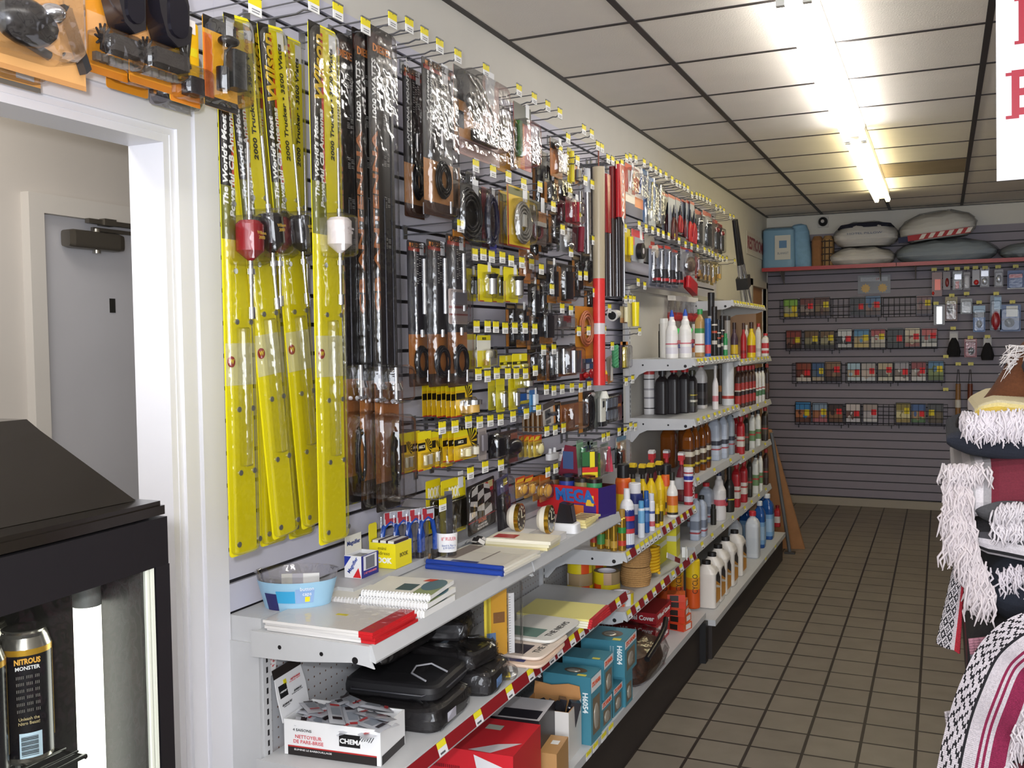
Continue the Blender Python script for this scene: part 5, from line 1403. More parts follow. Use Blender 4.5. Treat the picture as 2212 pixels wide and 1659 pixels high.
MB().box(-0.02, 0.029, -0.022, 0.022, 0.022, 0.056).obj('grey_magnifier', C('#7a7a7e', 0.2), t)
text('2 1/2" MAGNIFIER', 0.008, '#e07a8a', t, (0.0284, 0, 0.012), rot=RX, w=0.065)
# mini address book box
t = carton('address_book_box', 'yellow open display box of mini address books', 'box', (0.118, 2.42, LZ), 0.088, 0.092, 0.072, 0.0, ['#f3e21c', '#f3e21c', '#e0cf18', '#f3e21c', '#f7f4e6'], open_top=True)
MB().poly(roundrect(-0.05, -0.008, 0.07, 0.125, 0.008), -0.0005, 0.0015, ax='x').xf(Matrix.Translation((-0.042, 0, 0))).obj('header_card', C('#f3e21c', 0.4), t)
text('mini\naddress', 0.014, '#7a6d14', t, (0.0, -0.0468, 0.050), w=0.05)
text('BOOK', 0.021, '#fdfdfa', t, (0.0, -0.0470, 0.022), bold=0.05, w=0.062)
text('BOOK', 0.016, '#7a6d14', t, (0.0446, 0.0, 0.035), rot=RX, bold=0.03)
for k in range(3):
    b = thing('mini_address_book', 'white edged mini address book in the yellow box, %s' % ('front', 'middle', 'back')[k], 'book', (0.092 + 0.026 * k, 2.42, LZ + 0.004), 0, 'mini address books in the box')
    MB().box(-0.010, 0.010, -0.040, 0.040, 0, 0.074).obj('pages', C('#f2efe6', 0.5), b)
    MB().box(-0.0112, -0.010, -0.041, 0.041, 0, 0.075).box(0.010, 0.0112, -0.041, 0.041, 0, 0.075).obj('cover', C('#3d2a3a', 0.4), b)

# blue cable locks in bags
for k in range(4):
    X = 0.095 + 0.022 * k
    t = thing('cable_lock', 'blue looped cable with black ends in clear bag, %s of four' % ('rearmost', 'second from the back', 'third from the back', 'frontmost')[k], 'cable', (X, 2.455 + 0.036 * k, 1.128), PI / 2 - 0.35, 'blue cable loops on one hook')
    h = 0.155
    pts = [(-0.030, 0, -h), (-0.031, 0, -0.085), (-0.022, 0, -0.045), (0, 0, -0.030), (0.022, 0, -0.045), (0.031, 0, -0.085), (0.030, 0, -h)]
    MB().tube(pts, 0.0075, 8).obj('blue_cable', C('#2456b8', 0.25), t)
    for s in (-1, 1):
        MB().cyl((s * 0.030, 0, -h - 0.012), (s * 0.030, 0, -h + 0.022), 0.0125, n=12).obj('black_end', C('#1c1418', 0.35), t)
    MB().cyl((0.0, 0, -h - 0.014), (0.006, -0.004, -h + 0.012), 0.006, n=8).obj('brass_key', C('#b08a5a', 0.3, 0.8), t)
    card(t, 0.05, 0.04, '#e2e6ee', [(0.1, 0.9, 0.1, 0.5, '#c9404a'), (0.05, 0.4, 0.5, 0.95, '#c9404a')]).location = (0, -0.006, 0.0)
    m = MB()
    blister(m, -0.045, 0.045, -h - 0.01, 0.004, 0.014)
    m.obj('clear_bag', BLI, t)

# ruler cup
t = thing('ruler_cup', 'clear plastic cup with white ruler label', 'cup', (0.197, 2.62, 0.956))
m = MB()
m.lathe([(0.030, 0.0), (0.034, 0.135)], 20, cap=False).lathe([(0.001, 0.002), (0.030, 0.002)], 20, cap=False)
m.obj('clear_cup', BLI2, t)
m = MB().lathe([(0.0318, 0.03), (0.0338, 0.088)], 20, cap=False)
m.obj('label_band', C('#f0f0f2', 0.4), t)
text('8" RULER', 0.015, '#d2434e', t, (0.022, -0.0275, 0.072), rot=(0, 0, 0.62), w=0.045)
text('Bend it, flex it\n$.99 EACH', 0.008, '#5a70b0', t, (0.022, -0.0275, 0.048), rot=(0, 0, 0.62), w=0.042)
for k, (c, dx_, dy_, h) in enumerate((('#7a6a2c', -0.012, 0.006, 0.195), ('#5c5c66', 0.004, 0.008, 0.21), ('#6c6434', -0.006, -0.006, 0.185), ('#3c3c46', 0.012, 0.0, 0.20))):
    r = thing('ruler', 'flexible %s ruler standing in the clear cup' % ('olive', 'grey', 'brown', 'charcoal')[k], 'ruler', (0.197 + dx_, 2.62 + dy_, 0.959), 0.5 + 0.3 * k, 'rulers in the cup')
    MB().box(-0.0125, 0.0125, -0.0008, 0.0008, 0, h).obj('ruler_strip', C(c, 0.3), r)

t = thing('chequered_cloth', 'folded black and white chequered decal lying behind the ruler cup', 'decal', (0.165, 2.83, 0.956), 0.2)
m = MB()
for i in range(6):
    for j in range(4):
        x0, y0 = -0.06 + i * 0.02, -0.05 + j * 0.025
        z = lambda x, y: 0.016 + 0.010 * math.sin(x * 60) + 0.004 * math.cos(y * 90)
        m.add([(x0, y0, z(x0, y0)), (x0 + .02, y0, z(x0 + .02, y0)), (x0 + .02, y0 + .025, z(x0 + .02, y0 + .025)), (x0, y0 + .025, z(x0, y0 + .025))], [(0, 1, 2, 3)], (i + j) % 2)
m.box(-0.06, 0.06, -0.05, 0.05, 0, 0.003, 1)
m.obj('chequered_fold', [C('#e6e3df', 0.35), C('#1b191a', 0.35)], t)

# wall calendars with a blue comb binding
for k in range(2):
    t = thing('comb_bound_book', 'white comb bound book with blue spine, %s' % ('underneath, nearer edge of the pair', 'on top, with printed photo')[k], 'book', (0.318 - 0.012 * k, 2.62 + 0.025 * k, 0.956 + 0.008 * k), -0.02, 'comb bound books')
    MB().box(-0.12, 0.13, -0.115, 0.145, 0, 0.007).obj('pages', C('#e9e5da', 0.45), t)
    m = MB()
    m.add([(-0.10, 0.06, .0078), (0.11, 0.06, .0078), (0.11, 0.135, .0078), (-0.10, 0.135, .0078)], [(0, 1, 2, 3)], 2)
    m.add([(-0.09, -0.10, .0078), (0.11, -0.10, .0078), (0.11, 0.05, .0078), (-0.09, 0.05, .0078)], [(0, 1, 2, 3)], 0)
    m.add([(-0.11, -0.06, .0082), (-0.06, -0.06, .0082), (-0.06, 0.13, .0082), (-0.11, 0.13, .0082)], [(0, 1, 2, 3)], 1)
    m.add([(0.02, -0.05, .0083), (0.026, -0.05, .0083), (0.026, 0.08, .0083), (0.02, 0.08, .0083)], [(0, 1, 2, 3)], 1)
    m.add([(-0.06, -0.095, .0084), (0.03, -0.095, .0084), (0.03, -0.075, .0084), (-0.06, -0.075, .0084)], [(0, 1, 2, 3)], 3)
    m.obj('cover', [C('#d4d0c6', 0.4), C('#8a7f78', 0.4), C('#dedace', 0.4), C('#34407a', 0.4)], t)
    m = MB()
    m.cyl((-0.125, -0.12, 0.006), (0.128, -0.12, 0.006), 0.0085, n=10)
    m.obj('blue_comb', C('#1d3f9c', 0.35), t)

# cream envelopes, clocks, boxes
for k in range(3):
    t = thing('cream_pad', 'cream paper pad, %s of the pile beside the gold rimmed clocks' % ('bottom', 'middle', 'top with red label')[k], 'pad', (0.330 + .006 * k, 2.90 - 0.008 * k, 0.956 + 0.011 * k), 0.03 * k, 'cream pads in a pile')
    MB().box(-0.11, 0.11, -0.055, 0.055, 0, 0.0105).obj('pages', C(('#efe3b0', '#f0e8c8', '#f1ead6')[k], 0.5), t)
    if k == 2:
        panel(t, 't', 0, 0, -0.095, -0.02, -0.035, 0.02, '#b52f2c', off=0.0112)
for k in range(2):
    y = 3.135 + 0.0 * k
    x = (0.265, 0.375)[k]
    b = carton('clock_box', 'flat white box under the %s gold rimmed clock' % ('left', 'right')[k], 'box', (x, 3.01, 0.956), 0.105, 0.085, 0.024, 0.03, ['#eceaea', '#e6e4e4', '#dddddd', '#e6e4e4', '#f1f0ef'], 'flat white clock boxes')
    t = thing('desk_clock', 'round cream desk clock with gold rim, %s of the two' % ('left', 'right')[k], 'clock', (x, 3.01, 0.9805 + 0.045), 0, 'round desk clocks')
    t.rotation_euler = (0, 0, 0.12)
    r = 0.047
    m = MB()
    pr = [(0.012, -0.034), (0.030, -0.030), (0.042, -0.018), (r, 0.0)]
    vs = []
    m.loft([(z, rr, rr, 2) for rr, z in pr], 24)
    m.xf(Matrix.Rotation(PI / 2, 4, 'Y'))
    m.obj('clock_body', C('#e9e2d2', 0.3), t)
    GOLD = C('#c9a03c', 0.2, 1.0)
    m = MB().cyl((0, 0, 0), (0.014, 0, 0), r + 0.0015, n=28)
    m.obj('gold_rim', GOLD, t)
    m = MB().cyl((0.014, 0, 0), (0.0148, 0, 0), r - 0.004, n=24)
    m.obj('clock_face', C('#3a3632', 0.15), t)
    for a in range(12):
        an = a * PI / 6
        c_, s_ = math.cos(an), math.sin(an)
        MB().box(0.0148, 0.0156, -0.002, 0.002, -0.004, 0.004).xf(Matrix.Translation((0, 0.036 * c_, 0.036 * s_))).obj('hour_mark', C('#d8cfae', 0.4), t)
    MB().box(0.0150, 0.0160, -0.0012, 0.0012, 0, 0.028).obj('minute_hand', C('#e9dfc0', 0.3), t)
    MB().box(0.0150, 0.0160, 0, 0.020, -0.0015, 0.0015).obj('hour_hand', C('#e9dfc0', 0.3), t)
t = thing('desk_ornament', 'black and silver angled display on white stand right of the clocks', 'display', (0.385, 3.16, 0.956), 0.05)
MB().loft([(0, 0.048, 0.034, 6), (0.03, 0.046, 0.032, 6), (0.034, 0.042, 0.028, 6)], 20).obj('white_stand', C('#ebebed', 0.35), t)
m = MB().poly([(-0.032, 0.035), (0.032, 0.035), (0.022, 0.098), (-0.016, 0.104)], -0.022, 0.022)
m.obj('black_block', C('#232125', 0.12), t)
MB().add([(0.0326, -0.019, 0.04), (0.0326, 0.019, 0.04), (0.0235, 0.019, 0.095), (0.0235, -0.019, 0.095)], [(0, 1, 2, 3)]).obj('silver_plate', C('#a9a8b2', 0.15, 0.9), t)
for k in range(3):
    t = thing('striped_pad', 'small cream pad with brown bars, %s of the pile beside the red display box' % ('bottom', 'middle', 'top')[k], 'pad', (0.385, 3.31 + 0.012 * k, 0.956 + 0.008 * k), 0.1 - 0.08 * k, 'small cream pads')
    MB().box(-0.04, 0.04, -0.075, 0.075, 0, 0.0075).obj('pages', C('#efe0a0', 0.5), t)
    if k == 2:
        m = MB()
        for i in range(4):
            m.add([(-0.03, -0.05 + i * .03, .008), (0.03, -0.05 + i * .03, .008), (0.03, -0.036 + i * .03, .008), (-0.03, -0.036 + i * .03, .008)], [(0, 1, 2, 3)])
        stuff(m.obj('bar_print', C('#6b4334', 0.5), t))

# red MEGA display box with rolls, standing beyond the clocks
t = carton('roll_display_box', 'red and purple display box with large blue lettering, full of dark wrapped rolls', 'box', (0.29, 3.525, 0.956), 0.28, 0.13, 0.115, -0.22, ['#c8242a', '#3a2a78', '#8c2026', '#c8242a', '#3a1818'], open_top=True)
panel(t, 'f', .26, .13, 0.02, 0.13, 0.0, 0.05, '#4a2f86', 'purple_print')
panel(t, 'f', .26, .13, 0.03, 0.075, 0.005, 0.045, '#e07a2c', 'orange_print', 0.001)
panel(t, 'f', .26, .13, 0.085, 0.12, 0.045, 0.085, '#ecc53a', 'yellow_print', 0.001)
text('MEGA', 0.062, '#2f6bb8', t, (0.035, -0.0668, 0.078), bold=0.05, w=0.18, shear=-0.1)
m = MB().poly([(-0.13, 0.115), (-0.03, 0.115), (-0.04, 0.25), (-0.09, 0.255)], 0.060, 0.0645)
m.obj('header_card', C('#7d2a3c', 0.35), t)
panel(t, 'f', .26, -.119, -0.10, -0.05, 0.16, 0.23, '#4a5f8c', 'header_print', 0.0005)
for k, (dx_, dy_, c) in enumerate(((-0.09, -0.03, '#6b4a2a'), (-0.02, -0.035, '#2e3f96'), (0.05, -0.03, '#8a7a4a'), (0.10, -0.02, '#3f8f5c'), (-0.05, 0.03, '#4a3030'), (0.03, 0.035, '#3a3a3c'))):
    r = thing('wrapped_roll', 'dark topped wrapped roll in the red display box, %s' % ('front left, brown', 'front, blue', 'front, tan', 'front right, green', 'back left', 'back right')[k], 'roll', (0.29 + dx_ * .96 + dy_ * .28, 3.525 + dy_ * .9 - dx_ * .28, 0.961), 0, 'wrapped rolls in the red box')
    MB().cyl((0, 0, 0), (0, 0, 0.125), 0.030, n=16).obj('roll_wrap', C(c, 0.35), r)
    MB().lathe([(0.031, 0.125), (0.031, 0.14), (0.012, 0.143)], 16).obj('dark_top', C('#241c1a', 0.25), r)
t = thing('snack_card', 'green, yellow and red card standing behind the red display box', 'card', (0.33, 3.57, 0.956), PI / 2 - 0.9)
MB().box(-0.032, 0.032, -0.004, 0.004, 0.0, 0.235).obj('card_front', C('#3a3126', 0.4), t)
for a, b, z0, z1, c in ((-0.032, 0.0, 0.18, 0.235, '#2f6b3a'), (0.0, 0.02, 0.17, 0.235, '#f0dc28'), (-0.032, 0.032, 0.155, 0.175, '#d8302a'), (-0.032, 0.032, 0.11, 0.155, '#efd62a')):
    MB().box(a, b, -0.0052, -0.004, z0, z1).obj('printed_panel', C(c, 0.4), t)

_before = set(COL.objects)
# ---- lower shelf (z .64)
# windscreen towelette box full of packets
t = carton('packet_box', 'open white display box heaped with foil packets, black and red foot', 'box', (0.305, 1.875, 0.64), 0.255, 0.135, 0.085, 0.10, ['#efeff0', '#e9e9ea', '#d8d8da', '#efeff0', '#f0f0f0'], open_top=True)
panel(t, 'f', .255, .135, -0.1175, 0.1175, 0.0, 0.020, '#241f1f', 'black_band')
panel(t, 'f', .255, .135, -0.1175, 0.1175, 0.020, 0.0235, '#b52a2a', 'red_line', 0.0008)
panel(t, 'r', .255, .135, -0.0625, 0.0625, 0.0, 0.022, '#241f1f', 'black_band')
panel(t, 'f', .255, .135, 0.02, 0.075, 0.036, 0.066, '#1c1a1c', 'black_logo_box')
text('CHEMAC', 0.016, '#f4f4f4', t, (0.058, -0.0688, 0.049), bold=0.03, w=0.072)
m = MB()
for i in range(7):
    m.add([(0.066 + i * .006, -0.0686, 0.053), (0.068 + i * .006, -0.0686, 0.053), (0.076 + i * .006, -0.0686, 0.066), (0.074 + i * .006, -0.0686, 0.066)], [(0, 1, 2, 3)])
stuff(m.obj('hatch_print', BLK, t))
text('NETTOYEUR\nDE PARE-BRISE', 0.012, '#d2484e', t, (-0.062, -0.0686, 0.040), w=0.08)
text('4 SAISONS', 0.009, '#2a2a2c', t, (-0.078, -0.0686, 0.062), w=0.05)
text('ELIMINE LE BARBOUILLAGE', 0.006, '#e6e6e6', t, (-0.05, -0.0688, 0.0145), w=0.1)
hd = MB()
hd.poly([(-0.06, 0.0), (0.066, 0.0), (0.07, 0.06), (0.062, 0.115), (-0.056, 0.115), (-0.062, 0.06)], -0.001, 0.001, ax='x')
hd.xf(Matrix.Translation((-0.135, 0.0, 0.07)) @ Matrix.Rotation(-0.22, 4, 'Y'))
ho = hd.obj('header_card', C('#eeeef0', 0.4), t)
for (y0, y1, z0, z1, c) in ((-0.05, -0.015, 0.055, 0.085, '#1b1b1d'), (-0.025, -0.012, 0.082, 0.094, '#e8dc2a'), (-0.062, 0.064, 0.105, 0.128, '#2a2422')):
    mm = MB().box(0.0011, 0.0019, y0, y1, z0, z1)
    mm.xf(Matrix.Translation((-0.135, 0.0, 0.07)) @ Matrix.Rotation(-0.22, 4, 'Y'))
    mm.obj('printed_panel', C(c, 0.4), t)
for s_, y, z, c, sz, w_ in (('CHEMAC', -0.032, 0.068, '#f0f0f0', 0.009, 0.03), ('NETTOYEUR\nDE PARE-BRISE', 0.025, 0.082, '#c9484c', 0.008, 0.05), ('ELIMINE LE\nBARBOUILLAGE', 0.025, 0.052, '#2a2a2c', 0.008, 0.05), ('ELIMINATES\nSMEARS', -0.03, 0.035, '#2a2a2c', 0.008, 0.042)):
    p_ = Matrix.Translation((-0.135, 0.0, 0.07)) @ Matrix.Rotation(-0.22, 4, 'Y') @ Vector((0.0022, y, z))
    text(s_, sz, c, t, p_, rot=(0, -0.22, PI / 2) if False else Euler((0.22, 0, PI / 2)), w=w_)
m = MB()
arc = [(0.085 * math.cos(a), 0.085 * math.sin(a)) for a in [PI * i / 12 for i in range(13)]] + [(0.04 * math.cos(a), 0.04 * math.sin(a)) for a in [PI * (12 - i) / 12 for i in range(13)]]
m.poly([(p[0], p[1]) for p in arc], -0.0012, 0.0, ax='x')
m.xf(Matrix.Translation((-0.162, 0.0, 0.185)) @ Matrix.Rotation(-0.22, 4, 'Y'))
m.obj('round_header', C('#ecebea', 0.4), t)
for k, (s_, a0, c) in enumerate((('WINDSHIELD', 2.0, '#2a2a2c'), ('ROAD FILM', 1.9, '#c9484c'), ('REMOVER', 1.85, '#c9484c'))):
    R_ = 0.077 - 0.013 * k
    for i, ch in enumerate(s_):
        an = 2.75 - i * (0.165 + 0.02 * k)
        p_ = Matrix.Translation((-0.162, 0.0, 0.185)) @ Matrix.Rotation(-0.22, 4, 'Y') @ Vector((0.0006, R_ * math.cos(an), R_ * math.sin(an)))
        text(ch, 0.0125, c, t, p_, rot=Euler((0.22, 0, PI / 2)), ang=an - PI / 2)
pk = random.Random(4)
proto = None
for k in range(18):
    lay = k // 6
    x = 0.305 + pk.uniform(-0.085, 0.095)
    y = 1.875 + pk.uniform(-0.045, 0.05)
    z = 0.705 + lay * 0.014 + pk.uniform(0, 0.01)
    rot = Euler((pk.uniform(-0.25, 0.25), pk.uniform(-0.25, 0.25), pk.uniform(-0.9, 0.9) + (0 if k % 3 else PI)))
    lb = 'small foil packet in the heap on the open white box'
    if proto is None:
        proto = thing('foil_packet', lb, 'packet', (x, y, z), 0, 'foil packets heaped in the white box')
        m = MB()
        n = 10
        vs = []
        for s in (1, -1):
            for i in range(n + 1):
                u = -0.055 + 0.11 * i / n
                b = 0.0055 * math.sin(PI * i / n) ** 0.6
                for v in (-0.019, -0.012, 0.012, 0.019):
                    vs.append((u, v, s * b * (1 if abs(v) < 0.015 else 0.1)))
        fs = []
        for s in range(2):
            o_ = s * (n + 1) * 4
            for i in range(n):
                for j in range(3):
                    a = o_ + i * 4 + j
                    q = (a, a + 1, a + 5, a + 4)
                    fs.append(q[::-1] if s == 0 else q)
        m.add(vs, fs, 0, True)
        m.obj('foil_wrap', C('#c9cad0', 0.25, 0.3), proto)
        for a, b, c in ((-0.042, -0.028, '#2c2224'), (0.03, 0.04, '#b23a3c'), (-0.018, 0.020, '#8b9098')):
            zt = 0.0062
            MB().add([(a, -0.0115, zt - .0004), (b, -0.0115, zt - .0004), (b, 0.0115, zt - .0004), (a, 0.0115, zt - .0004)], [(0, 1, 2, 3)]).obj('print_band', C(c, 0.35), proto)
        proto.rotation_euler = rot
    else:
        dup(proto, (x, y, z), None, lb, rot=rot)

# black zip case on black wrapped packs
def soft(name, label, cat, loc, sx, sy, sz, rz, col, group=None, piping=None, rough=0.55, seed=1, tilt=0):
    t = thing(name, label, cat, loc, rz, group, rot=Euler((tilt, 0, rz)))
    m = MB()
    m.loft([(0, sx * .48, sy * .48, 7), (sz * .15, sx * .5, sy * .5, 7), (sz * .5, sx * .5, sy * .5, 7), (sz * .85, sx * .49, sy * .49, 7), (sz * .97, sx * .46, sy * .46, 6), (sz, sx * .42, sy * .42, 5), (sz * 1.06, sx * .2, sy * .2, 3)], 44)
    r = random.Random(seed)
    m.v = [(x, y, z + (0.004 * math.sin(x * 45 + seed) * math.cos(y * 38)) * (z > sz * .5)) for x, y, z in m.v]
    m.obj('soft_body', C(col, rough), t)
    return t


t = soft('zip_case', 'black zip case with grey curved piping on top of the black packs', 'case', (0.305, 2.175, 0.702), 0.275, 0.25, 0.042, 0.1, '#1b1a1d', seed=2)
pts = [(0.125, -0.02, 0.046), (0.07, 0.005, 0.054), (0.04, -0.03, 0.056), (0.05, -0.08, 0.054), (0.10, -0.105, 0.047)]
MB().tube([(x, y, z + 0.004) for x, y, z in pts], 0.0028, 6).obj('grey_piping', C('#a7a7ac', 0.4), t)
MB().tube([(-0.138, -0.05, 0.02), (-0.1, -0.131, 0.02), (0.1, -0.131, 0.02), (0.138, -0.05, 0.02), (0.139, 0.1, 0.02)], 0.003, 6).obj('zip', C('#3a3a3f', 0.4), t)
for k, (x, y, z, sx, sy, sz, rz, lb) in enumerate(((0.325, 2.13, 0.64, 0.29, 0.23, 0.060, 0.05, 'black pack in clear wrap lying under the zip case'), (0.34, 2.385, 0.64, 0.28, 0.20, 0.06, 0.15, 'black wrapped pack at the bottom of the pile right of the zip case'), (0.32, 2.40, 0.70, 0.24, 0.17, 0.05, -0.1, 'black wrapped pack with grey sticker on the pile right of the zip case'), (0.25, 2.45, 0.755, 0.2, 0.15, 0.05, 0.3, 'black wrapped pack on top of the pile by the standing geometry set'), (0.19, 2.24, 0.77, 0.2, 0.3, 0.05, 0.0, 'black pack lying highest behind the zip case'))):
    t = soft('black_pack', lb, 'pack', (x, y, z), sx, sy, sz, rz, '#1f1c1d', 'black wrapped packs', seed=k + 5)
    m = MB()
    m.loft([(0, sx * .48, sy * .48, 7), (sz * .15, sx * .507, sy * .507, 7), (sz * .5, sx * .51, sy * .51, 7), (sz * .85, sx * .50, sy * .50, 7), (sz * 1.06, sx * .46, sy * .46, 5), (sz * 1.1, sx * .2, sy * .2, 4)], 44)
    r = random.Random(k)
    m.v = [(a + r.uniform(-.007, .007), b + r.uniform(-.007, .007), max(0.001, c + r.uniform(-.004, .009))) for a, b, c in m.v]
    m.obj('clear_wrap', clear('crinkled_wrap', (0.95, 0.95, 0.96), 0.04, 0.10), t)
    if k in (1, 2, 3):
        MB().box(-0.02, 0.04, -0.03, 0.02, sz * 1.02, sz * 1.02 + 0.001).obj('sticker', C(('#e6e6ea', '#e6e6ea', '#8a9aa8', '#9fb2c0')[k], 0.4), t)
    if k in (0, 1):
        MB().box(sx * .505, sx * .508, -0.05, 0.0, sz * .2, sz * .6).obj('sticker', C(('#d8d6e4', '#7aa0d8')[k], 0.4), t)

# standing clear set with white ruler on yellow card
t = thing('geometry_set', 'tall clear pack with white ruler and yellow card standing by the shelf edge', 'pack', (0.40, 2.585, 0.6415), PI / 2 - 0.75)
card(t, 0.075, 0.22, '#e5a92c', [(0, 0.3, 0, 1, '#e8d24a'), (0.4, 0.9, 0.45, 0.6, '#8a5a2a'), (0.1, 0.5, 0.2, 0.32, '#6a8fc0')]).location = (-0.02, 0, 0.245)
MB().box(0.018, 0.036, -0.014, -0.006, 0.03, 0.215).obj('white_ruler', C('#efefef', 0.3), t)
m = MB()
for i in range(22):
    m.box(0.0175, 0.024, -0.0148, -0.014, 0.035 + i * .008, 0.036 + i * .008)
stuff(m.obj('ruler_marks', C('#444448', 0.5), t))
m = MB()
blister(m, -0.05, 0.06, 0.0, 0.26, 0.03)
m.obj('clear_pack', BLI2, t)
t = thing('clear_bag', 'small clear bag with yellow label lying on the shelf edge below the geometry set', 'bag', (0.445, 2.49, 0.642), 0.5)
MB().loft([(0, .04, .055, 3), (.012, .045, .06, 3), (.022, .03, .045, 3)], 16).obj('clear_film', clear('crinkled_wrap', (0.95, 0.95, 0.96), 0.04, 0.10), t)
MB().box(-.03, .02, -.04, .02, .004, .006).obj('yellow_label', C('#f0d84a', 0.4), t)
MB().box(-.02, .03, -.0, .045, .007, .009).obj('white_label', WHT, t)

# legal pads and newspapers
for k in range(4):
    t = thing('legal_pad', 'yellow legal pad with red end, %s' % ('bottom of the pile', 'second from the bottom of the pile', 'third from the bottom of the pile', 'top of the pile on the red railed shelf')[k], 'pad', (0.40 - 0.002 * k, 3.115 + 0.003 * k, 0.640 + 0.0068 * k), 0.02 * k - 0.03, 'yellow legal pads')
    MB().box(-0.14, 0.14, -0.10, 0.10, 0, 0.0064).obj('pages', C('#f1e792' if k == 3 else '#f0edd8', 0.5), t)
    MB().box(0.128, 0.1405, -0.1003, 0.1003, 0, 0.0066).obj('red_edge', C('#c83038', 0.4), t)
for k, (x, y, z, rz, c, pc, lb) in enumerate(((0.425, 2.695, 0.640, 0.05, '#e4c9b4', '#23286a', 'pinkish folded newspaper at the bottom of the pile with dark blue photo'), (0.415, 2.735, 0.652, 0.0, '#e6d6c8', '#2a2030', 'folded newspaper in the middle of the pile with dark photo'), (0.405, 2.87, 0.664, -0.03, '#e6e4de', '#6f8f84', 'white folded newspaper on top of the pile with green photo'))):
    t = thing('newspaper', lb, 'newspaper', (x, y, z), rz, 'folded newspapers')
    MB().loft([(0, .10, .13, 8), (.004, .103, .133, 8), (.010, .101, .131, 8)], 24).obj('folded_pages', C(c, 0.6), t)
    m = MB()
    m.add([(-0.09, -0.11, .0106), (0.04, -0.11, .0106), (0.04, -0.02, .0106), (-0.09, -0.02, .0106)], [(0, 1, 2, 3)], 0)
    m.obj('photo_print', C(pc, 0.5), t)
    text('THE NEWS', 0.03, '#4a4844', t, (0.068, 0.0, .0108), rot=(-PI / 2, 0, 0), ang=PI / 2, w=0.17)

for o in [o for o in COL.objects if o not in _before and o.parent is None]:
    o.location.z += 0.004
    o.location.x -= 0.036
    o.location.y += 0.07

# ---- base deck (z .245)
BD = 0.245
t = carton('seat_cushion_box', 'large red carton with upside down white diamond label', 'box', (0.315, 2.55, BD), 0.34, 0.24, 0.215, 0.06, ['#d1202c', '#c01c28', '#a81824', '#d1202c', '#d62a34'])
m = MB().poly([(0.17 - 0.003, 0.17), (0.05, 0.205), (0.06, 0.16), (0.135, 0.08), (0.168, 0.12)][::-1], -0.1212, -0.1206)
m.obj('white_diamond', C('#e6e4e6', 0.4), t)
text('HELPMATE', 0.024, '#2a2a2e', t, (0.115, -0.1218, 0.145), ang=PI + 0.1, bold=0.02, w=0.085)
m = MB().add([(0.03, -0.115, .2156), (0.10, -0.118, .2156), (0.165, -0.03, .2156), (0.10, -0.055, .2156)], [(0, 1, 2, 3)])
m.obj('white_diamond', C('#dddadc', 0.4), t)
MB().add([(0.02, 0.04, .2156), (0.07, 0.04, .2156), (0.07, 0.075, .2156), (0.02, 0.075, .2156)], [(0, 1, 2, 3)]).obj('white_sticker', C('#b9c4b4', 0.4), t)
text('Seat Cushion', 0.058, '#f4f2f2', t, (-0.005, -0.1214, 0.042), ang=PI + 0.02, bold=0.03, w=0.30)
for i in range(3):
    text('IIIIIIIIIIIIII', 0.014, '#6a1018', t, (-0.035, -0.1214, 0.16 - 0.022 * i), w=0.08)
t = carton('tool_box_carton', 'black and white carton with windows behind the red carton', 'box', (0.36, 2.82, BD), 0.16, 0.18, 0.20, 0.1, ['#29252a', '#231f24', '#231f24', '#29252a', '#d9d6d8'])
panel(t, 't', 0, 0, -0.06, 0.07, -0.08, -0.01, '#26222a', 'dark_print', 0.2006)
for i in range(3):
    panel(t, 'f', .16, .18, 0.02 + 0.0 * i, 0.07, 0.03 + i * .055, 0.07 + i * .055, '#cfd2c0', 'pale_window')
t = carton('hook_carton', 'open white carton of chrome clamps with torn brown flap', 'box', (0.39, 2.985, BD), 0.17, 0.14, 0.165, 0.05, ['#dedbd8', '#d6d2cc', '#cfcac4', '#d6d2cc', '#b98a58'], open_top=True)
MB().poly([(-0.085, 0.165), (0.085, 0.165), (0.08, 0.205), (0.04, 0.21), (-0.02, 0.2), (-0.08, 0.208)], 0.066, 0.070).obj('brown_flap', C('#c08a54', 0.7), t)
MB().poly([(-0.085, 0.165), (-0.02, 0.165), (-0.085, 0.20)], -0.071, -0.069).obj('white_flap', C('#d9d6d8', 0.5), t)
pr = random.Random(9)
for k in range(6):
    c = thing('chrome_clamp', 'dark chrome clamp in the open white carton, %s' % ('first', 'second', 'third', 'fourth', 'fifth', 'sixth')[k], 'clamp', (0.345 + 0.022 * k, 2.985 + pr.uniform(-.02, .02), 0.34), 0, 'chrome clamps in the open carton', rot=Euler((pr.uniform(-.4, .4), pr.uniform(-.5, .5), pr.uniform(0, 3))))
    MB().box(-.012, .012, -.018, .018, 0, .085).obj('clamp_body', C('#5a5a62', 0.2, 0.8), c)
    MB().cyl((0, -.022, .06), (0, .022, .06), .007, n=10).obj('bolt', CHROME(), c)
t = carton('brown_carton', 'plain brown cardboard box lowest at the front of the base', 'box', (0.545, 2.70, 0.245), 0.12, 0.14, 0.105, 0.1, ['#b98f5c', '#b3874f', '#a67c48', '#b98f5c', '#c0925a'])
t.location = (0.44, 2.80, BD)
panel(t, 't', 0, 0, 0.02, 0.045, 0.0, 0.03, '#eeeeec', 'white_sticker', 0.1056)
TE, TE2 = '#3f7f92', '#4a8da0'


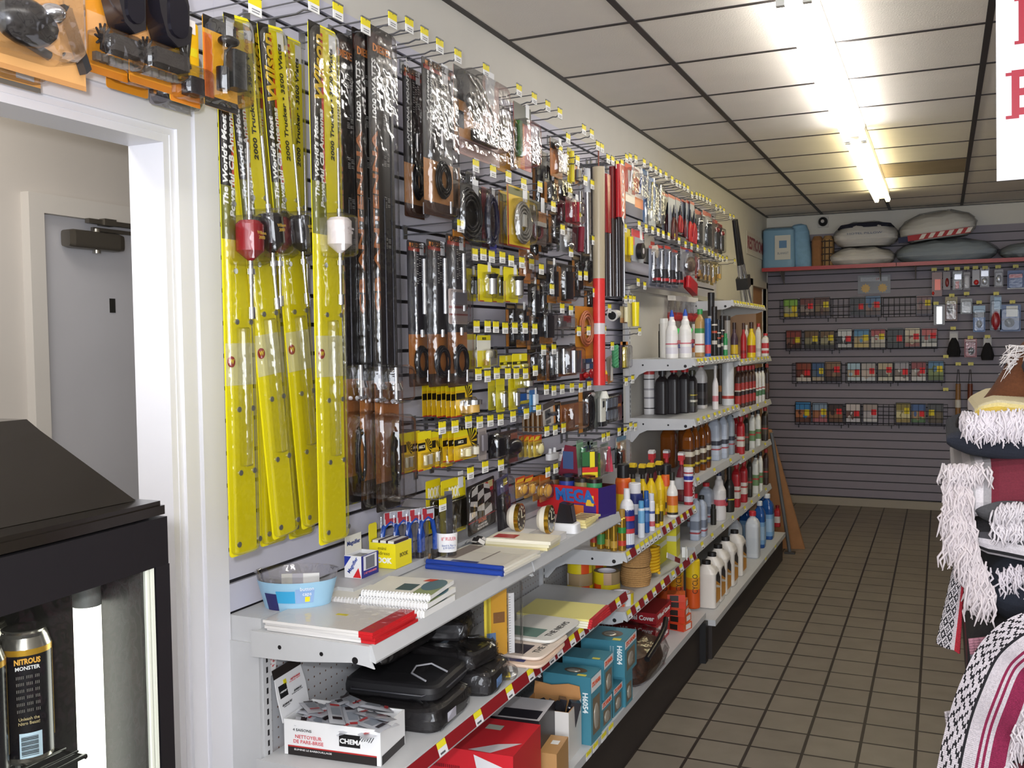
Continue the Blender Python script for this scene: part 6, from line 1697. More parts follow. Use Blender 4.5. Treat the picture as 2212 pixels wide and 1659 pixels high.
def bulbbox(loc, sx, sy, sz, rz, label, code=None, brand=True, window='t'):
    t = carton('headlamp_box', label, 'box', loc, sx, sy, sz, rz, [TE, TE2, TE, TE, TE2], 'teal headlamp boxes on the base')
    if code:
        text(code, 0.026, '#eaf2f4', t, (sx * .38, -sy / 2 - 0.0008, sz * .62), ang=-PI / 2, bold=0.03, w=0.07)
        for i in range(2):
            text('IIIIIIIIII', 0.008, '#b9d2da', t, (sx * (.24 - .06 * i), -sy / 2 - 0.0008, sz * .66), ang=-PI / 2, w=0.05)
    if brand:
        panel(t, 'r', sx, sy, -sy * .48, sy * .48, sz * .76, sz * .98, '#e9eef0', 'white_band')
        text('SYLVANIA', 0.022, '#d8572c', t, (sx / 2 + 0.0012, 0, sz * .87), rot=RX, bold=0.03, w=sy * .8)
    if window == 't':
        m = MB()
        m.add([(sx * .08 + sx * .24 * math.cos(a), sy * .24 * math.sin(a), sz + .0006) for a in [2 * PI * i / 16 for i in range(16)]], [tuple(range(16))])
        m.obj('window', C('#6b5a48', 0.3), t)
        MB().ball((sx * .04, -sy * .04, sz), sx * .15, sy * .13, .006).obj('lamp_glass', C('#b9b4a8', 0.12, 0.6), t)
    if window in ('r', 't'):
        panel(t, 'r', sx, sy, -sy * .34, sy * .34, sz * .12, sz * .66, '#7a6a56', 'window')
        MB().ball((sx / 2, 0, sz * .36), .006, sy * .24, sz * .2).obj('lamp_glass', C('#c9c4b8', 0.12, 0.6), t)
    MB().box(sx * .2, sx * .38, -sy * .44, -sy * .3, sz + .0004, sz + .001).obj('yellow_sticker', C('#f0e060', 0.4), t)
    return t


bulbbox((0.415, 3.125, BD), 0.175, 0.11, 0.235, 0.0, 'teal headlamp box standing nearest, beside the open white carton', 'H6054', True, 't')
bulbbox((0.415, 3.255, BD), 0.165, 0.12, 0.10, 0.0, 'teal headlamp box lying lowest, left of the darker one', None, True, 'r')
bulbbox((0.42, 3.275, BD + .1015), 0.155, 0.11, 0.145, 0.02, 'teal headlamp box stacked second level with lamp in side window', None, True, 'r')
t = bulbbox((0.415, 3.385, BD), 0.165, 0.11, 0.105, 0.0, 'dark sided headlamp box with green edge low between the teal ones', None, True, 'r')
panel(t, 'f', .165, .11, -0.07, 0.08, 0.0, 0.10, '#20281c', 'dark_print')
bulbbox((0.43, 3.49, BD), 0.155, 0.09, 0.125, 0.0, 'teal headlamp box standing rightmost low, lamp in the window', None, False, 'r')
bulbbox((0.43, 3.49, BD + .1265), 0.17, 0.17, 0.135, 0.03, 'teal headlamp box on top of the pile with round window above', 'H6024', True, 't')
# bead cushion in clear wrap, wheel cover cartons, orange packs
t = thing('seat_cover', 'dark brown folded bead seat cover in torn clear wrap', 'seat cover', (0.33, 3.86, BD), 0.0)
def beads(n, l, p, oc):
    v = n.new('ShaderNodeTexVoronoi')
    v.inputs['Scale'].default_value = 60
    l.new(oc, v.inputs['Vector'])
    r_ = n.new('ShaderNodeValToRGB')
    r_.color_ramp.elements[0].color = lin('#5a3420')
    r_.color_ramp.elements[1].color = lin('#241410')
    l.new(v.outputs['Distance'], r_.inputs[0])
    l.new(r_.outputs[0], p.inputs['Base Color'])
    p.inputs['Roughness'].default_value = 0.4
m = MB().loft([(0, .17, .19, 5), (.03, .18, .20, 5), (.10, .17, .19, 4), (.13, .12, .14, 3)], 28)
m.obj('bead_mat', NM('wooden_beads', beads), t)
m = MB().loft([(0, .185, .21, 4), (.05, .20, .235, 4), (.12, .185, .21, 4), (.15, .13, .16, 3)], 30)
r = random.Random(3)
m.v = [(a + r.uniform(-.008, .008), b + r.uniform(-.012, .012), max(0, c + r.uniform(-.008, .012))) for a, b, c in m.v]
m.obj('clear_wrap', clear('crinkled_wrap', (0.95, 0.95, 0.96), 0.04, 0.10), t)
MB().tube([(.20, -.20, .12), (.205, -.05, .15), (.19, .1, .16), (.17, .2, .17)], 0.012, 8).obj('black_trim', C('#1c1a1c', 0.25), t)
for k in range(3):
    t = carton('wheel_cover_box', 'dark red steering wheel cover carton, %s' % ('bottom of the stack', 'middle of the stack', 'top of the stack')[k], 'box', (0.275, 4.265 + 0.02 * k, BD + 0.052 * k), 0.30, 0.26, 0.05, 0.0, ['#9c1f28', '#b3222c', '#8a1c24', '#9c1f28', '#a82029'], 'steering wheel cover cartons')
    text('Driving Wheel Cover' if k < 2 else 'Wheel Cover', 0.03, '#f1eeec', t, (0.151, 0.0, 0.025), rot=RX, bold=0.03, w=0.22)
    text('Driving Wheel Cover', 0.03, '#f1eeec', t, (0.02, -0.131, 0.025), bold=0.03, w=0.24)
for k in range(5):
    t = carton('orange_pack', 'small orange and black carton, %s in the leaning column by the cartons' % ('bottom', 'second from bottom', 'middle', 'second from top', 'top')[k], 'box', (0.45 - 0.004 * k, 4.50 + 0.012 * (k % 2), BD + 0.0345 * k), 0.085, 0.085, 0.034, 0.12 * (k - 2), ['#cf3f22', '#d8572a', '#b8341c', '#cf3f22', '#d8622c'], 'small orange cartons')
    panel(t, 'f', .085, .085, -0.03, 0.01, 0.004, 0.03, '#241a14', 'black_panel')
    panel(t, 'r', .085, .085, -0.02, 0.03, 0.006, 0.03, '#ecebe8', 'white_panel')
t = thing('blue_cloth_roll', 'small blue and white wrapped roll in front of the orange cartons', 'roll', (0.44, 4.63, BD + .03), 0.2)
MB().cyl((0, -.06, 0), (0, .05, 0), .03, n=14).obj('roll_wrap', C('#dedfe4', 0.35), t)
MB().cyl((0, -.062, 0), (0, -.02, 0), .0305, n=14).obj('blue_end', C('#27479c', 0.35), t)

# ---------------------------------------------------------------- bottles, cans and goods on the far shelves
def bottle(label, pos, kind, body, cap, lab=None, grp=None, name='oil_bottle', cat='bottle', d=None, rz=PI / 2, txt=None, rough=0.35, lz=None, metal=0.0, handle=True, mat=None):
    """pos = (x, y, shelf z, height, apparent width)"""
    x, y, z, h, w = pos
    t = thing(name, label, cat, (x, y, z + 0.0005), rz, grp)
    d = d or w * 0.8
    bm_ = mat or C(body, rough, metal)
    a, b = w / 2, d / 2
    m = MB()
    lb = None
    if kind == 'can':
        r = w / 2
        m.lathe([(r * .92, 0), (r, h * .012), (r, h * .76), (r * .93, h * .79), (r * .55, h * .82)], 20)
        c = MB().lathe([(r * .78, h * .80), (r * .78, h * .985), (r * .70, h)], 18)
        lb = (r * 1.006, r * 1.006, 2, .06, .74)
    elif kind == 'domecan':
        r = w / 2
        m.lathe([(r * .92, 0), (r, h * .012), (r, h * .62), (r * .95, h * .66)], 20)
        c = MB().lathe([(r * .97, h * .64), (r * .93, h * .72), (r * .7, h * .79), (r * .45, h * .82), (r * .42, h)], 18)
        lb = (r * 1.006, r * 1.006, 2, .06, .60)
    elif kind == 'cylinder':
        r = w / 2
        m.lathe([(r * .95, 0), (r, h * .01), (r, h * .90)], 20)
        c = MB().lathe([(r * 1.03, h * .88), (r * 1.03, h * .99), (r * .95, h)], 20)
        lb = (r * 1.006, r * 1.006, 2, .08, .84)
    elif kind == 'quart':
        m.loft([(0, a * .94, b * .94, 5), (h * .02, a, b, 5), (h * .45, a, b, 5), (h * .70, a, b, 5), (h * .745, a * .96, b * .95, 5), (h * .80, a * .78, b * .82, 4, a * .12, 0), (h * .845, a * .42, b * .56, 2.5, a * .30, 0), (h * .86, a * .36, b * .5, 2, a * .34, 0), (h * .92, a * .36, b * .5, 2, a * .34, 0)], 22)
        c = MB().loft([(h * .895, a * .46, b * .66, 2, a * .34, 0), (h * .99, a * .46, b * .66, 2, a * .34, 0), (h, a * .42, b * .6, 2, a * .34, 0)], 16)
        lb = (a * 1.008, b * 1.01, 5, .10, .60)
    elif kind == 'jug':
        m.loft([(0, a * .94, b * .94, 5), (h * .02, a, b, 5), (h * .40, a, b, 5), (h * .68, a, b, 5), (h * .74, a * .95, b * .94, 5), (h * .82, a * .72, b * .74, 3.5, -a * .06, 0), (h * .865, a * .40, b * .48, 2.4, -a * .14, 0), (h * .885, a * .32, b * .40, 2, -a * .15, 0), (h * .94, a * .32, b * .40, 2, -a * .15, 0)], 22)
        c = MB().loft([(h * .905, a * .42, b * .52, 2, -a * .15, 0), (h * .99, a * .42, b * .52, 2, -a * .15, 0), (h, a * .38, b * .48, 2, -a * .15, 0)], 16)
        lb = (a * 1.008, b * 1.01, 5, .08, .56)
        if handle:
            hm = MB().tube([(a * .1, 0, h * .90), (a * .62, 0, h * .88), (a * .92, 0, h * .76), (a * .95, 0, h * .62)], [b * .18, b * .2, b * .2, b * .2], 8)
            hm.obj('handle', bm_, t)
    elif kind == 'gallon':
        m.loft([(0, a * .92, b * .92, 6), (h * .015, a, b, 6), (h * .66, a, b, 6), (h * .72, a, b, 5), (h * .82, a * .86, b * .8, 4, -a * .08, 0), (h * .89, a * .36, b * .5, 2.4, -a * .52, 0), (h * .94, a * .24, b * .38, 2, -a * .58, 0)], 26)
        c = MB().loft([(h * .92, a * .29, b * .44, 2, -a * .58, 0), (h, a * .28, b * .43, 2, -a * .58, 0)], 16)
        hm = MB().tube([(-a * .25, 0, h * .87), (a * .3, 0, h * .88), (a * .8, 0, h * .83), (a * .9, 0, h * .72)], [b * .25, b * .28, b * .28, b * .25], 8)
        hm.obj('handle', bm_, t)
        lb = (a * 1.008, b * 1.01, 5, .08, .56)
    elif kind == 'cone':
        r = w / 2
        m.lathe([(r * .93, 0), (r, h * .02), (r, h * .3), (r, h * .54), (r * .96, h * .585), (r * .72, h * .655), (r * .62, h * .68), (r * .58, h * .76), (r * .40, h * .80), (r * .36, h * .87)], 20)
        c = MB().lathe([(r * .38, h * .86), (r * .34, h * .90), (r * .14, h * .99), (r * .1, h)], 14)
        lb = (r * 1.006, r * 1.006, 2, .08, .46)
    elif kind == 'neck':
        r = w / 2
        m.lathe([(r * .93, 0), (r, h * .02), (r, h * .3), (r, h * .54), (r * .93, h * .59), (r * .62, h * .68), (r * .46, h * .72), (r * .42, h * .84)], 18)
        c = MB().lathe([(r * .5, h * .82), (r * .5, h), ], 14)
        lb = (r * 1.006, r * 1.006, 2, .06, .48)
    elif kind == 'trigger':
        m.loft([(0, a * .95, b * .95, 3), (h * .02, a, b, 3), (h * .48, a, b, 3), (h * .62, a * .7, b * .7, 2.5), (h * .70, a * .34, b * .34, 2), (h * .76, a * .34, b * .34, 2)], 20)
        c = MB().loft([(h * .74, a * .42, b * .42, 2), (h * .82, a * .40, b * .40, 2)], 14)
        c.poly([(-a * .6, h * .82), (a * .75, h * .84), (a * .75, h * .93), (-a * .7, h * .93)], -b * .5, b * .5)
        c.poly([(a * .3, h * .85), (a * .5, h * .85), (a * .75, h * .69), (a * .6, h * .68)], -b * .2, b * .2)
        MB().poly([(-a * .7, h * .932), (a * .75, h * .932), (a * .78, h * .97), (a * .2, h), (-a * .7, h * .98)], -b * .52, b * .52).obj('trigger_top', C('#e6e2e0' if cap == '#cf3a40' else '#d8b81e', .4), t)
        lb = (a * 1.01, b * 1.01, 3, .06, .46)
    m.obj('body', bm_, t)
    c.obj('cap', C(cap, 0.35), t)
    if lab:
        bands = lab if isinstance(lab, list) else [(0, 1, lab)]
        l0, l1 = lz or (lb[3], lb[4])
        lm = MB()
        cols = []
        for k, (u0, u1, cc) in enumerate(bands):
            if cc not in cols:
                cols.append(cc)
            z0, z1 = h * (l0 + (l1 - l0) * u0), h * (l0 + (l1 - l0) * u1)
            e = 0.0003 * k
            lm.loft([(z0, lb[0] + e, lb[1] + e, lb[2]), (z1, lb[0] + e, lb[1] + e, lb[2])], 24, cols.index(cc), cap=False)
        lm.obj('label_wrap', [C(q, 0.4) for q in cols], t)
    for q in (txt or []):
        text(q[0], q[1], q[2], t, (q[3] * a, -lb[1] - 0.0016, h * q[4]), ang=q[5] if len(q) > 5 else 0, bold=0.02, w=q[6] if len(q) > 6 else None)
    return t


# tall gondola, upper shelf
Z = 1.525
bottle('black spray can half hidden at the left end of the upper shelf', (0.16, 5.268, 1.525, 0.187, 0.031), 'can', '#24221f', '#2b2825')
bottle('plain white tube behind the first white bottle', (0.21, 5.141, 1.525, 0.214, 0.045), 'cylinder', '#dddbd6', '#e6e4e0')
for k, px in enumerate((0, 1)):
    bottle('white oil bottle with blue pointed spout, %s of two' % ('left', 'right')[k], ((0.3, 4.963, 1.525, 0.253, 0.065), (0.34, 5.089, 1.525, 0.26, 0.069))[k], 'cone', '#e9e6e2', '#2f55b0', [(0, 1, '#ece9e6'), (0.05, 0.4, '#d9d4dc'), (0.55, 0.62, '#d0707c')], 'white oil bottles with blue spouts',
           txt=[('LUCAS', 0.022, '#c9485a', 0.3, 0.34), ('OIL', 0.03, '#2f3a86', 0.4, 0.25)])
    MB().cyl((0.012, -0.024, 0.142), (0.014, -0.034, 0.139), 0.017, n=16).obj('green_sticker', C('#2fc04a', .4), [o for o in COL.objects if o.parent is None][-1])
bottle('small can with orange label between the white bottles and the tan bottle', (0.28, 5.541, 1.525, 0.187, 0.032), 'can', '#c9c3ba', '#d8d4cc', [(0.1, 0.4, '#cf7a3a'), (0.5, 0.7, '#7a3030')])
bottle('tan bottle with green cap and white label', (0.37, 5.292, 1.525, 0.264, 0.056), 'quart', '#b08a52', '#2f8f4a', [(0, 1, '#e9e4dc'), (0.3, 0.36, '#b8443a'), (0.8, 1, '#3f8a4c')])
bottle('blue and red tall can right of the tan bottle', (0.37, 5.498, 1.525, 0.217, 0.034), 'cylinder', '#2a62b4', '#3a70c0', [(0.0, 0.3, '#d04a4a'), (0.3, 1, '#2a62b4')])
bottle('orange and white can behind the blue can', (0.3, 5.915, 1.525, 0.157, 0.031), 'cylinder', '#d07a52', '#c9c4bc', [(0, 0.5, '#c94c38')])
for k in range(3):
    bottle('tall black can with small white print, %s of three on the upper shelf' % ('left', 'middle', 'right')[k], ((0.36, 5.718, 1.525, 0.291, 0.033), (0.37, 5.786, 1.525, 0.216, 0.028), (0.38, 5.844, 1.525, 0.239, 0.028))[k], 'cylinder', '#1f1c1c', '#26211f', [(0.2, 0.3, '#cfc8be'), (0.5, 0.56, '#b5503a'), (0.7, 0.74, '#d8d2c8')], 'tall black cans')
bottle('dark can with black cap standing highest on the upper shelf', (0.33, 5.77, 1.525, 0.376, 0.039), 'cylinder', '#2c2a2b', '#1a191a', [(0.62, 0.72, '#dcd8d2')])
bottle('clear topped grey bottle near the right end of the upper shelf', (0.38, 5.995, 1.525, 0.241, 0.037), 'cylinder', '#9a958f', '#3a3634')
bottle('small green bottle at the right end of the upper shelf', (0.41, 5.79, 1.525, 0.132, 0.025), 'can', '#2f8f50', '#2f8f50', [(0.3, 0.6, '#d9e0d6')])
for k in range(5):
    t = thing('red_tip_bag', 'clear header bag of red tipped clips under the ledge, %s from the left' % ORD[k], 'bag', (0.13 + 0.01 * k, ((5.624, 1.866))[0] + 0.10 * k, 1.885), PI / 2 - 0.5, 'clear bags with red tips')
    card(t, 0.07, 0.03, '#c9c4bc')
    MB().loft([(-.15, .03, .012, 3), (-.12, .034, .016, 3), (-.10, .03, .012, 3)], 14).obj('red_tips', C('#a83232', 0.4), t)
    MB().loft([(-.16, .03, .012, 3), (-.10, .035, .016, 3), (-.03, .03, .004, 3)], 14, cap=False).obj('clear_bag', BLI, t)

# tall gondola, second shelf
bottle('white can with black rings at the left end of the second shelf', (0.135, 5.107, 1.22, 0.247, 0.058), 'cylinder', '#d9d6d6', '#c6403f', [(0, 0.06, '#dcd9d9'), (0.06, 0.09, '#2b2a2e'), (0.35, 0.4, '#8d8a90'), (0.6, 0.65, '#9a969c'), (0.9, 0.93, '#2b2a2e')])
for k in range(4):
    bottle('black oil jug on the second shelf, %s from the left' % ORD[k], ((0.2, 5.124, 1.22, 0.239, 0.078), (0.25, 5.178, 1.22, 0.252, 0.076), (0.29, 5.264, 1.22, 0.25, 0.077), (0.32, 5.311, 1.22, 0.233, 0.067))[k], 'quart', '#2a2527', ('#2a2527', '#c22e32', '#c22e32', '#3a3a2c')[k], None if k < 3 else [(0.1, 0.9, '#38362c'), (0.3, 0.4, '#d8d4c4'), (0.6, 0.66, '#c9b43a')], 'black oil jugs')
for k in range(3):
    bottle('white necked funnel bottle with red cap behind the black jugs, %s' % ('left', 'middle', 'right')[k], ((0.13, 5.294, 1.22, 0.259, 0.057), (0.15, 5.502, 1.22, 0.259, 0.075), (0.3, 5.625, 1.22, 0.266, 0.081))[k], 'jug', '#dcd8d6', '#c8343a', [(0, 1, '#2a2526'), (0.3, 0.6, '#4a4444')], 'white necked bottles with red caps', handle=False)
bottle('slim white bottle with red print on the second shelf', (0.4, 5.55, 1.22, 0.252, 0.035), 'neck', '#e4dedd', '#d9d4d2', [(0, 1, '#e8e2e0'), (0.3, 0.6, '#d08088')])
bottle('dark can between the slim white bottle and the silver can', (0.33, 6.025, 1.22, 0.25, 0.032), 'cylinder', '#4a3d36', '#6a6058', [(0.3, 0.5, '#c9803a')])
bottle('big silver white can with small red oval at the right end of the second shelf', (0.4, 5.905, 1.22, 0.298, 0.073), 'cylinder', '#d5d6d8', '#a8b2ba', [(0.1, 0.25, '#dddad8'), (0.12, 0.2, '#b8443c')], lz=(0.05, 0.8))
# third shelf: amber jugs
AMB = C('#8a4a12', 0.12)
AMB.node_tree.nodes['Principled BSDF'].inputs['Transmission Weight'].default_value = 0.25
for k in range(6):
    bottle('clear amber oil jug on the third shelf, %s' % ('rear left', 'rear middle', 'front left', 'front second', 'front third', 'front right')[k], ((0.2, 5.272, 0.915, 0.25, 0.103), (0.22, 5.586, 0.915, 0.236, 0.103), (0.38, 4.982, 0.915, 0.271, 0.072), (0.39, 5.095, 0.915, 0.264, 0.054), (0.4, 5.203, 0.915, 0.26, 0.055), (0.4, 5.317, 0.915, 0.269, 0.056))[k], 'jug', '#8a4a12', '#5a2f10', [(0.1, 0.9, '#4a2f1c'), (0.6, 0.8, '#d0c8b4'), (0.2, 0.3, '#c9b02c')] if k > 1 else None, 'amber oil jugs', mat=AMB)
for k in range(3):
    bottle('pale blue grey oil jug on the third shelf, %s' % ('left with red cap', 'middle', 'right with dark cap')[k], ((0.37, 5.659, 0.915, 0.277, 0.092), (0.4, 5.763, 0.915, 0.275, 0.072), (0.4, 5.97, 0.915, 0.272, 0.063))[k], 'jug', ('#b9c2d2', '#b4bccb', '#9aa3ae')[k], ('#c8323a', '#b9c2d2', '#4a4e54')[k], [(0.1, 0.85, ('#c3cbd9', '#c0c8d6', '#a2aab4')[k]), (0.5, 0.7, '#3a3c48'), (0.3, 0.36, '#b84a50')], 'pale oil jugs')
# fourth shelf
for k in range(4):
    bottle('pale blue oil jug with %s cap on the lowest shelf, %s' % (('red', 'red', 'red', 'black')[k], ('rear left', 'rear right', 'front left', 'front right')[k]), ((0.3, 5.402, 0.565, 0.223, 0.068), (0.34, 5.577, 0.565, 0.227, 0.097), (0.4, 5.044, 0.565, 0.245, 0.064), (0.41, 5.151, 0.565, 0.22, 0.065))[k], 'jug', '#b3bccc', ('#c83038', '#c83038', '#c83038', '#26282a')[k], [(0.05, 0.9, '#bcc4d3'), (0.3, 0.7, '#7a8292'), (0.12, 0.2, '#a8484e')], 'pale blue oil jugs on the lowest shelf')
bottle('white cone shaped hub oil bottle with red and blue label', (0.4, 5.639, 0.565, 0.303, 0.081), 'cone', '#dedad8', '#2a2e4a', [(0, 1, '#e2dddc'), (0.55, 0.8, '#cf5c66')], txt=[('HUB OIL', 0.026, '#cf3c48', 0.2, 0.30, 0, 0.07), ('LUCAS', 0.02, '#2f3a86', 0.1, 0.40, 0, 0.06)], lz=(0.04, 0.5))
bottle('dark green black oil bottle right of the hub oil', (0.4, 5.935, 0.565, 0.277, 0.062), 'neck', '#262320', '#2c2a28', [(0, 0.5, '#2d2b22'), (0.5, 0.56, '#c9c23a')])
bottle('small black bottle low beside the pale jugs', (0.4, 5.484, 0.565, 0.116, 0.032), 'can', '#2c2a26', '#2c2a26')
# base of the tall gondola: five gallons and others
for k in range(5):
    bottle('cream gallon jug with black cap, %s in the row along the base' % ('nearest', 'second', 'third', 'fourth', 'farthest')[k], (*(((0.455, 5.088, 0.205, 0.252, 0.094), (0.455, 5.225, 0.205, 0.266, 0.093), (0.455, 5.382, 0.205, 0.279, 0.093), (0.455, 5.586, 0.205, 0.282, 0.094), (0.455, 5.848, 0.205, 0.274, 0.095))[k][:4]), 0.128), 'gallon', '#e6e0d8', '#1d1b1c', None, 'cream gallon jugs on the base', d=0.108, rz=PI / 2)
    g_ = [o for o in COL.objects if o.parent is None][-1]
    hh = 0.285
    m = MB()
    m.add([(-.05, -.0552, .03), (.05, -.0552, .03), (.05, -.0552, .11), (-.05, -.0552, .15)], [(0, 1, 2, 3)], 0)
    m.add([(-.05, -.0554, .15), (.05, -.0554, .11), (.05, -.0554, .15), (-.0, -.0554, .19), (-.05, -.0554, .18)], [(0, 1, 2, 3, 4)], 1)
    m.add([(-.05, -.0555, .115), (.05, -.0555, .09), (.05, -.0555, .10), (-.05, -.0555, .13)], [(0, 1, 2, 3)], 2)
    m.obj('side_label', [C('#d9962a', .4), C('#26222a', .4), C('#e8e4de', .4)], g_)
bottle('white tall bottle with red cap on the base, in front of the blue jugs', (0.47, 6.342, 0.205, 0.3, 0.108), 'jug', '#cfd4da', '#c8303a', [(0.05, 0.75, '#c7cdd4')], 'white tall bottles on the base', handle=False)
bottle('white tall bottle with red cap behind the cream gallon jugs', (0.38, 6.221, 0.205, 0.291, 0.101), 'jug', '#c9ced4', '#c8303a', None, 'white tall bottles on the base', handle=False)
BLU = C('#2a62b0', 0.1)
BLU.node_tree.nodes['Principled BSDF'].inputs['Transmission Weight'].default_value = 0.3
for k in range(4):
    bottle('clear jug of blue washer fluid with white cap, %s' % ('front right', 'front left', 'rear left', 'rear right')[k], ((0.46, 6.97, 0.205, 0.32, 0.112), (0.46, 6.664, 0.205, 0.315, 0.094), (0.34, 6.792, 0.205, 0.279, 0.09), (0.34, 7.456, 0.205, 0.255, 0.099))[k], 'jug', '#2a62b0', '#d3d6da', [(0, 1, '#7aa6d2'), (0.2, 0.8, '#9fc0de')], 'blue washer fluid jugs', mat=BLU)
bottle('red bottle at the far end of the base behind the blue jugs', (0.46, 7.433, 0.205, 0.16, 0.056), 'quart', '#b8282e', '#8a1c20', [(0.2, 0.8, '#d8cfc8')])

# far end shelves
for k in range(6):
    bottle(('dark purple additive bottle with yellow front, first', 'red additive bottle with brown cap, second', 'slim white additive bottle, third', 'yellow additive bottle with brown cap, fourth', 'white additive bottle with red cap, fifth', 'white and red labelled bottle, last')[k] + ' on the far upper shelf',
           ((0.4, 6.11, 1.495, 0.23, 0.046), (0.41, 6.365, 1.495, 0.23, 0.039), (0.36, 6.737, 1.495, 0.222, 0.032), (0.42, 6.593, 1.495, 0.238, 0.056), (0.4, 6.978, 1.495, 0.234, 0.046), (0.42, 7.15, 1.495, 0.165, 0.06))[k], 'neck' if k in (0, 1, 3) else 'quart', ('#4a3540', '#b3262a', '#e2dcd8', '#e8c81e', '#e2dedc', '#e8e4e2')[k], ('#33221e', '#4a2a20', '#d8d2cc', '#4a2f20', '#b8383a', '#c23436')[k],
           ([(0.2, 0.8, '#d8b42a')], [(0.2, 0.4, '#8a1c20')], None, [(0.2, 0.7, '#c03a28')], [(0.1, 0.3, '#c9c0c4')], [(0.05, 0.95, '#c8343a'), (0.3, 0.5, '#e6dede')])[k])


def qrow(desc, pts, z, body, cap, lab, grp):
    for k, p in enumerate(pts):
        bottle('%s, %s from the left' % (desc, ORD[k]), p, 'quart', body, cap, lab, grp)


qrow('brown oil quart with red cap and red label', [(0.4, 6.225, 1.18, 0.267, 0.047), (0.405, 6.339, 1.18, 0.266, 0.048), (0.41, 6.442, 1.18, 0.266, 0.049), (0.415, 6.548, 1.18, 0.263, 0.049), (0.42, 6.64, 1.18, 0.264, 0.047)], 0, '#4a3228', '#c02c32', [(0, 1, '#b03028'), (0.4, 0.6, '#2c1c18'), (0.6, 0.66, '#d8c8b8')], 'brown oil quarts with red caps')
qrow('white oil quart with dark cap and green print', [(0.42, 6.765, 1.18, 0.241, 0.041), (0.425, 6.865, 1.18, 0.241, 0.042), (0.43, 6.968, 1.18, 0.242, 0.042)], 0, '#dcdad6', '#26282a', [(0.1, 0.9, '#e2e0dc'), (0.2, 0.5, '#4f7d54'), (0.6, 0.66, '#b84038')], 'white oil quarts with dark caps')
bottle('dark oil quart with red cap at the end of the second far shelf', (0.42, 7.208, 1.18, 0.258, 0.044), 'quart', '#3a2a24', '#b83a2c', [(0.2, 0.7, '#5c3a2a')])
for z_, gp, rows in ((0.885, 'third far shelf', (((0.36, 6.336, 0.885, 0.254, 0.06), '#b8262c', '#c02c32'), ((0.41, 6.26, 0.885, 0.24, 0.059), '#b8262c', '#c02c32'), ((0.41, 6.453, 0.885, 0.246, 0.043), '#2b2820', '#b8302e'), ((0.42, 6.619, 0.885, 0.25, 0.05), '#d9d9d2', '#2a2c2c'), ((0.43, 6.776, 0.885, 0.245, 0.051), '#dfdfd8', '#2a2c2c'), ((0.42, 7.123, 0.885, 0.241, 0.054), '#30261e', '#b8302e'))),
                     (0.56, 'lowest far shelf', (((0.4, 6.154, 0.56, 0.279, 0.064), '#b0232a', '#c02c32'), ((0.41, 6.351, 0.56, 0.274, 0.06), '#a82228', '#c02c32'), ((0.41, 6.567, 0.56, 0.276, 0.044), '#2b2820', '#5a3c30'), ((0.42, 6.739, 0.56, 0.273, 0.057), '#d9d9d2', '#2a2c2c'), ((0.43, 6.865, 0.56, 0.272, 0.045), '#dfdfd8', '#2a2c2c'), ((0.42, 7.16, 0.56, 0.26, 0.047), '#3a241e', '#b8302e')))):
    for k, (p, bc, cc) in enumerate(rows):
        nm = ('red', 'red', 'black', 'white', 'white', 'dark')[k]
        lb = [(0.1, 0.9, bc), (0.2, 0.75, '#d9cfc4' if k < 2 else ('#6a8a5a' if k in (3, 4) else '#4a4030')), (0.5, 0.58, '#b83a34')]
        bottle('%s oil bottle on the %s, %s from the left' % (nm, gp, ORD[k]), p, 'quart', bc, cc, lb, 'oil bottles on the %s' % gp)

# ---- spray cans and bottles on the red and yellow ticketed shelf (z .77)
for k in range(5):
    bottle('gold spray can, %s' % ('rearmost left, under the shelf edge', 'second, with green print', 'third, under the shelf edge', 'fourth, plain shining', 'front with green and red bands')[k], ((0.3, 3.699, 0.79, 0.19, 0.032), (0.34, 3.668, 0.79, 0.206, 0.032), (0.37, 3.678, 0.79, 0.206, 0.032), (0.4, 3.651, 0.79, 0.203, 0.029), (0.43, 3.664, 0.79, 0.165, 0.033))[k], 'can', '#c29a3c', '#a8853a',
           [(0, 0.2, '#c29a3c')] if k in (2, 3) else ([(0.1, 0.28, '#c03a2c'), (0.55, 0.75, '#2f8a3c')] if k == 4 else [(0.05, 0.35, ('#b03a2c', '#3f8f50')[k % 2])]), 'gold spray cans', 'spray_can', 'spray can', metal=0.8, rough=0.22)
bottle('white domed bottle with navy and red bands in front', (0.43, 3.734, 0.79, 0.237, 0.06), 'domecan', '#23307a', '#e9e9ec', [(0, 0.35, '#dfe3ea'), (0.35, 0.5, '#c23a44'), (0.5, 0.7, '#2c3a86'), (0.75, 0.9, '#c9303a')], name='cleaner_bottle')
bottle('large can with white cap and navy label behind the domed bottle', (0.38, 4.009, 0.79, 0.22, 0.068), 'can', '#27306e', '#e9e7ea', [(0, 0.5, '#3a4478'), (0.5, 0.8, '#cfd0da')], name='spray_can', cat='spray can', txt=[('ZIP', 0.03, '#2a3470', 0.1, 0.5)])
bottle('light blue topped slim white can', (0.43, 3.935, 0.79, 0.156, 0.029), 'can', '#dfe3ea', '#5aa0d0', [(0.5, 1, '#6fb0dc')], name='spray_can', cat='spray can')
bottle('tall blue can with white print', (0.42, 4.048, 0.79, 0.182, 0.026), 'can', '#2a5ca0', '#2a5ca0', [(0.3, 0.6, '#5a86c0'), (0.7, 0.8, '#d0d8e4')], name='spray_can', cat='spray can')
bottle('dark capped bottle behind the blue cans', (0.36, 4.167, 0.79, 0.162, 0.029), 'can', '#3a4468', '#201c24', None, name='spray_can', cat='spray can')
bottle('slim white can with red spot label', (0.43, 4.093, 0.79, 0.164, 0.03), 'can', '#e6e4ea', '#d8d8e2', [(0.1, 0.3, '#c9505a'), (0.6, 0.7, '#4a5a9c')], name='spray_can', cat='spray can')
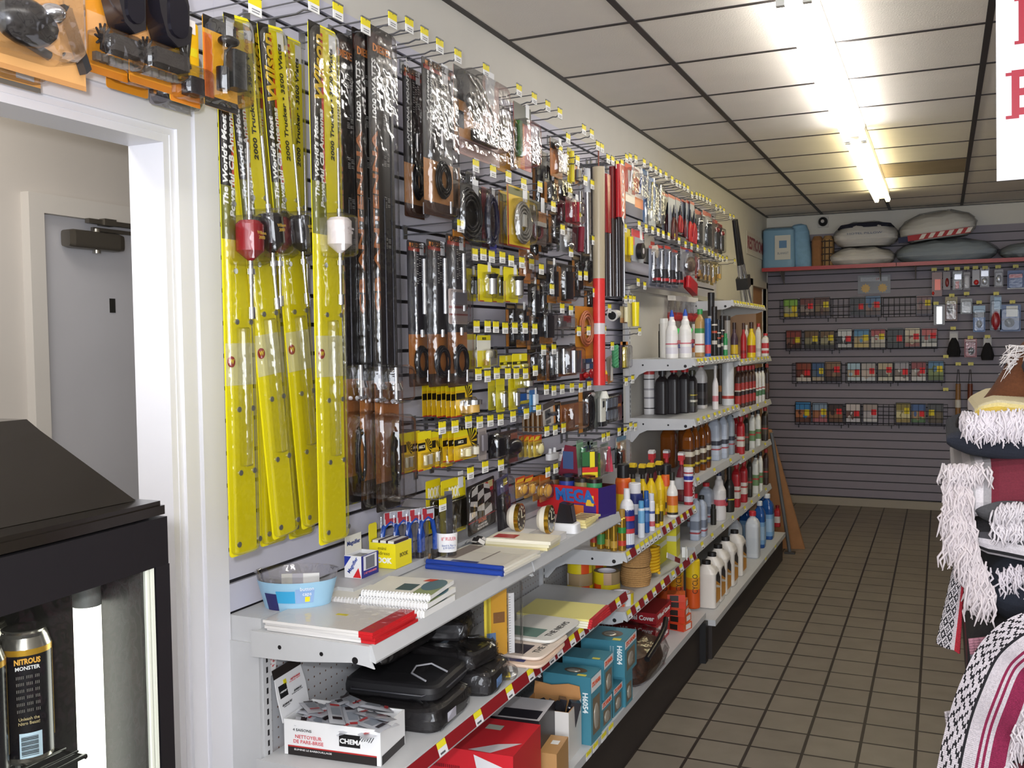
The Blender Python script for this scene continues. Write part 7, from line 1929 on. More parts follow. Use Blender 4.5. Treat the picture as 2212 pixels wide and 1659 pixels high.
for k in range(2):
    bottle('yellow can with black lettering, %s of two' % ('left', 'right')[k], ((0.43, 4.182, 0.79, 0.105, 0.023), (0.435, 4.226, 0.79, 0.115, 0.023))[k], 'can', '#e6c01e', '#d8b41c', [(0.15, 0.75, '#3a2f14')], 'yellow cans with black lettering', 'spray_can', 'spray can')
for k in range(2):
    bottle('big orange and yellow foam can with black cap, %s' % ('left, partly hidden', 'right, tire foam')[k], ((0.32, 4.037, 0.79, 0.295, 0.069), (0.38, 4.523, 0.79, 0.238, 0.067))[k], 'can', '#d8641e', '#1c191b', [(0, 0.75, '#e3bb1c'), (0.1, 0.28, '#2a2420'), (0.75, 1, '#d8561e')], 'foam cans', 'spray_can', 'spray can', txt=[('TIRE\nFOAM', 0.028, '#241d16', 0.2, 0.42)] if k else None)
for k in range(4):
    bottle('yellow trigger spray bottle with black head, %s' % ('first from left', 'second', 'third', 'fourth, tallest head')[k], ((0.3, 4.248, 0.79, 0.274, 0.055), (0.33, 4.302, 0.79, 0.265, 0.051), (0.36, 4.336, 0.79, 0.266, 0.06), (0.36, 4.48, 0.79, 0.258, 0.053))[k], 'trigger', '#e6c216', '#26221f', [(0.0, 0.4, '#dbb61a')], 'yellow trigger spray bottles', 'spray_bottle', d=0.055)
bottle('white bottle with yellow and orange flame label', (0.43, 4.452, 0.79, 0.211, 0.052), 'neck', '#ebe7e2', '#26241f', [(0, 0.5, '#e3b62a'), (0.5, 1, '#cf6a2c'), (0, 0.12, '#2c2622')], name='cleaner_bottle')
for k in range(3):
    bottle('dark red spray bottle with red and white trigger, %s' % ('left, behind the yellow ones', 'middle', 'right, nearest the tube')[k], ((0.24, 4.779, 0.79, 0.275, 0.061), (0.26, 4.993, 0.79, 0.254, 0.064), (0.36, 4.911, 0.79, 0.255, 0.062))[k], 'trigger', '#6b2430', '#cf3a40', [(0.2, 0.8, '#7a3a34')], 'red headed trigger sprays', 'spray_bottle', d=0.055)
bottle('white, blue and red tall tube with vertical white lettering', (0.42, 4.812, 0.79, 0.188, 0.047), 'cylinder', '#b02a34', '#e6e4e8', [(0, 0.2, '#cfcad4'), (0.2, 0.72, '#b02a34'), (0.72, 1, '#e0dee6'), (0.78, 0.92, '#2c3aa0')], name='additive_tube', txt=[('LUCAS', 0.05, '#f2eeee', 0.2, 0.42, PI / 2, 0.11)])

# ---- tape rolls, twine, rope (z .555)
def tape(label, pos, r, h, c1, lab2, k=0, grp='tape rolls'):
    t = thing('tape_roll', label, 'tape', pos, k, grp)
    m = MB().lathe([(r * .72, 0), (r, 0), (r, h), (r * .72, h), (r * .72, 0)], 26, cap=False)
    m.obj('tape_band', C(c1, 0.25), t)
    m = MB().lathe([(r * .68, -.0005), (r * .725, -.0005), (r * .725, h + .0008), (r * .68, h + .0008), (r * .68, -.0005)], 26, cap=False)
    m.obj('core', C('#e9e4ea', 0.5), t)
    for (a0, a1, c) in lab2:
        vs = []
        n = 8
        for z in (0.0, h):
            for i in range(n + 1):
                a = a0 + (a1 - a0) * i / n
                vs.append(((r + .0008) * math.cos(a), (r + .0008) * math.sin(a), z))
        MB().add(vs, [(i, i + 1, n + 2 + i, n + 1 + i) for i in range(n)], 0, True).obj('printed_wrap', C(c, 0.35), t)
    return t


LB = [(-2.4, -1.1, '#e2cc1e'), (-1.1, -0.4, '#e0521e'), (-0.4, 0.4, '#e2cc1e')]
LB2 = [(-1.5, -0.9, '#c9a88a'), (-2.6, -1.5, '#e2cc1e')]
tape('brown tape roll with yellow and orange wrap, bottom of the left stack', (0.20, 3.80, 0.5555), 0.055, 0.05, '#b09a78', LB)
tape('clear brown tape roll in the middle of the left stack', (0.20, 3.80, 0.606), 0.055, 0.05, '#a8906c', [(-2.4, -2.2, '#e8e4de')])
tape('brown tape roll with orange wrap, top of the left stack', (0.20, 3.80, 0.6565), 0.053, 0.045, '#b09a78', LB)
tape('brown tape roll with orange wrap, bottom of the middle stack', (0.30, 3.86, 0.5555), 0.055, 0.05, '#b09a78', [(-2.6, -1.7, '#e0521e'), (-1.7, 0.2, '#e2cc1e')])
tape('shiny brown tape roll on top of the middle stack', (0.30, 3.86, 0.606), 0.055, 0.05, '#a08a68', LB2)
tape('tape roll with orange wrap and barcode, alone nearest the edge', (0.40, 3.74, 0.5555), 0.05, 0.048, '#b8a48a', [(-2.6, -1.2, '#e2cc1e'), (-2.0, -1.0, '#e0481e'), (-0.9, -0.4, '#dfe0e2'), (-0.4, 0.3, '#e2cc1e')])
tape('tape roll at the back with yellow wrap behind the middle stack', (0.20, 3.98, 0.5555), 0.055, 0.10, '#a08a68', LB)
for k in range(2):
    t = thing('twine_roll', 'tan twine roll, %s of two stacked' % ('lower', 'upper')[k], 'twine', (0.365, 4.06, 0.5555 + 0.085 * k), 0, 'tan twine rolls')
    m = MB()
    for i in range(9):
        pts = [((0.066 - .002 * abs(i - 4)) * math.cos(a), (0.066 - .002 * abs(i - 4)) * math.sin(a), .006 + i * .0088) for a in [2 * PI * j / 18 for j in range(18)]]
        m.tube(pts, 0.0058, 5, 0, True)
    m.lathe([(0.02, 0.001), (0.062, 0.001), (0.062, 0.082), (0.02, 0.082)], 20)
    m.obj('twine', mottled('jute_twine', '#b98e58', 0.2, 150, 0.85), t)
t = thing('rope_coil', 'bright yellow coil of rope right of the twine', 'rope', (0.37, 4.22, 0.556), 0.3)
m = MB()
pts = []
for i in range(110):
    a = i * 0.5
    pts.append((0.055 * math.cos(a) * (1 + .1 * math.sin(i)), 0.035 * math.sin(a), 0.015 + 0.125 * i / 110))
m.tube(pts, 0.0075, 6)
m.obj('yellow_rope', C('#e6b41e', 0.45), t)
bottle('black bottle with yellow lid right of the yellow rope', (0.34, 4.485, 0.555, 0.081, 0.031), 'cylinder', '#2a2416', '#c9b81e', [(0.2, 0.6, '#1c1810')])
for k, (x, y, sx, sy, sz, lb) in enumerate(((0.29, 4.50, 0.16, 0.14, 0.15, 'large yellow carton with pale band, nearer'), (0.33, 4.65, 0.15, 0.12, 0.165, 'large yellow carton with pale band, farther, with white tag'))):
    t = carton('yellow_carton', lb, 'box', (x, y, 0.556), sx, sy, sz, 0.1 * k, ['#dfd423', '#d6cb1e', '#c9be1c', '#dfd423', '#e3d92c'], 'large yellow cartons')
    panel(t, 'f', sx, sy, -sx / 2, sx / 2, sz * .52, sz * .68, '#d5d6c8', 'pale_band')
    panel(t, 'r', sx, sy, -sy / 2, sy / 2, sz * .52, sz * .68, '#d5d6c8', 'pale_band')
t = thing('white_tag', 'folded white cardboard tag standing at the ticket rail by the yellow cartons', 'tag', (0.455, 4.62, 0.556), 0.3)
MB().box(-.002, .002, -.03, .03, 0, .055).box(-.02, .002, .028, .03, 0, .05).obj('folded_card', WHT, t)
t = thing('loose_price_strip', 'loose red and white price strip leaning over the lower ticketed shelf', 'strip', (0.46, 4.34, 0.62), 0, rot=Euler((-0.32, 0, 0)))
MB().box(-.002, .002, -.11, .13, -.012, .012).obj('strip_base', C('#dcdada', 0.4), t)
MB().box(.002, .0028, .03, .13, -.011, .011).obj('red_insert', RED, t)
# yellow orange cleaner cartons standing on the base
for k in range(3):
    t = thing('cleaner_tube', 'tall yellow and orange tube standing on the base, %s of three' % ('left', 'middle', 'right')[k], 'tube', (*((0.265, 4.88), (0.332, 4.906), (0.423, 4.884))[k], BD + .0005), 0, 'tall yellow and orange tubes')
    MB().lathe([(0.034, 0), (0.036, .004), (0.036, .10)], 20).obj('orange_part', C('#dd5a1e', 0.35), t)
    MB().lathe([(0.0362, .10), (0.0362, .16)], 20).obj('amber_part', C('#e39a1e', 0.35), t)
    MB().lathe([(0.0362, .16), (0.0362, .245), (0.033, .25)], 20).obj('yellow_top', C('#ecc81e', 0.35), t)
    text('CYCLO', 0.04, '#3a2a1a', t, (0.02, -0.0315, 0.13), rot=(0, 0, 0.5), ang=PI / 2, w=0.1)
# leaning metal bar and board at the far end of the shelving
t = thing('leaning_bar', 'grey metal bar leaning against the far end of the shelves', 'bar', (0, 0, 0))
m = MB().cyl((0.545, 7.47, 0.012), (0.445, 7.26, 0.93), 0.013, n=10)
m.obj('bar_shaft', C('#8f9296', 0.35, 0.7), t)
MB().box(0.51, 0.585, 7.44, 7.50, 0, 0.014).obj('bar_foot', C('#3a3634', 0.6), t)
t = thing('leaning_board', 'tan wooden board leaning behind the metal bar at the end of the shelves', 'board', (0, 0, 0))
m = MB()
m.add([(0.40, 7.60, 0.0), (0.63, 7.66, 0.0), (0.63, 7.70, 0.0), (0.40, 7.64, 0.0), (0.26, 7.26, 0.95), (0.44, 7.28, 0.95), (0.44, 7.31, 0.95), (0.26, 7.29, 0.95)], [(3, 2, 1, 0), (4, 5, 6, 7), (0, 1, 5, 4), (1, 2, 6, 5), (2, 3, 7, 6), (3, 0, 4, 7)])
m.obj('board_panel', mottled('tan_board', '#a8784e', 0.1, 12, 0.6), t)
# tripod of black and chrome tubes on the highest far shelf
t = thing('folding_stand', 'black and chrome folded stand leaning at the right end of the wall goods', 'stand', (0.30, 7.02, 1.8625), 0, rot=Euler((0.28, -0.06, 0)))
for s, (dx_, dy_) in enumerate(((0, 0), (0.03, 0.06), (-0.01, 0.10))):
    MB().cyl((dx_, dy_ - 0.04, 0.0), (dx_ * .5, dy_ * .5 - 0.04, 0.30), 0.018, n=12).obj('chrome_tube', CHROME(), t)
    MB().cyl((dx_ * .5, dy_ * .5 - 0.04, 0.30), (dx_ * .3, dy_ * .3 - 0.04, 0.62), 0.015, n=12).obj('black_tube', C('#1f1d1f', 0.3), t)
MB().box(-0.03, 0.05, -0.08, 0.05, 0.13, 0.21).obj('black_clamp', C('#1b191b', 0.4), t)

# ---------------------------------------------------------------- back wall
BY = D - 0.021
BLKW = C('#17171a', 0.45)


def rack(x0, x1, z0, z1, label):
    t = thing('wire_rack', label, 'rack', (x0, BY, z0), 0, 'black wire disc racks on the back wall')
    w, h = x1 - x0, z1 - z0
    m = MB()
    r = 0.0022
    for k in range(4):
        z = h * k / 3
        m.tube([(0, -0.002, z), (0, -0.07, z), (w, -0.07, z), (w, -0.002, z)], r, 4)
    n = max(3, int(w / 0.045))
    for i in range(n + 1):
        x = w * i / n
        m.tube([(x, -0.07, h), (x, -0.07, 0), (x, -0.004, 0)], r, 4)
        m.tube([(x, -0.004, 0), (x, -0.004, h)], r * .8, 4)
    m.obj('wire_frame', BLKW, t)
    for s in (0.06, 0.94):
        MB().box(w * s - .004, w * s + .004, -0.012, 0, -0.035, 0.0).obj('wall_clip', BLKW, t)
    return t


RK = [('top', ((0.374, 1.994, 0.476, 0.184), (0.847, 1.989, 0.436, 0.18), (1.295, 1.984, 0.427, 0.176))), ('second', ((0.42, 1.684, 0.453, 0.184), (0.883, 1.685, 0.448, 0.18), (1.334, 1.686, 0.43, 0.176))),
      ('third', ((0.482, 1.375, 0.456, 0.193), (0.96, 1.377, 0.425, 0.189), (1.399, 1.38, 0.428, 0.185))), ('lowest', ((0.506, 0.98, 0.451, 0.198), (0.963, 0.987, 0.438, 0.198), (1.416, 0.993, 0.444, 0.199)))]
for nm, rs in RK:
    for k, (xc, zt, w, h) in enumerate(rs):
        rack(xc - w / 2, xc + w / 2, zt - h, zt, 'black wire disc rack, %s in the %s row on the back wall' % (('leftmost', 'middle', 'rightmost')[k], nm))


def dvd(rect, label, top, mid, bot, st, stx=0.74, stz=0.5):
    xc, zt, w, h = rect
    t = thing('disc_case', label, 'disc case', (xc, BY - 0.055, zt - h + 0.002), 0, 'disc cases in the wire racks', rot=Euler((0.06, 0, 0)))
    MB().box(-w / 2, w / 2, 0.0, 0.014, 0, h).obj('case', C('#1b191c', 0.3), t)
    cols = [top, mid, bot]
    m = MB()
    m.add([(-w * .46, -.0006, h * .62), (w * .46, -.0006, h * .62), (w * .46, -.0006, h * .97), (-w * .46, -.0006, h * .97)], [(0, 1, 2, 3)], 0)
    m.add([(-w * .46, -.0006, h * .22), (w * .46, -.0006, h * .22), (w * .46, -.0006, h * .62), (-w * .46, -.0006, h * .62)], [(0, 1, 2, 3)], 1)
    m.add([(-w * .46, -.0006, h * .03), (w * .46, -.0006, h * .03), (w * .46, -.0006, h * .22), (-w * .46, -.0006, h * .22)], [(0, 1, 2, 3)], 2)
    rr = random.Random(label)
    for q in range(3):
        cx, cz = w * rr.uniform(-.25, .25), h * rr.uniform(.25, .6)
        ax, az = w * rr.uniform(.08, .18), h * rr.uniform(.08, .2)
        m.add([(cx + ax * math.cos(a), -.0010 - .0002 * q, cz + az * math.sin(a)) for a in [2 * PI * i / 10 for i in range(10)]], [tuple(range(10))], (q + 2) % 3 if q else 2)
    m.obj('cover_print', [C(c, 0.35) for c in cols], t)
    if st:
        MB().box(w * (stx - .5) - w * .17, w * (stx - .5) + w * .17, -.0024, -.0016, h * stz - h * .15, h * stz + h * .15).obj('price_sticker', C({'r': '#ec1f26', 'y': '#e8d012'}[st], 0.5), t)
    return t


DV = [('top', (((0.239, 2.002, 0.14, 0.18), '#7fb03c', '#a8a88a', '#c9b02a', 'y', 'green edged'), ((0.393, 2.006, 0.134, 0.174), '#6d2a1c', '#8a7a70', '#3a1c16', 'r', 'brown, red sticker'), ((0.534, 2.011, 0.141, 0.182), '#5a2f1c', '#7a6038', '#3c2015', 'y', 'brown, yellow sticker'), ((0.854, 2.001, 0.129, 0.175), '#16161a', '#3a2a2a', '#1b1a20', 'r', 'black'), ((0.992, 2.01, 0.139, 0.187), '#2a5a86', '#7a5a48', '#4a2f28', 'r', 'blue topped'), ((1.434, 2, 0.134, 0.175), '#6a3226', '#7a5a4c', '#4a2a22', 'y', 'reddish brown'))),
      ('second', (((0.269, 1.696, 0.149, 0.18), '#8a3226', '#7a5242', '#3a1a16', 'y', 'red brown'), ((0.434, 1.693, 0.138, 0.179), '#6a4a1c', '#8a8260', '#2a2418', 'y', 'olive, left twin'), ((0.581, 1.69, 0.132, 0.178), '#6a4a1c', '#9a9270', '#2a2418', 'y', 'olive, right twin'), ((0.74, 1.701, 0.134, 0.181), '#cfd0d0', '#2c2a2c', '#b8b8b8', 'r', 'white and black'), ((0.892, 1.698, 0.145, 0.18), '#4a86b0', '#b09a6a', '#c9b26a', 'y', 'sky blue'), ((1.038, 1.696, 0.131, 0.179), '#a83a34', '#c9c0b4', '#b0a89a', 'y', 'red topped white'), ((1.19, 1.702, 0.141, 0.186), '#1a1c1c', '#3a4038', '#1c1a1a', 'r', 'very dark'), ((1.336, 1.703, 0.135, 0.181), '#cfc0a4', '#b8a890', '#8a3a2c', 'r', 'cream'), ((1.48, 1.696, 0.137, 0.175), '#b8453c', '#8a8a86', '#cfcac4', 'r', 'red lettered grey'))),
      ('third', (((0.36, 1.384, 0.148, 0.189), '#8a3a1c', '#6a2f1c', '#d8cfc4', 'r', 'orange brown'), ((0.496, 1.384, 0.116, 0.183), '#3a5a86', '#5a6a7a', '#b8a890', 'y', 'slate blue'), ((0.633, 1.392, 0.148, 0.191), '#8a6a4a', '#6a4430', '#3a241a', 'r', 'brown portrait'), ((0.822, 1.383, 0.121, 0.181), '#a8c4d4', '#b8a48a', '#c9d4d8', 'r', 'pale blue, first of two joined'), ((0.952, 1.382, 0.132, 0.18), '#b0a8a4', '#c9b8ac', '#d0d4d8', 'r', 'pale grey, second of two joined'), ((1.102, 1.382, 0.134, 0.179), '#b8a888', '#6a6258', '#cfc8b4', 'r', 'beige dark edged'), ((1.243, 1.39, 0.133, 0.186), '#a09aa0', '#7a6a60', '#cfc8c4', 'r', 'grey'), ((1.391, 1.389, 0.131, 0.185), '#8a2f2c', '#b0a49a', '#cfccca', 'r', 'white with red arch'), ((1.537, 1.393, 0.137, 0.184), '#4a7aa0', '#7a8a4a', '#5a6a34', 'y', 'blue and green'))),
      ('lowest', (((0.356, 1.001, 0.148, 0.203), '#3a86c0', '#b8744a', '#6a4034', 'y', 'blue and orange'), ((0.513, 0.994, 0.142, 0.193), '#8aa0b8', '#b0704a', '#b86a72', 'y', 'tan and pink'), ((0.656, 0.983, 0.136, 0.178), '#3a241c', '#8a6444', '#6a4834', 'r', 'dark brown face'), ((0.816, 0.99, 0.134, 0.182), '#cfc4c0', '#6a4a40', '#cfcad0', 'r', 'white with figures'), ((0.97, 0.992, 0.132, 0.18), '#a89890', '#b8b0b4', '#d0cccc', 'r', 'grey white'), ((1.259, 1.004, 0.129, 0.191), '#8a7a2c', '#d8cc9a', '#a08a4a', 'y', 'golden'), ((1.391, 0.997, 0.127, 0.181), '#3a5a90', '#b0906a', '#5a7a4a', 'r', 'blue and tan'), ((1.537, 0.999, 0.133, 0.184), '#4a4a4a', '#6a5a3a', '#5a4a34', 'y', 'dull olive')))]
for nm, ds in DV:
    for k, (rc, a, b, c, s, lb) in enumerate(ds):
        dvd(rc, '%s disc case, %s from left in the %s rack row' % (lb, ORD[k], nm), a, b, c, s, 0.74 if not lb.startswith('dull') else 0.25, 0.48 + 0.06 * (k % 3))

t = thing('wall_notice', 'grey plastic notice with two yellow starbursts above the disc racks', 'notice', (*[(0.997, 2.116)][0][:1], BY - 0.003, ((0.997, 2.034))[1]))
MB().box(-.145, .145, -.003, 0, 0, .175).obj('notice_board', C('#74767e', 0.35), t)
MB().box(-.12, .12, -.0045, -.003, .115, .155).obj('white_strip', C('#9fa4ae', 0.35), t)
text('OPEN', 0.03, '#b9bcc4', t, (-0.05, -0.005, 0.135), w=0.09)
text('24', 0.03, '#b8443c', t, (0.03, -0.005, 0.135), w=0.03)
for s in (-1, 1):
    pts = []
    for i in range(20):
        r_ = 0.045 if i % 2 else 0.033
        pts.append((s * 0.075 + r_ * math.cos(PI * i / 10), 0.05 + r_ * math.sin(PI * i / 10)))
    MB().poly(pts, -.0045, -.003).obj('yellow_starburst', C('#c9a24a', 0.4), t)

# red edged top shelf with bedding
for k, (xa, xb) in enumerate(((0.02, 1.205), (1.21, 2.43), (2.435, 3.6))):
    t = thing('wall_shelf', 'long red edged shelf high on the back wall, %s section' % ('left', 'middle', 'right')[k], 'shelf', (xa, D, 2.285), 0, 'red edged shelves on the back wall')
    MB().box(0, xb - xa, -0.40, -0.0215, -0.016, 0).obj('shelf_board', C('#a39a8c', 0.5), t)
    MB().box(0, xb - xa, -0.418, -0.401, -0.030, 0.004).obj('red_edge', C('#a3272a', 0.35), t)
    for x in (0.15, xb - xa - 0.15):
        MB().poly([(-0.0215, -0.017), (-0.36, -0.017), (-0.0215, -0.14)], x, x + 0.006, ax='x').obj('bracket', C('#8d877d', 0.5), t)
SZ = 2.2855
PLA = clear('bedding_wrap', (0.96, 0.97, 0.98), 0.0, 0.3)


def pillow(label, rect, y, depth, col, z=None, name='pillow', wrap=True, rz=0.0, tilt=0.0, pw=2.6, grp=None):
    xc, zt, w, h = rect
    zb = SZ if z is None else z
    t = thing(name, label, name.replace('_', ' '), (xc, y, zb), 0, grp, rot=Euler((0, tilt, rz)))
    m = MB()
    m.loft([(0, w * .36, depth * .36, pw), (h * .1, w * .44, depth * .43, pw), (h * .28, w * .495, depth * .49, pw + .8), (h * .45, w * .5, depth * .5, pw + 1.2), (h * .6, w * .48, depth * .47, pw + .6), (h * .78, w * .41, depth * .40, pw), (h * .92, w * .29, depth * .28, pw), (h, w * .12, depth * .12, 2)], 36)
    r = random.Random(label)
    m.v = [(a, b, c + (.008 * math.sin(a * 30 + b * 20) if c > h * .3 else 0)) for a, b, c in m.v]
    m.obj('filling', C(col, 0.8), t)
    if wrap:
        m = MB()
        m.loft([(0, w * .38, depth * .38, 3), (h * .2, w * .48, depth * .48, 3), (h * .45, w * .52, depth * .52, 4), (h * .62, w * .49, depth * .48, 3), (h * .82, w * .42, depth * .41, 3), (h * 1.03, w * .2, depth * .2, 3)], 36)
        m.v = [(a + r.uniform(-.004, .004), b + r.uniform(-.006, .006), c + (r.uniform(-.004, .006) if c > h * .1 else 0)) for a, b, c in m.v]
        m.obj('clear_wrap', PLA, t)
    return t


YF = D - 0.22
t = thing('blanket_pack', 'light blue blanket in clear pack with white card, far left on the shelf', 'blanket', (((0.161, 2.691, 0.262, 0.364))[0], YF, SZ))
MB().loft([(0, .15, .12, 6), (.02, .155, .125, 6), (.36, .15, .115, 6), (.385, .13, .09, 5)], 24).obj('folded_blanket', C('#7fa4bd', 0.7), t)
MB().loft([(0, .155, .125, 6), (.37, .157, .13, 6), (.395, .12, .09, 5)], 24).obj('clear_wrap', PLA, t)
MB().box(-.03, .115, -.1335, -.1325, .08, .31).obj('card_front', C('#c9c8c0', 0.5), t)
MB().box(.01, .08, -.1345, -.1336, .19, .26).obj('blue_panel', C('#5a80a8', 0.5), t)
text('BLANKET', .03, '#5a6a80', t, (.045, -.1346, .14), w=.1)
t = thing('blanket_roll', 'rolled light blue blanket leaning right of the blue pack', 'blanket', (((0.382, 2.323))[0], YF, SZ), 0, rot=Euler((0, -0.14, 0)))
MB().loft([(0, .085, .085, 2.5), (.1, .09, .09, 2.5), (.34, .095, .09, 2.5), (.40, .08, .07, 2.2), (.42, .04, .04, 2)], 22).obj('rolled_blanket', mottled('blue_fleece', '#7ea6c4', .1, 25, .8), t)
for k, (px, c, w_, lb) in enumerate(((((0.508, 2.326))[0], '#8f6440', .05, 'plain brown folded blanket standing beside the blue roll'), (((0.604, 2.326))[0], '#9a7a50', .05, 'brown plaid folded blanket standing left of the white pillows'))):
    t = thing('folded_blanket', lb, 'blanket', (px, YF, SZ), 0, 'brown folded blankets')
    MB().loft([(0, w_, .11, 4), (.25, w_, .11, 4), (.29, w_ * .7, .08, 3)], 20).obj('folds', mottled('brown_wool' + str(k), c, .08, 40, .9), t)
    if k:
        for i in range(4):
            MB().box(-w_ - .001, w_ + .001, -.111, -.109, .05 + .06 * i, .062 + .06 * i).obj('dark_stripe', C('#3a2a20', .8), t)
        for x in (-.02, .02):
            MB().box(x - .005, x + .005, -.1115, -.1095, 0, .25).obj('dark_stripe', C('#3a2a20', .8), t)
pillow('white pillow in clear plastic, lower of two with blue lettering', (0.899, 2.475, 0.574, 0.171), YF, .34, '#cfcac4', None, grp='white wrapped pillows')
p2 = pillow('white pillow in clear plastic, upper of two with dark top', (0.935, 2.698, 0.563, 0.221), YF, .32, '#cac6c2', SZ + .175, grp='white wrapped pillows')
MB().loft([(.17, .25, .13, 3), (.205, .22, .10, 3), (.22, .12, .06, 3)], 22).obj('dark_top_cloth', C('#2a2c40', .8), p2)
for p_ in (p2,):
    text('HOTEL PILLOW', .025, '#4a5a80', p_, (0, -.166, .11), w=.30)
pillow('long grey blue pillow in plastic right of the white pillows', (1.615, 2.503, 0.828, 0.202), YF, .34, '#8f979f', None, grp='long grey wrapped pillows')
pillow('long grey blue pillow in plastic at the right frame edge', (2.466, 2.436, 0.837, 0.151), YF, .34, '#8f979f', None, grp='long grey wrapped pillows')
t = pillow('large white pillow with red striped underside on top of the grey one', (1.553, 2.733, 0.635, 0.239), YF, .34, '#c9c5be', SZ + .21, tilt=-0.1)
m = MB()
for i in range(6):
    m.add([(-.16 + i * .075, -.168, .01), (-.12 + i * .075, -.168, .01), (-.09 + i * .075, -.173, .05), (-.13 + i * .075, -.173, .05)], [(0, 1, 2, 3)], i % 2)
MB().box(-.25, .26, -.166, -.160, .005, .055).obj('red_stripe_band', C('#a83238', .7), t)
stuff(m.obj('white_stripe_print', [C('#d8d2cc', .7), C('#d8d2cc', .7)], t))
MB().box(-.33, -.20, -.162, -.156, .0, .05).obj('navy_patch', C('#22284a', .7), t)

# small carded goods on hooks, right half of the back wall
def backhook(px, pz, label):
    t = thing('display_hook', label, 'hook', (px, BY, pz), 0, 'hooks on the back wall')
    MB().tube([(0, 0, 0), (0, -.16, 0), (0, -.18, .012)], .003, 5).obj('prong', WIRE, t)
    MB().tube([(0, 0, .025), (0, -.175, .028)], .002, 5).obj('label_arm', WIRE, t)
    MB().box(-.022, .022, -.178, -.175, .004, .032).obj('price_tag', C('#d9cf6a', .5), t)


def backpack_(label, rect, col, bands=(), prods=(), name='pack', cat='pack', txt=()):
    xc, zt, w, h = rect
    t = thing(name, label, cat, (xc, BY - 0.12, zt))
    card(t, w, h, col, bands)
    for k_, nm, x0, x1, z0, z1, d, c in prods:
        m = MB()
        if k_ == 'box':
            m.box(-w / 2 + x0 * w, -w / 2 + x1 * w, -d - .001, -.001, -h + z0 * h, -h + z1 * h)
        else:
            m.ball((-w / 2 + (x0 + x1) / 2 * w, -d * .5, -h + (z0 + z1) / 2 * h), (x1 - x0) / 2 * w, d * .5, (z1 - z0) / 2 * h)
        m.obj(nm, C('#b9bcc4', .25, .6) if c == 'chrome' else C(c, .25), t)
    if 'reflector' not in label:
        m = MB()
        blister(m, -w * .45, w * .45, -h * .97, -h * .15, .03)
        m.obj('clear_blister', clear('thin_blister', (.96, .96, .97), .02, .15, .2), t)
    for s in txt:
        text(s[0], s[1], s[2], t, (0, -.004, s[3] * h), w=s[4])
    return t


for k, (px, py) in enumerate(((2018,582), (2045,581), (2068,580), (2088,579), (2107,578), (2128,578), (2156,576), (2194,575), (2022,655), (2056,638), (2088,634), (2115,653), (2152,634), (2187,652), (2059,709), (2096,729), (2133,727), (2070,786), (2097,786), (2043,770), (2043,841))):
    pass
BH = [(1.519, 2.228), (1.623, 2.228), (1.71, 2.228), (1.786, 2.229), (1.857, 2.23), (1.935, 2.227), (2.038, 2.23), (2.177, 2.228), (1.536, 1.921), (1.666, 1.989), (1.787, 2.001), (1.889, 1.92), (2.025, 1.994), (2.154, 1.916), (1.679, 1.692), (1.82, 1.607), (1.958, 1.613), (1.723, 1.37), (1.825, 1.37), (1.62, 1.437), (1.621, 1.139)]
for k, (x, z) in enumerate(BH):
    row_ = ('upper row' if k < 8 else 'second row' if k < 14 else 'third row' if k < 17 else 'lower part')
    i_ = k if k < 8 else k - 8 if k < 14 else k - 14 if k < 17 else k - 17
    backhook(x, z - .018, 'pale tagged hook, %s in the %s of the back wall goods' % (ORD[i_], row_))
backpack_('card with glowing orange red reflector on the back wall', (1.543, 2.205, 0.085, 0.219), '#7a4a44', [], [('box', 'orange_reflector', .28, .85, .25, .7, .02, '#ff5a1e'), ('ball', 'red_reflector', .0, .25, .05, .2, .02, '#e02a1e')])
backpack_('dark red lamp card right of the orange reflector', (1.624, 2.206, 0.061, 0.164), '#6a5a5e', [], [('ball', 'red_lamp', .3, .8, .15, .65, .02, '#8a2424')])
backpack_('silver card with small red lamp, third on the back wall', (1.713, 2.207, 0.08, 0.167), '#9aa0a8', [], [('box', 'red_lamp', .3, .65, .05, .45, .02, '#b8321e'), ('box', 'chrome_piece', .2, .9, .55, .85, .02, 'chrome')])
backpack_('grey card with silver piece, fourth on the back wall', (1.789, 2.195, 0.057, 0.158), '#8a8588', [], [('box', 'grey_piece', .25, .8, .1, .7, .02, '#a8a4a8')])
backpack_('card with round red reflector, fifth on the back wall', (1.863, 2.213, 0.06, 0.137), '#a8a6b0', [], [('ball', 'red_reflector', .2, .9, .0, .35, .03, '#c83232')])
backpack_('bright chrome fitting card, sixth on the back wall', (1.934, 2.23, 0.075, 0.174), '#9a9aa4', [], [('box', 'chrome_piece', .1, .9, .55, .85, .02, 'chrome'), ('ball', 'chrome_knob', .2, .8, .1, .5, .03, 'chrome')])
backpack_('chrome fitting card, seventh on the back wall', (2.047, 2.209, 0.07, 0.156), '#8f8f98', [], [('ball', 'chrome_knob', .2, .8, .2, .7, .03, 'chrome')])
backpack_('blue card with red lettering at the right frame edge', (2.181, 2.195, 0.131, 0.164), '#1f4a8f', [(0, 1, 0, .06, '#c9cdd4'), (.1, .9, .6, .8, '#b83a44')], [])
backpack_('long chrome tool on card under the orange reflector', (1.564, 1.91, 0.093, 0.186), '#8a8a90', [], [('box', 'chrome_piece', .25, .75, .05, .9, .025, 'chrome')])
backpack_('yellow and brown card right of the long chrome tool', (1.663, 1.978, 0.1, 0.218), '#8a7a2c', [(0, 1, 0, .7, '#6a3a22')], [('ball', 'brown_piece', .15, .6, .3, .7, .03, '#3a2418'), ('box', 'white_piece', .62, .72, .1, .6, .02, '#d8d4d0')])
backpack_('clear bag of silver wires right of the yellow card', (1.787, 1.958, 0.095, 0.138), '#8f959e', [], [('box', 'wire_piece', .1, .9, .1, .5, .01, '#b4bac4')])
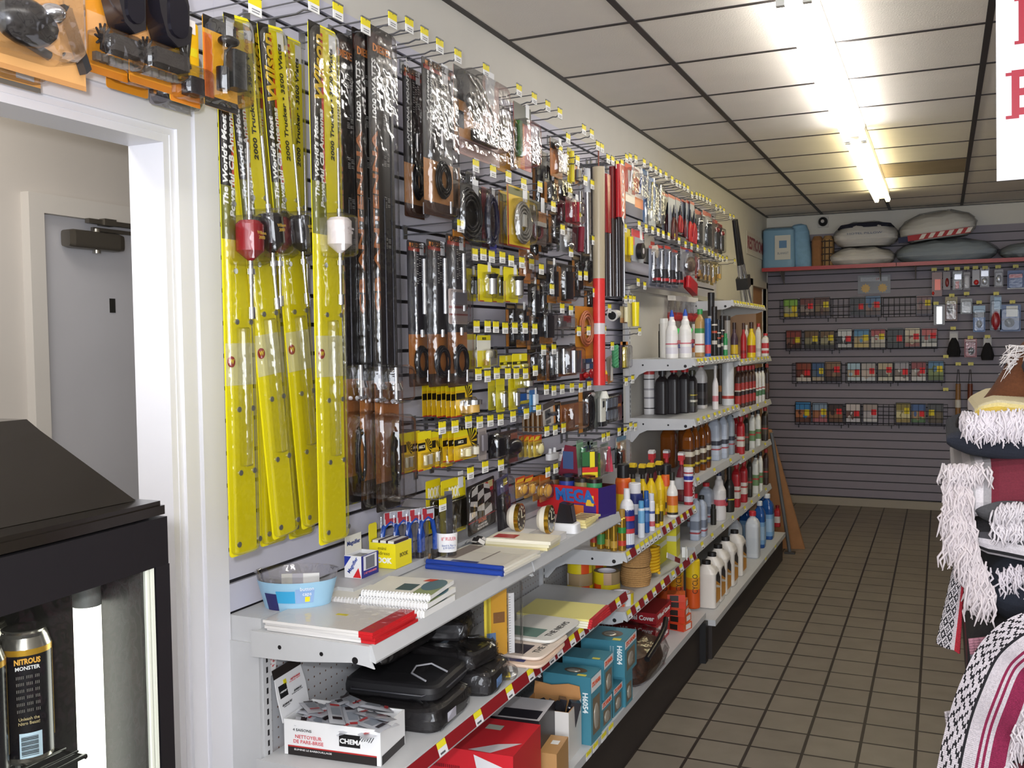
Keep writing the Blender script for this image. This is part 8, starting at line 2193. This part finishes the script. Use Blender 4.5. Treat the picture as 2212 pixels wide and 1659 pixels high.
backpack_('blue card with dark loop below the second row', (1.892, 1.892, 0.098, 0.237), '#2a62a8', [(0, 1, .55, .75, '#16202c'), (0, 1, .75, 1, '#8fb0d0')], [('ball', 'dark_loop', .25, .75, .15, .45, .02, '#16263c')])
backpack_('red pouch on blue card, second row of the back wall', (2.025, 1.979, 0.089, 0.31), '#5a6a80', [(.35, 1, .6, .95, '#8ab0d4')], [('ball', 'red_pouch', .05, .95, .0, .55, .04, '#9c1c28')])
backpack_('wide blue card with white label at the right of the second row', (2.142, 1.894, 0.165, 0.238), '#26508f', [(.3, .85, .55, .95, '#d8dcdc'), (0, 1, .4, .5, '#1c3c6c')], [('ball', 'dark_coil', .2, .7, .15, .5, .03, '#1c2a40')])
for k, (rc, lb) in enumerate((((1.686, 1.663, 0.119, 0.231), 'black gloves hanging at the left of the third row'), ((1.961, 1.609, 0.112, 0.208), 'black pouch hanging at the right of the third row'))):
    xc, zt, w, h = rc
    t = thing('black_gloves' if k == 0 else 'black_pouch', lb, 'gloves' if k == 0 else 'pouch', (xc, BY - .12, zt))
    card(t, w * .6, h * .4, '#8f8a88', [(.1, .9, .2, .8, '#a8a29a')])
    MB().loft([(-h, w * .42, .03, 2.5), (-h * .8, w * .5, .035, 2.5), (-h * .45, w * .34, .03, 2.5), (-h * .25, w * .15, .02, 2)], 18).obj('black_fabric', C('#141216', .9), t)
    if k == 0:
        for i in range(3):
            MB().loft([(-h * 1.0, .012, .014, 2), (-h * .75, .016, .016, 2), (-h * .6, .012, .012, 2)], 10).xf(Matrix.Translation((-w * .3 + i * w * .3, -.02, 0))).obj('finger', C('#141216', .9), t)
backpack_('red card with dark piece between the black gloves and pouch', (1.824, 1.594, 0.102, 0.167), '#8f2028', [(.1, .9, .85, .95, '#c9a8a8')], [('ball', 'dark_piece', .3, .8, .15, .55, .03, '#2a1a20')])
for k, (pa, lb, c) in enumerate(((((1.724, 1.317), (1.727, 0.811)), 'light wooden baton hanging by a cord, left', '#8a6238'), (((1.823, 1.317), (1.827, 0.762)), 'reddish wooden baton hanging by a cord, right', '#6a3018'))):
    (x0, z0), (x1, z1) = pa
    t = thing('wooden_baton', lb, 'baton', (x0, BY - .11, z0), 0, 'wooden batons')
    MB().tube([(-.015, 0, -.15), (-.004, 0, 0), (.004, 0, 0), (.015, 0, -.15)], .003, 5).obj('cord', C('#2a2a2c', .7), t)
    MB().cyl((0, 0, z1 - z0), (0, 0, -.13), .024, .021, n=14).obj('wood_shaft', C(c, .4), t)
    if k == 0:
        MB().cyl((0, 0, z1 - z0 + .16), (0, 0, z1 - z0 + .23), .0255, n=14).obj('pale_band', C('#c9c4bc', .4), t)
t = thing('security_camera', 'small dome security camera with bright lens under the ceiling corner', 'camera', (0.537, D - .03, 2.735))
MB().box(-.045, .045, .0, .03, -.05, .05).obj('mount_plate', C('#c9c5bf', .5), t)
MB().ball((0, -.02, 0), .045, .045, .045).obj('housing', C('#2a2a2c', .3), t)
MB().cyl((0, -.064, 0), (0, -.05, 0), .016, n=14).obj('lens', CHROME(), t)
t = thing('restroom_sign', 'white wall sign with red restroom lettering near the back corner', 'sign', (0.002, 9.13, 2.475), PI / 2)
MB().box(-.42, .42, -.006, 0, -.10, .10).obj('sign_board', C('#cfc8be', .6), t)
text('RESTROOM', .15, '#8f2f34', t, (0, -.007, 0), bold=.03, w=.78)
t = struct(MB().box(1.97, 2.35, 4.2, 4.6, H - .0016, H + .001).obj('trim_6', C('#6d675f', .8)))

# ---------------------------------------------------------------- hanging sign at the right
t = thing('hanging_sign', 'large white hanging sign with dark red serif letters at the right frame edge', 'sign', (1.705, 2.60, 1.992), 0, rot=Euler((0, -0.012, 0)))
MB().box(0, .75, -.003, .003, 0, .70).obj('sign_board', C('#e9e7ee', .5), t)
SR = C('#a3122c', .5)
def serif(parent, ch, x, z, h):
    text(ch, h * 1.38, SR, parent, (x + h * .36, -.004, z + h / 2), bold=.012, w=h * .62)
    for (a, b) in ((x - h * .03, z), (x - h * .03, z + h * .93)):
        MB().box(a, a + h * .26, -.0046, -.0036, b, b + h * .07).obj('serif', SR, parent)
serif(t, 'N', .042, .315, .108)
serif(t, 'B', .023, .143, .108)
for x in (.08, .66):
    MB().tube([(x, 0, .70), (x, 0, H - 1.992)], .0022, 5).obj('hanging_wire', WIRE, t)

# ---------------------------------------------------------------- drinks cooler at the left
t = thing('drinks_cooler', 'black glass fronted drinks cooler with sloped top in front of the doorway', 'cooler', (0, 0, 0))
PL = C('#17130f', .16, 0, .6)
PM = C('#131114', .4)
m = MB()
m.box(.06, .545, .35, .37, .0, 1.385).box(.06, .545, 1.036, 1.054, .0, 1.385).box(.06, .08, .37, 1.036, .0, 1.385).box(.08, .545, .37, 1.036, .0, .55).box(.06, .545, .35, 1.054, 1.36, 1.385)
m.obj('cabinet', PM, t)
m = MB().box(.08, .083, .37, 1.035, .55, 1.36).box(.083, .53, .371, .374, .55, 1.36).box(.08, .53, .372, 1.035, .55, .555).box(.08, .53, .372, 1.035, 1.355, 1.359)
m.obj('lining', C('#8d8f8c', .4), t)
m = MB()
def yy(y):
    return .575 + .018 * (1 - ((y - .70) / .36) ** 2)
for (z0, z1, mi) in ((1.315, 1.383, 0), (.50, .56, 0)):
    n = 10
    for i in range(n):
        ya, yb = .345 + .713 * i / n, .345 + .713 * (i + 1) / n
        m.add([(.547, ya, z0), (yy(ya), ya, z0), (yy(yb), yb, z0), (.547, yb, z0), (.547, ya, z1), (yy(ya), ya, z1), (yy(yb), yb, z1), (.547, yb, z1)], [(3, 2, 1, 0), (4, 5, 6, 7), (1, 2, 6, 5), (0, 1, 5, 4), (2, 3, 7, 6)], 0)
m.box(.547, .577, .345, .372, .56, 1.315).box(.547, .577, 1.032, 1.058, .56, 1.315)
m.obj('door_frame', PM, t)
m = MB()
m.box(.570, .577, 1.0145, 1.0185, .56, 1.315).box(.570, .577, 1.0225, 1.028, .56, 1.315)
MB().box(.5475, .5695, 1.010, 1.0315, .56, 1.315).obj('gasket_backing', C('#3a3835', .5), t)
m.obj('door_gasket', C('#c9cbbd', .4), t)
n = 10
m = MB()
vs = []
for z in (.56, 1.315):
    for i in range(n + 1):
        y = .372 + .645 * i / n
        vs.append((yy(y) - .006, y, z))
m.add(vs, [(i, i + 1, n + 2 + i, n + 1 + i) for i in range(n)], 0, True)
m.obj('door_glass', clear('door_glass', (0.96, 0.97, 0.97), .03, .03), t)
m = MB()
n = 10
top = [(.345 + .713 * i / n) for i in range(n + 1)]
o = [(yy(y) - .004, y) for y in top] + [(.06, 1.058), (.06, .345)]
m.poly(o, 1.386, 1.399, ax='z')
m.poly([(x - .004 if x > .3 else x, y * .996) for x, y in o], 1.399, 1.4055, ax='z')
m.obj('top_lid', PL, t)
m = MB()
A = [(.535, .30), (.535, 1.040), (.10, 1.040), (.10, .30)]
B_ = [(.44, .36), (.45, .955), (.16, .955), (.16, .36)]
m.add([(x, y, 1.406) for x, y in A] + [(x, y, 1.512) for x, y in B_] + [(x * .9 + .03, y * .97 + .02, 1.528) for x, y in B_], [(0, 1, 5, 4), (1, 2, 6, 5), (2, 3, 7, 6), (3, 0, 4, 7), (4, 5, 9, 8), (5, 6, 10, 9), (6, 7, 11, 10), (7, 4, 8, 11), (8, 9, 10, 11), (3, 2, 1, 0)])
m.obj('sloped_top', PL, t)
LT = C('#f4f7ea', .5, 0, .5, 2.6)
MB().cyl((.485, .993, .6), (.485, .993, 1.262), .0185, n=18).obj('light_tube', LT, t)
MB().cyl((.485, .993, 1.262), (.485, .993, 1.30), .0195, n=18).cyl((.485, .993, 1.30), (.485, .993, 1.356), .015, n=12).obj('tube_holder', C('#6f716c', .4), t)
MB().box(.083, .546, 1.0165, 1.0355, .56, 1.355).obj('inner_side_wall', C('#2a2826', .5), t)
m = MB()
for i in range(16):
    x = .13 + i * .024
    m.tube([(x, .376, 1.064), (x, .965, 1.064)], .002, 4)
for x in (.12, .505):
    m.tube([(x, .376, 1.060), (x, .965, 1.060)], .0035, 5)
for y in (.378, .69, .965):
    m.tube([(.12, y, 1.058), (.505, y, 1.058)], .0035, 5)
m.obj('wire_shelf', C('#4a4a48', .3, .8), t)
MB().box(.36, .365, .968, .973, .7, 1.22).obj('shelf_post', C('#8f9090', .3, .8), t)
for k, (y, x, lb) in enumerate(((.918, .45, 'tall black drink can with gold lettering, front right in the cooler'), (.843, .455, 'tall black drink can at the left frame edge in the cooler'), (.918, .37, 'tall black drink can behind the front right can'), (.843, .375, 'tall black drink can behind the left edge can'))):
    c = thing('drink_can', lb, 'can', (x, y, 1.0668), PI / 2 - .55, 'tall black drink cans in the cooler')
    r = .0335
    MB().lathe([(.026, 0), (r * .97, .006), (r, .012), (r, .158), (.029, .172), (.0265, .176), (.0285, .180), (.0262, .181)], 24, mis=[0, 0, 1, 0, 0, 0, 0]).obj('can_body', [C('#a8a49a', .2, .9), C('#1d1c1f', .22, .3)], c)
    MB().lathe([(.0262, .178), (.001, .178)], 20, cap=False).obj('can_lid', C('#8f8f8f', .25, .9), c)
    MB().lathe([(r * 1.004, .150), (r * 1.003, .158)], 24, cap=False).obj('gold_band', C('#c2962c', .3, .6), c)
    vs = []
    for z in (.03, .15):
        for i in range(7):
            a = -.35 + .9 * i / 6
            vs.append((r * 1.006 * math.cos(a), r * 1.006 * math.sin(a), z))
    MB().add(vs, [(i, i + 1, 8 + i, 7 + i) for i in range(6)], 0, True).obj('gold_print', C('#a8883a', .3, .6), c)
    vs = []
    for z in (.012, .046):
        for i in range(7):
            a = -2.0 + .85 * i / 6
            vs.append((r * 1.006 * math.cos(a), r * 1.006 * math.sin(a), z))
    MB().add(vs, [(i, i + 1, 8 + i, 7 + i) for i in range(6)], 0, True).obj('barcode_panel', C('#b9d2dc', .4), c)
    m = MB()
    for i in range(13):
        z = .016 + i * .0021
        m.box(-.0125, .0085, -r * 1.05, -r * 1.035, z, z + (.0012 if i % 3 else .0006))
    stuff(m.obj('barcode_bars', C('#22262a', .5), c))
    text('NITROUS', .010, '#d19a34', c, (-.002, -r * 1.03, .143), bold=.04, w=.032)
    text('MONSTER', .007, '#d8d8d4', c, (-.002, -r * 1.03, .134), bold=.02, w=.030)
    for i in range(6):
        text('IIIII IIII III', .006, '#6a665e', c, (-.002, -r * 1.03, .122 - .009 * i), w=.028)
    text('Unleash the\nNitro Beast!', .006, '#b9a878', c, (-.002, -r * 1.03, .063), w=.026)

# ---------------------------------------------------------------- striped blankets and plush horse at the right
t = thing('display_table', 'plain wooden display table under the striped blankets', 'table', (2.0, 3.0, 0))
MB().box(-.32, .45, -.34, .42, .52, .56).obj('tabletop', C('#6a4a34', .5), t)
for x, y in ((-.28, -.30), (.41, -.30), (-.28, .38), (.41, .38)):
    MB().box(x - .025, x + .025, y - .025, y + .025, 0, .52).obj('leg', C('#5a3e2c', .5), t)


def fringe(parent, pts, n, ln, r, col, seed, spread=.02, up=None):
    """hanging tassels along a polyline of points"""
    rr = random.Random(seed)
    m = MB()
    for i in range(n):
        f = rr.random() * (len(pts) - 1.0001)
        k = int(f)
        a = Vector(pts[k]).lerp(Vector(pts[k + 1]), f - k)
        a += Vector((rr.uniform(-spread, spread), rr.uniform(-spread, spread) * .5, rr.uniform(-spread, spread) * .6))
        L = ln * rr.uniform(.6, 1.15)
        sx, sy = rr.uniform(-.25, .25) * L, -rr.uniform(.0, .15) * L
        w_ = min(.012, L * .16)
        q = [a, a + Vector((sx * .3 + rr.uniform(-w_, w_), sy - .008, -L * .22)), a + Vector((sx * .4 + rr.uniform(-w_, w_), sy * 1.1 - .006 - rr.uniform(0, w_), -L * .45)), a + Vector((sx * .7 + rr.uniform(-w_, w_), sy - rr.uniform(0, w_), -L * .72)), a + Vector((sx, sy, -L))]
        m.tube(q, [r * .8, r * 1.1, r * .8, r * 1.05, r * .4], 4)
    return stuff(m.obj('fringe', C(col, .9), parent))


def folded(label, x0, x1, y0, y1, z0, z1, stripes, axis, seed, sag=0.01):
    """folded blanket: rounded slab; stripes = list of (upto, colour) along axis 0..1 repeated over its length"""
    t = thing('striped_blanket', label, 'blanket', (x0, y0, z0), 0, 'folded striped blankets in the stack')
    L, W, Hh_ = x1 - x0, y1 - y0, z1 - z0
    n, k = 90, 18
    cols = []
    for s in stripes:
        if s[1] not in cols:
            cols.append(s[1])
    rr = random.Random(seed)
    ph = rr.uniform(0, 6)
    sec = []
    r = Hh_ * .48
    ring = roundrect(0, W, 0, Hh_, r, 5)
    m = MB()
    vs = []
    for i in range(n + 1):
        x = L * i / n
        e = min(1.0, (.35 + .65 * min(1, (x / .05)) ** .6))
        w1 = .010 * math.sin(x * 21 + ph)
        for (y, z) in ring:
            yy_ = W / 2 + (y - W / 2) * (1 - .02 * (1 - e)) + w1 * (1 - y / W)
            zz_ = Hh_ / 2 + (z - Hh_ / 2) * e + sag * math.sin(x * 13 + ph + y * 6)
            vs.append((x, yy_, zz_))
    q = len(ring)
    def colat(u):
        for up_, c in stripes:
            if u <= up_:
                return cols.index(c)
        return 0
    per = 0.42
    for i in range(n):
        for j in range(q):
            if axis == 'x':
                mi = colat(((L * (i + .5) / n) % per) / per)
            else:
                mi = colat(ring[j][1] / Hh_) if axis == 'z' else 0
            m.add([vs[i * q + j], vs[i * q + (j + 1) % q], vs[(i + 1) * q + (j + 1) % q], vs[(i + 1) * q + j]], [(3, 2, 1, 0)], mi, True)
    m.add(vs[:q], [tuple(range(q))], colat(.5))
    m.add(vs[-q:], [tuple(range(q - 1, -1, -1))], colat(.5))
    m.obj('woven_cloth', [mottled('woven_' + c.strip('#'), c, .12, 220, .95, .5, 500) for c in cols], t)
    return t


W1, G1, K1, MA, PK, NV = '#d6cfd2', '#83807f', '#232124', '#6a1c2c', '#9c2450', '#20242f'
b = folded('dark grey and pink blanket at the bottom of the visible stack', 1.66, 2.4, 2.64, 3.35, .56, .74, [(.2, '#4a3a40'), (.3, '#b07a84'), (.6, '#4a3a40'), (1, '#77757a')], 'x', 1)
b = folded('black blanket with red bands, second from the stack bottom', 1.65, 2.4, 2.63, 3.35, .745, .90, [(.3, K1), (.5, MA), (1, K1)], 'x', 2)
b = folded('dark navy blanket with white knotted fringe, above the draped ones', 1.69, 2.4, 2.62, 3.35, .905, 1.07, [(.5, NV), (.6, '#3c3c44'), (1, NV)], 'x', 3)
fringe(b, [(.02, -.01, .15), (.1, -.012, .16), (.22, -.012, .15), (.4, -.01, .15)], 140, .055, .003, '#c4bcc2', 31, .018)
b = folded('white and black patterned blanket with fringe in the middle of the stack', 1.645, 2.4, 2.615, 3.35, 1.075, 1.165, [(.16, '#cfc8cc'), (.24, K1), (.34, '#cfc8cc'), (.42, K1), (.5, '#cfc8cc'), (.75, '#4a484c'), (1, K1)], 'z', 4)
fringe(b, [(.06, -.012, .09), (.12, -.014, .10), (.2, -.014, .09)], 110, .045, .003, '#cfc8cc', 41, .016)
b = folded('charcoal blanket with black bands under the grey and maroon one', 1.665, 2.4, 2.61, 3.35, 1.17, 1.245, [(.4, '#4a494b'), (.5, K1), (1, '#6a696b')], 'x', 5)
fringe(b, [(.05, -.012, .04), (.13, -.014, .05)], 90, .045, .003, '#c9c2c6', 51, .016)
b = folded('grey blanket with white and maroon stripes and long white fringe at the corner', 1.612, 2.4, 2.60, 3.35, 1.18, 1.318, [(.06, '#b0acae'), (.10, W1), (.13, '#b0acae'), (.17, W1), (.205, '#9a9698'), (.225, MA), (.235, W1), (.25, MA), (.26, W1), (.45, '#6a2230'), (1, '#77747a')], 'x', 6)
fringe(b, [(-.014, .02, .12), (.0, -.008, .125), (.03, -.012, .125), (.075, -.012, .132)], 130, .05, .0032, '#c9c0c2', 61, .014)
fringe(b, [(-.006, .0, .09), (.03, -.02, .075), (-.008, -.01, .03), (.035, -.02, .01), (.004, -.01, -.03), (.045, -.02, -.05), (.035, -.01, -.08), (.065, -.02, -.11), (.05, -.01, -.14), (.08, -.02, -.16)], 520, .085, .0034, '#c6bcbe', 62, .016)
b = folded('dark navy blanket under the yellow one near the top', 1.60, 2.4, 2.66, 3.35, 1.322, 1.385, [(.7, NV), (.75, '#8a90a8'), (.8, NV), (1, '#2c2f3a')], 'z', 7)
b = folded('yellow and white striped blanket with thick white fringe on top', 1.662, 2.4, 2.60, 3.35, 1.375, 1.462, [(.3, W1), (.42, '#d6b25c'), (.5, W1), (.58, '#d6b25c'), (.66, W1), (.74, '#cdb04c'), (.80, '#2c2a22'), (.84, '#c9ab4a'), (.90, '#2c2a22'), (.95, '#d8c78a'), (1, '#d9cda8')], 'z', 8)
fringe(b, [(.0, -.008, .055), (.06, -.014, .06), (.14, -.014, .065)], 320, .06, .0031, '#d3cbd0', 81, .022)
fringe(b, [(-.005, .02, .05), (-.008, .15, .05)], 110, .05, .0031, '#d3cbd0', 82, .018)


def drape(label, fx, nu, nv, colf, cols, seed, fr=None):
    t = thing('draped_blanket', label, 'blanket', (0, 0, 0), 0, 'blankets draped over the stack front')
    vs = [fx(i / nu, j / nv) for i in range(nu + 1) for j in range(nv + 1)]
    m = MB()
    for i in range(nu):
        for j in range(nv):
            a = i * (nv + 1) + j
            m.add([vs[a], vs[a + 1], vs[a + nv + 2], vs[a + nv + 1]], [(0, 1, 2, 3)], colf(i / nu, (j + .5) / nv, i, j), True)
    o = m.obj('woven_cloth', [mottled('woven_' + c.strip('#'), c, .12, 220, .95, .5, 500) for c in cols], t)
    so = o.modifiers.new('cloth_thickness', 'SOLIDIFY')
    so.thickness = .006
    if fr:
        fringe(t, [fx(u / 20, 1.0) for u in range(21)], *fr)
    return t


CV = [(2.10, 1.02), (1.85, .99), (1.755, .965), (1.685, .90), (1.635, .79), (1.60, .66), (1.575, .50), (1.565, .34)]


def fA(u, v):
    # draped over the stack front, its bands bending down to the lower left corner
    t_ = u * (len(CV) - 1.0001)
    k = int(t_)
    f = t_ - k
    P = [Vector((*CV[max(0, min(len(CV) - 1, k + d))], 0)) for d in (-1, 0, 1, 2)]
    p = .5 * ((2 * P[1]) + (P[2] - P[0]) * f + (2 * P[0] - 5 * P[1] + 4 * P[2] - P[3]) * f * f + (3 * P[1] - P[0] - 3 * P[2] + P[3]) * f ** 3)
    tg = (.5 * ((P[2] - P[0]) + 2 * f * (2 * P[0] - 5 * P[1] + 4 * P[2] - P[3]) + 3 * f * f * (3 * P[1] - P[0] - 3 * P[2] + P[3]))).normalized()
    n = Vector((-tg.y, tg.x))
    w = .125 + .03 * u
    return (p.x + n.x * w * v, 2.545 - .02 * v + .010 * math.sin(u * 30) * (v + .3) + .03 * max(0, .12 - v), p.y + n.y * w * v)


def cA(u, v, i, j):
    if v < .30:
        p = abs(((i * .5 + (0 if (j // 3) % 2 else 2)) % 8) - 4)
        q = (j % 6)
        return 1 if abs(p - abs(q - 3) * 1.33) < .75 else 0
    if v < .33:
        return 1
    if v < .53:
        return 0
    if v < .565:
        return 2
    if v < .61:
        return 0
    if v < .65:
        return 2
    if v < .70:
        return 0
    if v < .93:
        return 2
    return 0


drape('white draped blanket with magenta bands and black zigzag pattern', fA, 230, 48, cA, ['#cfc6cc', '#1f1d22', '#8a2048'], 1, (120, .08, .0032, '#cbc2c6', 91, .01))


def fB(u, v):
    x = 2.38 - .73 * u
    z = .88 - .70 * v
    return (x + .015 * math.sin(v * 5), 2.585 - .01 * v + .022 * math.sin(u * 22 + .8) * (v * .8 + .2), z + .05 * math.sin(u * 3))


BS = [('#a3707e', .06), ('#6a6870', .03), ('#1f1d22', .02), ('#a3707e', .02), ('#1f1d22', .015), ('#a3707e', .02), ('#1f1d22', .02), ('#a3707e', .07), ('#77757c', .05), ('#a3707e', .03), ('#4a1c2a', .05), ('#1f1a1e', .10), ('#5a1f2c', .06)]


def cB(u, v, i, j):
    s = sum(w for _, w in BS)
    p = (v * 1.1) % s
    for c, w in BS:
        if p < w:
            return ['#a3707e', '#6a6870', '#1f1d22', '#77757c', '#4a1c2a', '#1f1a1e', '#5a1f2c'].index(c)
        p -= w
    return 0


drape('pink, grey and maroon striped blanket hanging below the white draped one', fB, 60, 110, cB, ['#a3707e', '#6a6870', '#1f1d22', '#77757c', '#4a1c2a', '#1f1a1e', '#5a1f2c'], 2)


def fC(u, v):
    xr = 1.645 - .012 * v
    wd_ = .016 + .036 * v
    return (xr - wd_ * u, 2.60 - .01 * v + .006 * math.sin(u * 7), 1.10 - .235 * v - .02 * (1 - u) * v)


def cC(u, v, i, j):
    if u < .30:
        return 2
    if u < .48:
        return 0
    p = abs((i % 8) - 4)
    q = abs((j % 8) - 4)
    return 1 if (p + q) in (2, 3, 6) else 0


drape('white blanket corner with red band and black diamonds hanging at the left of the stack', fC, 36, 60, cC, ['#c9c2c6', '#1f1d22', '#9c1c2c'], 3)


def fD(u, v):
    return (1.602 + .09 * u + .01 * math.sin(v * 6), 2.575 + .012 * math.sin(u * 9), .70 - .45 * v)


drape('white and magenta fringed blanket end hanging at the lower left of the stack', fD, 40, 60, lambda u, v, i, j: 2 if (int(u * 14) % 3 == 0 and v > .25) else 0, ['#c9c0c6', '#1f1d22', '#7a2440'], 4, (80, .08, .0032, '#cbc2c6', 95, .01))

# plush horse lying on the blankets
t = thing('plush_horse', 'brown plush horse with white mane and dark muzzle lying on the blankets', 'plush toy', (0, 0, 0))
HB = mottled('brown_plush', '#5a3218', .15, 150, .95, .5, 300)
def skinned(pts, name, mat, sub=2):
    me = bpy.data.meshes.new(name)
    me.from_pydata([p[0] for p in pts], [(i, i + 1) for i in range(len(pts) - 1)], [])
    o = bpy.data.objects.new(name, me)
    COL.objects.link(o)
    o.parent = t
    sm_ = o.modifiers.new('skin', 'SKIN')
    for i, v in enumerate(me.skin_vertices[0].data):
        v.radius = (pts[i][1], pts[i][1])
        v.use_root = (i == len(pts) - 1)
    o.modifiers.new('smooth', 'SUBSURF').levels = sub
    o.modifiers['smooth'].render_levels = sub
    sm_.use_smooth_shade = True
    me.materials.append(mat)
    return o
skinned([((1.672, 2.83, 1.402), .034), ((1.715, 2.86, 1.428), .040), ((1.77, 2.89, 1.475), .062), ((1.83, 2.92, 1.545), .092), ((1.93, 2.96, 1.60), .105), ((2.06, 3.02, 1.60), .10), ((2.22, 3.08, 1.585), .115), ((2.40, 3.12, 1.58), .11)], 'body', HB)
MB().ball((1.655, 2.815, 1.392), .034, .032, .038).obj('muzzle', mottled('dark_plush', '#1f1a1c', .15, 150, .95), t)
for s in (0, 1):
    MB().ball((1.80 + .03 * s, 2.825 + .0 * s, 1.535 - .005 * s), .010, .010, .011).obj('eye', C('#0c0a0a', .1), t) if s == 0 else None
m = MB().tube([(1.80, 2.828, 1.585), (1.785, 2.815, 1.545), (1.80, 2.81, 1.505), (1.835, 2.815, 1.485)], .010, 6)
m.obj('halter', C('#2c2a30', .6), t)
rr = random.Random(12)
m = MB()
for i in range(260):
    a = Vector((1.775 + rr.uniform(0, .11), 2.92 + rr.uniform(-.05, .03), 1.565 + rr.uniform(-.03, .035)))
    m.tube([a + Vector((.03, .02, .0)), a, a + Vector((-.025 + rr.uniform(-.015, .01), -.02, .01 - rr.uniform(0, .03))), a + Vector((-.04 + rr.uniform(-.02, .02), -.02, -.03 + rr.uniform(-.02, .02)))], [.002, .0026, .002, .0006], 4)
stuff(m.obj('mane', C('#cfc8c6', .9), t))
for (x, y, z) in ((2.25, 2.86, 1.50), (2.42, 2.9, 1.50), (2.12, 2.84, 1.50)):
    MB().loft([(0, .04, .04, 2), (.03, .045, .045, 2), (.16, .05, .05, 2)], 14).xf(Matrix.Translation((x, y, z)) @ Matrix.Rotation(1.2, 4, 'X')).obj('leg', HB, t)
for s in (-1, 1):
    MB().loft([(0, .025, .012, 2), (.05, .028, .014, 2), (.10, .006, .004, 2)], 12).xf(Matrix.Translation((1.93, 2.95 + .05 * s, 1.69))).obj('ear', HB, t)
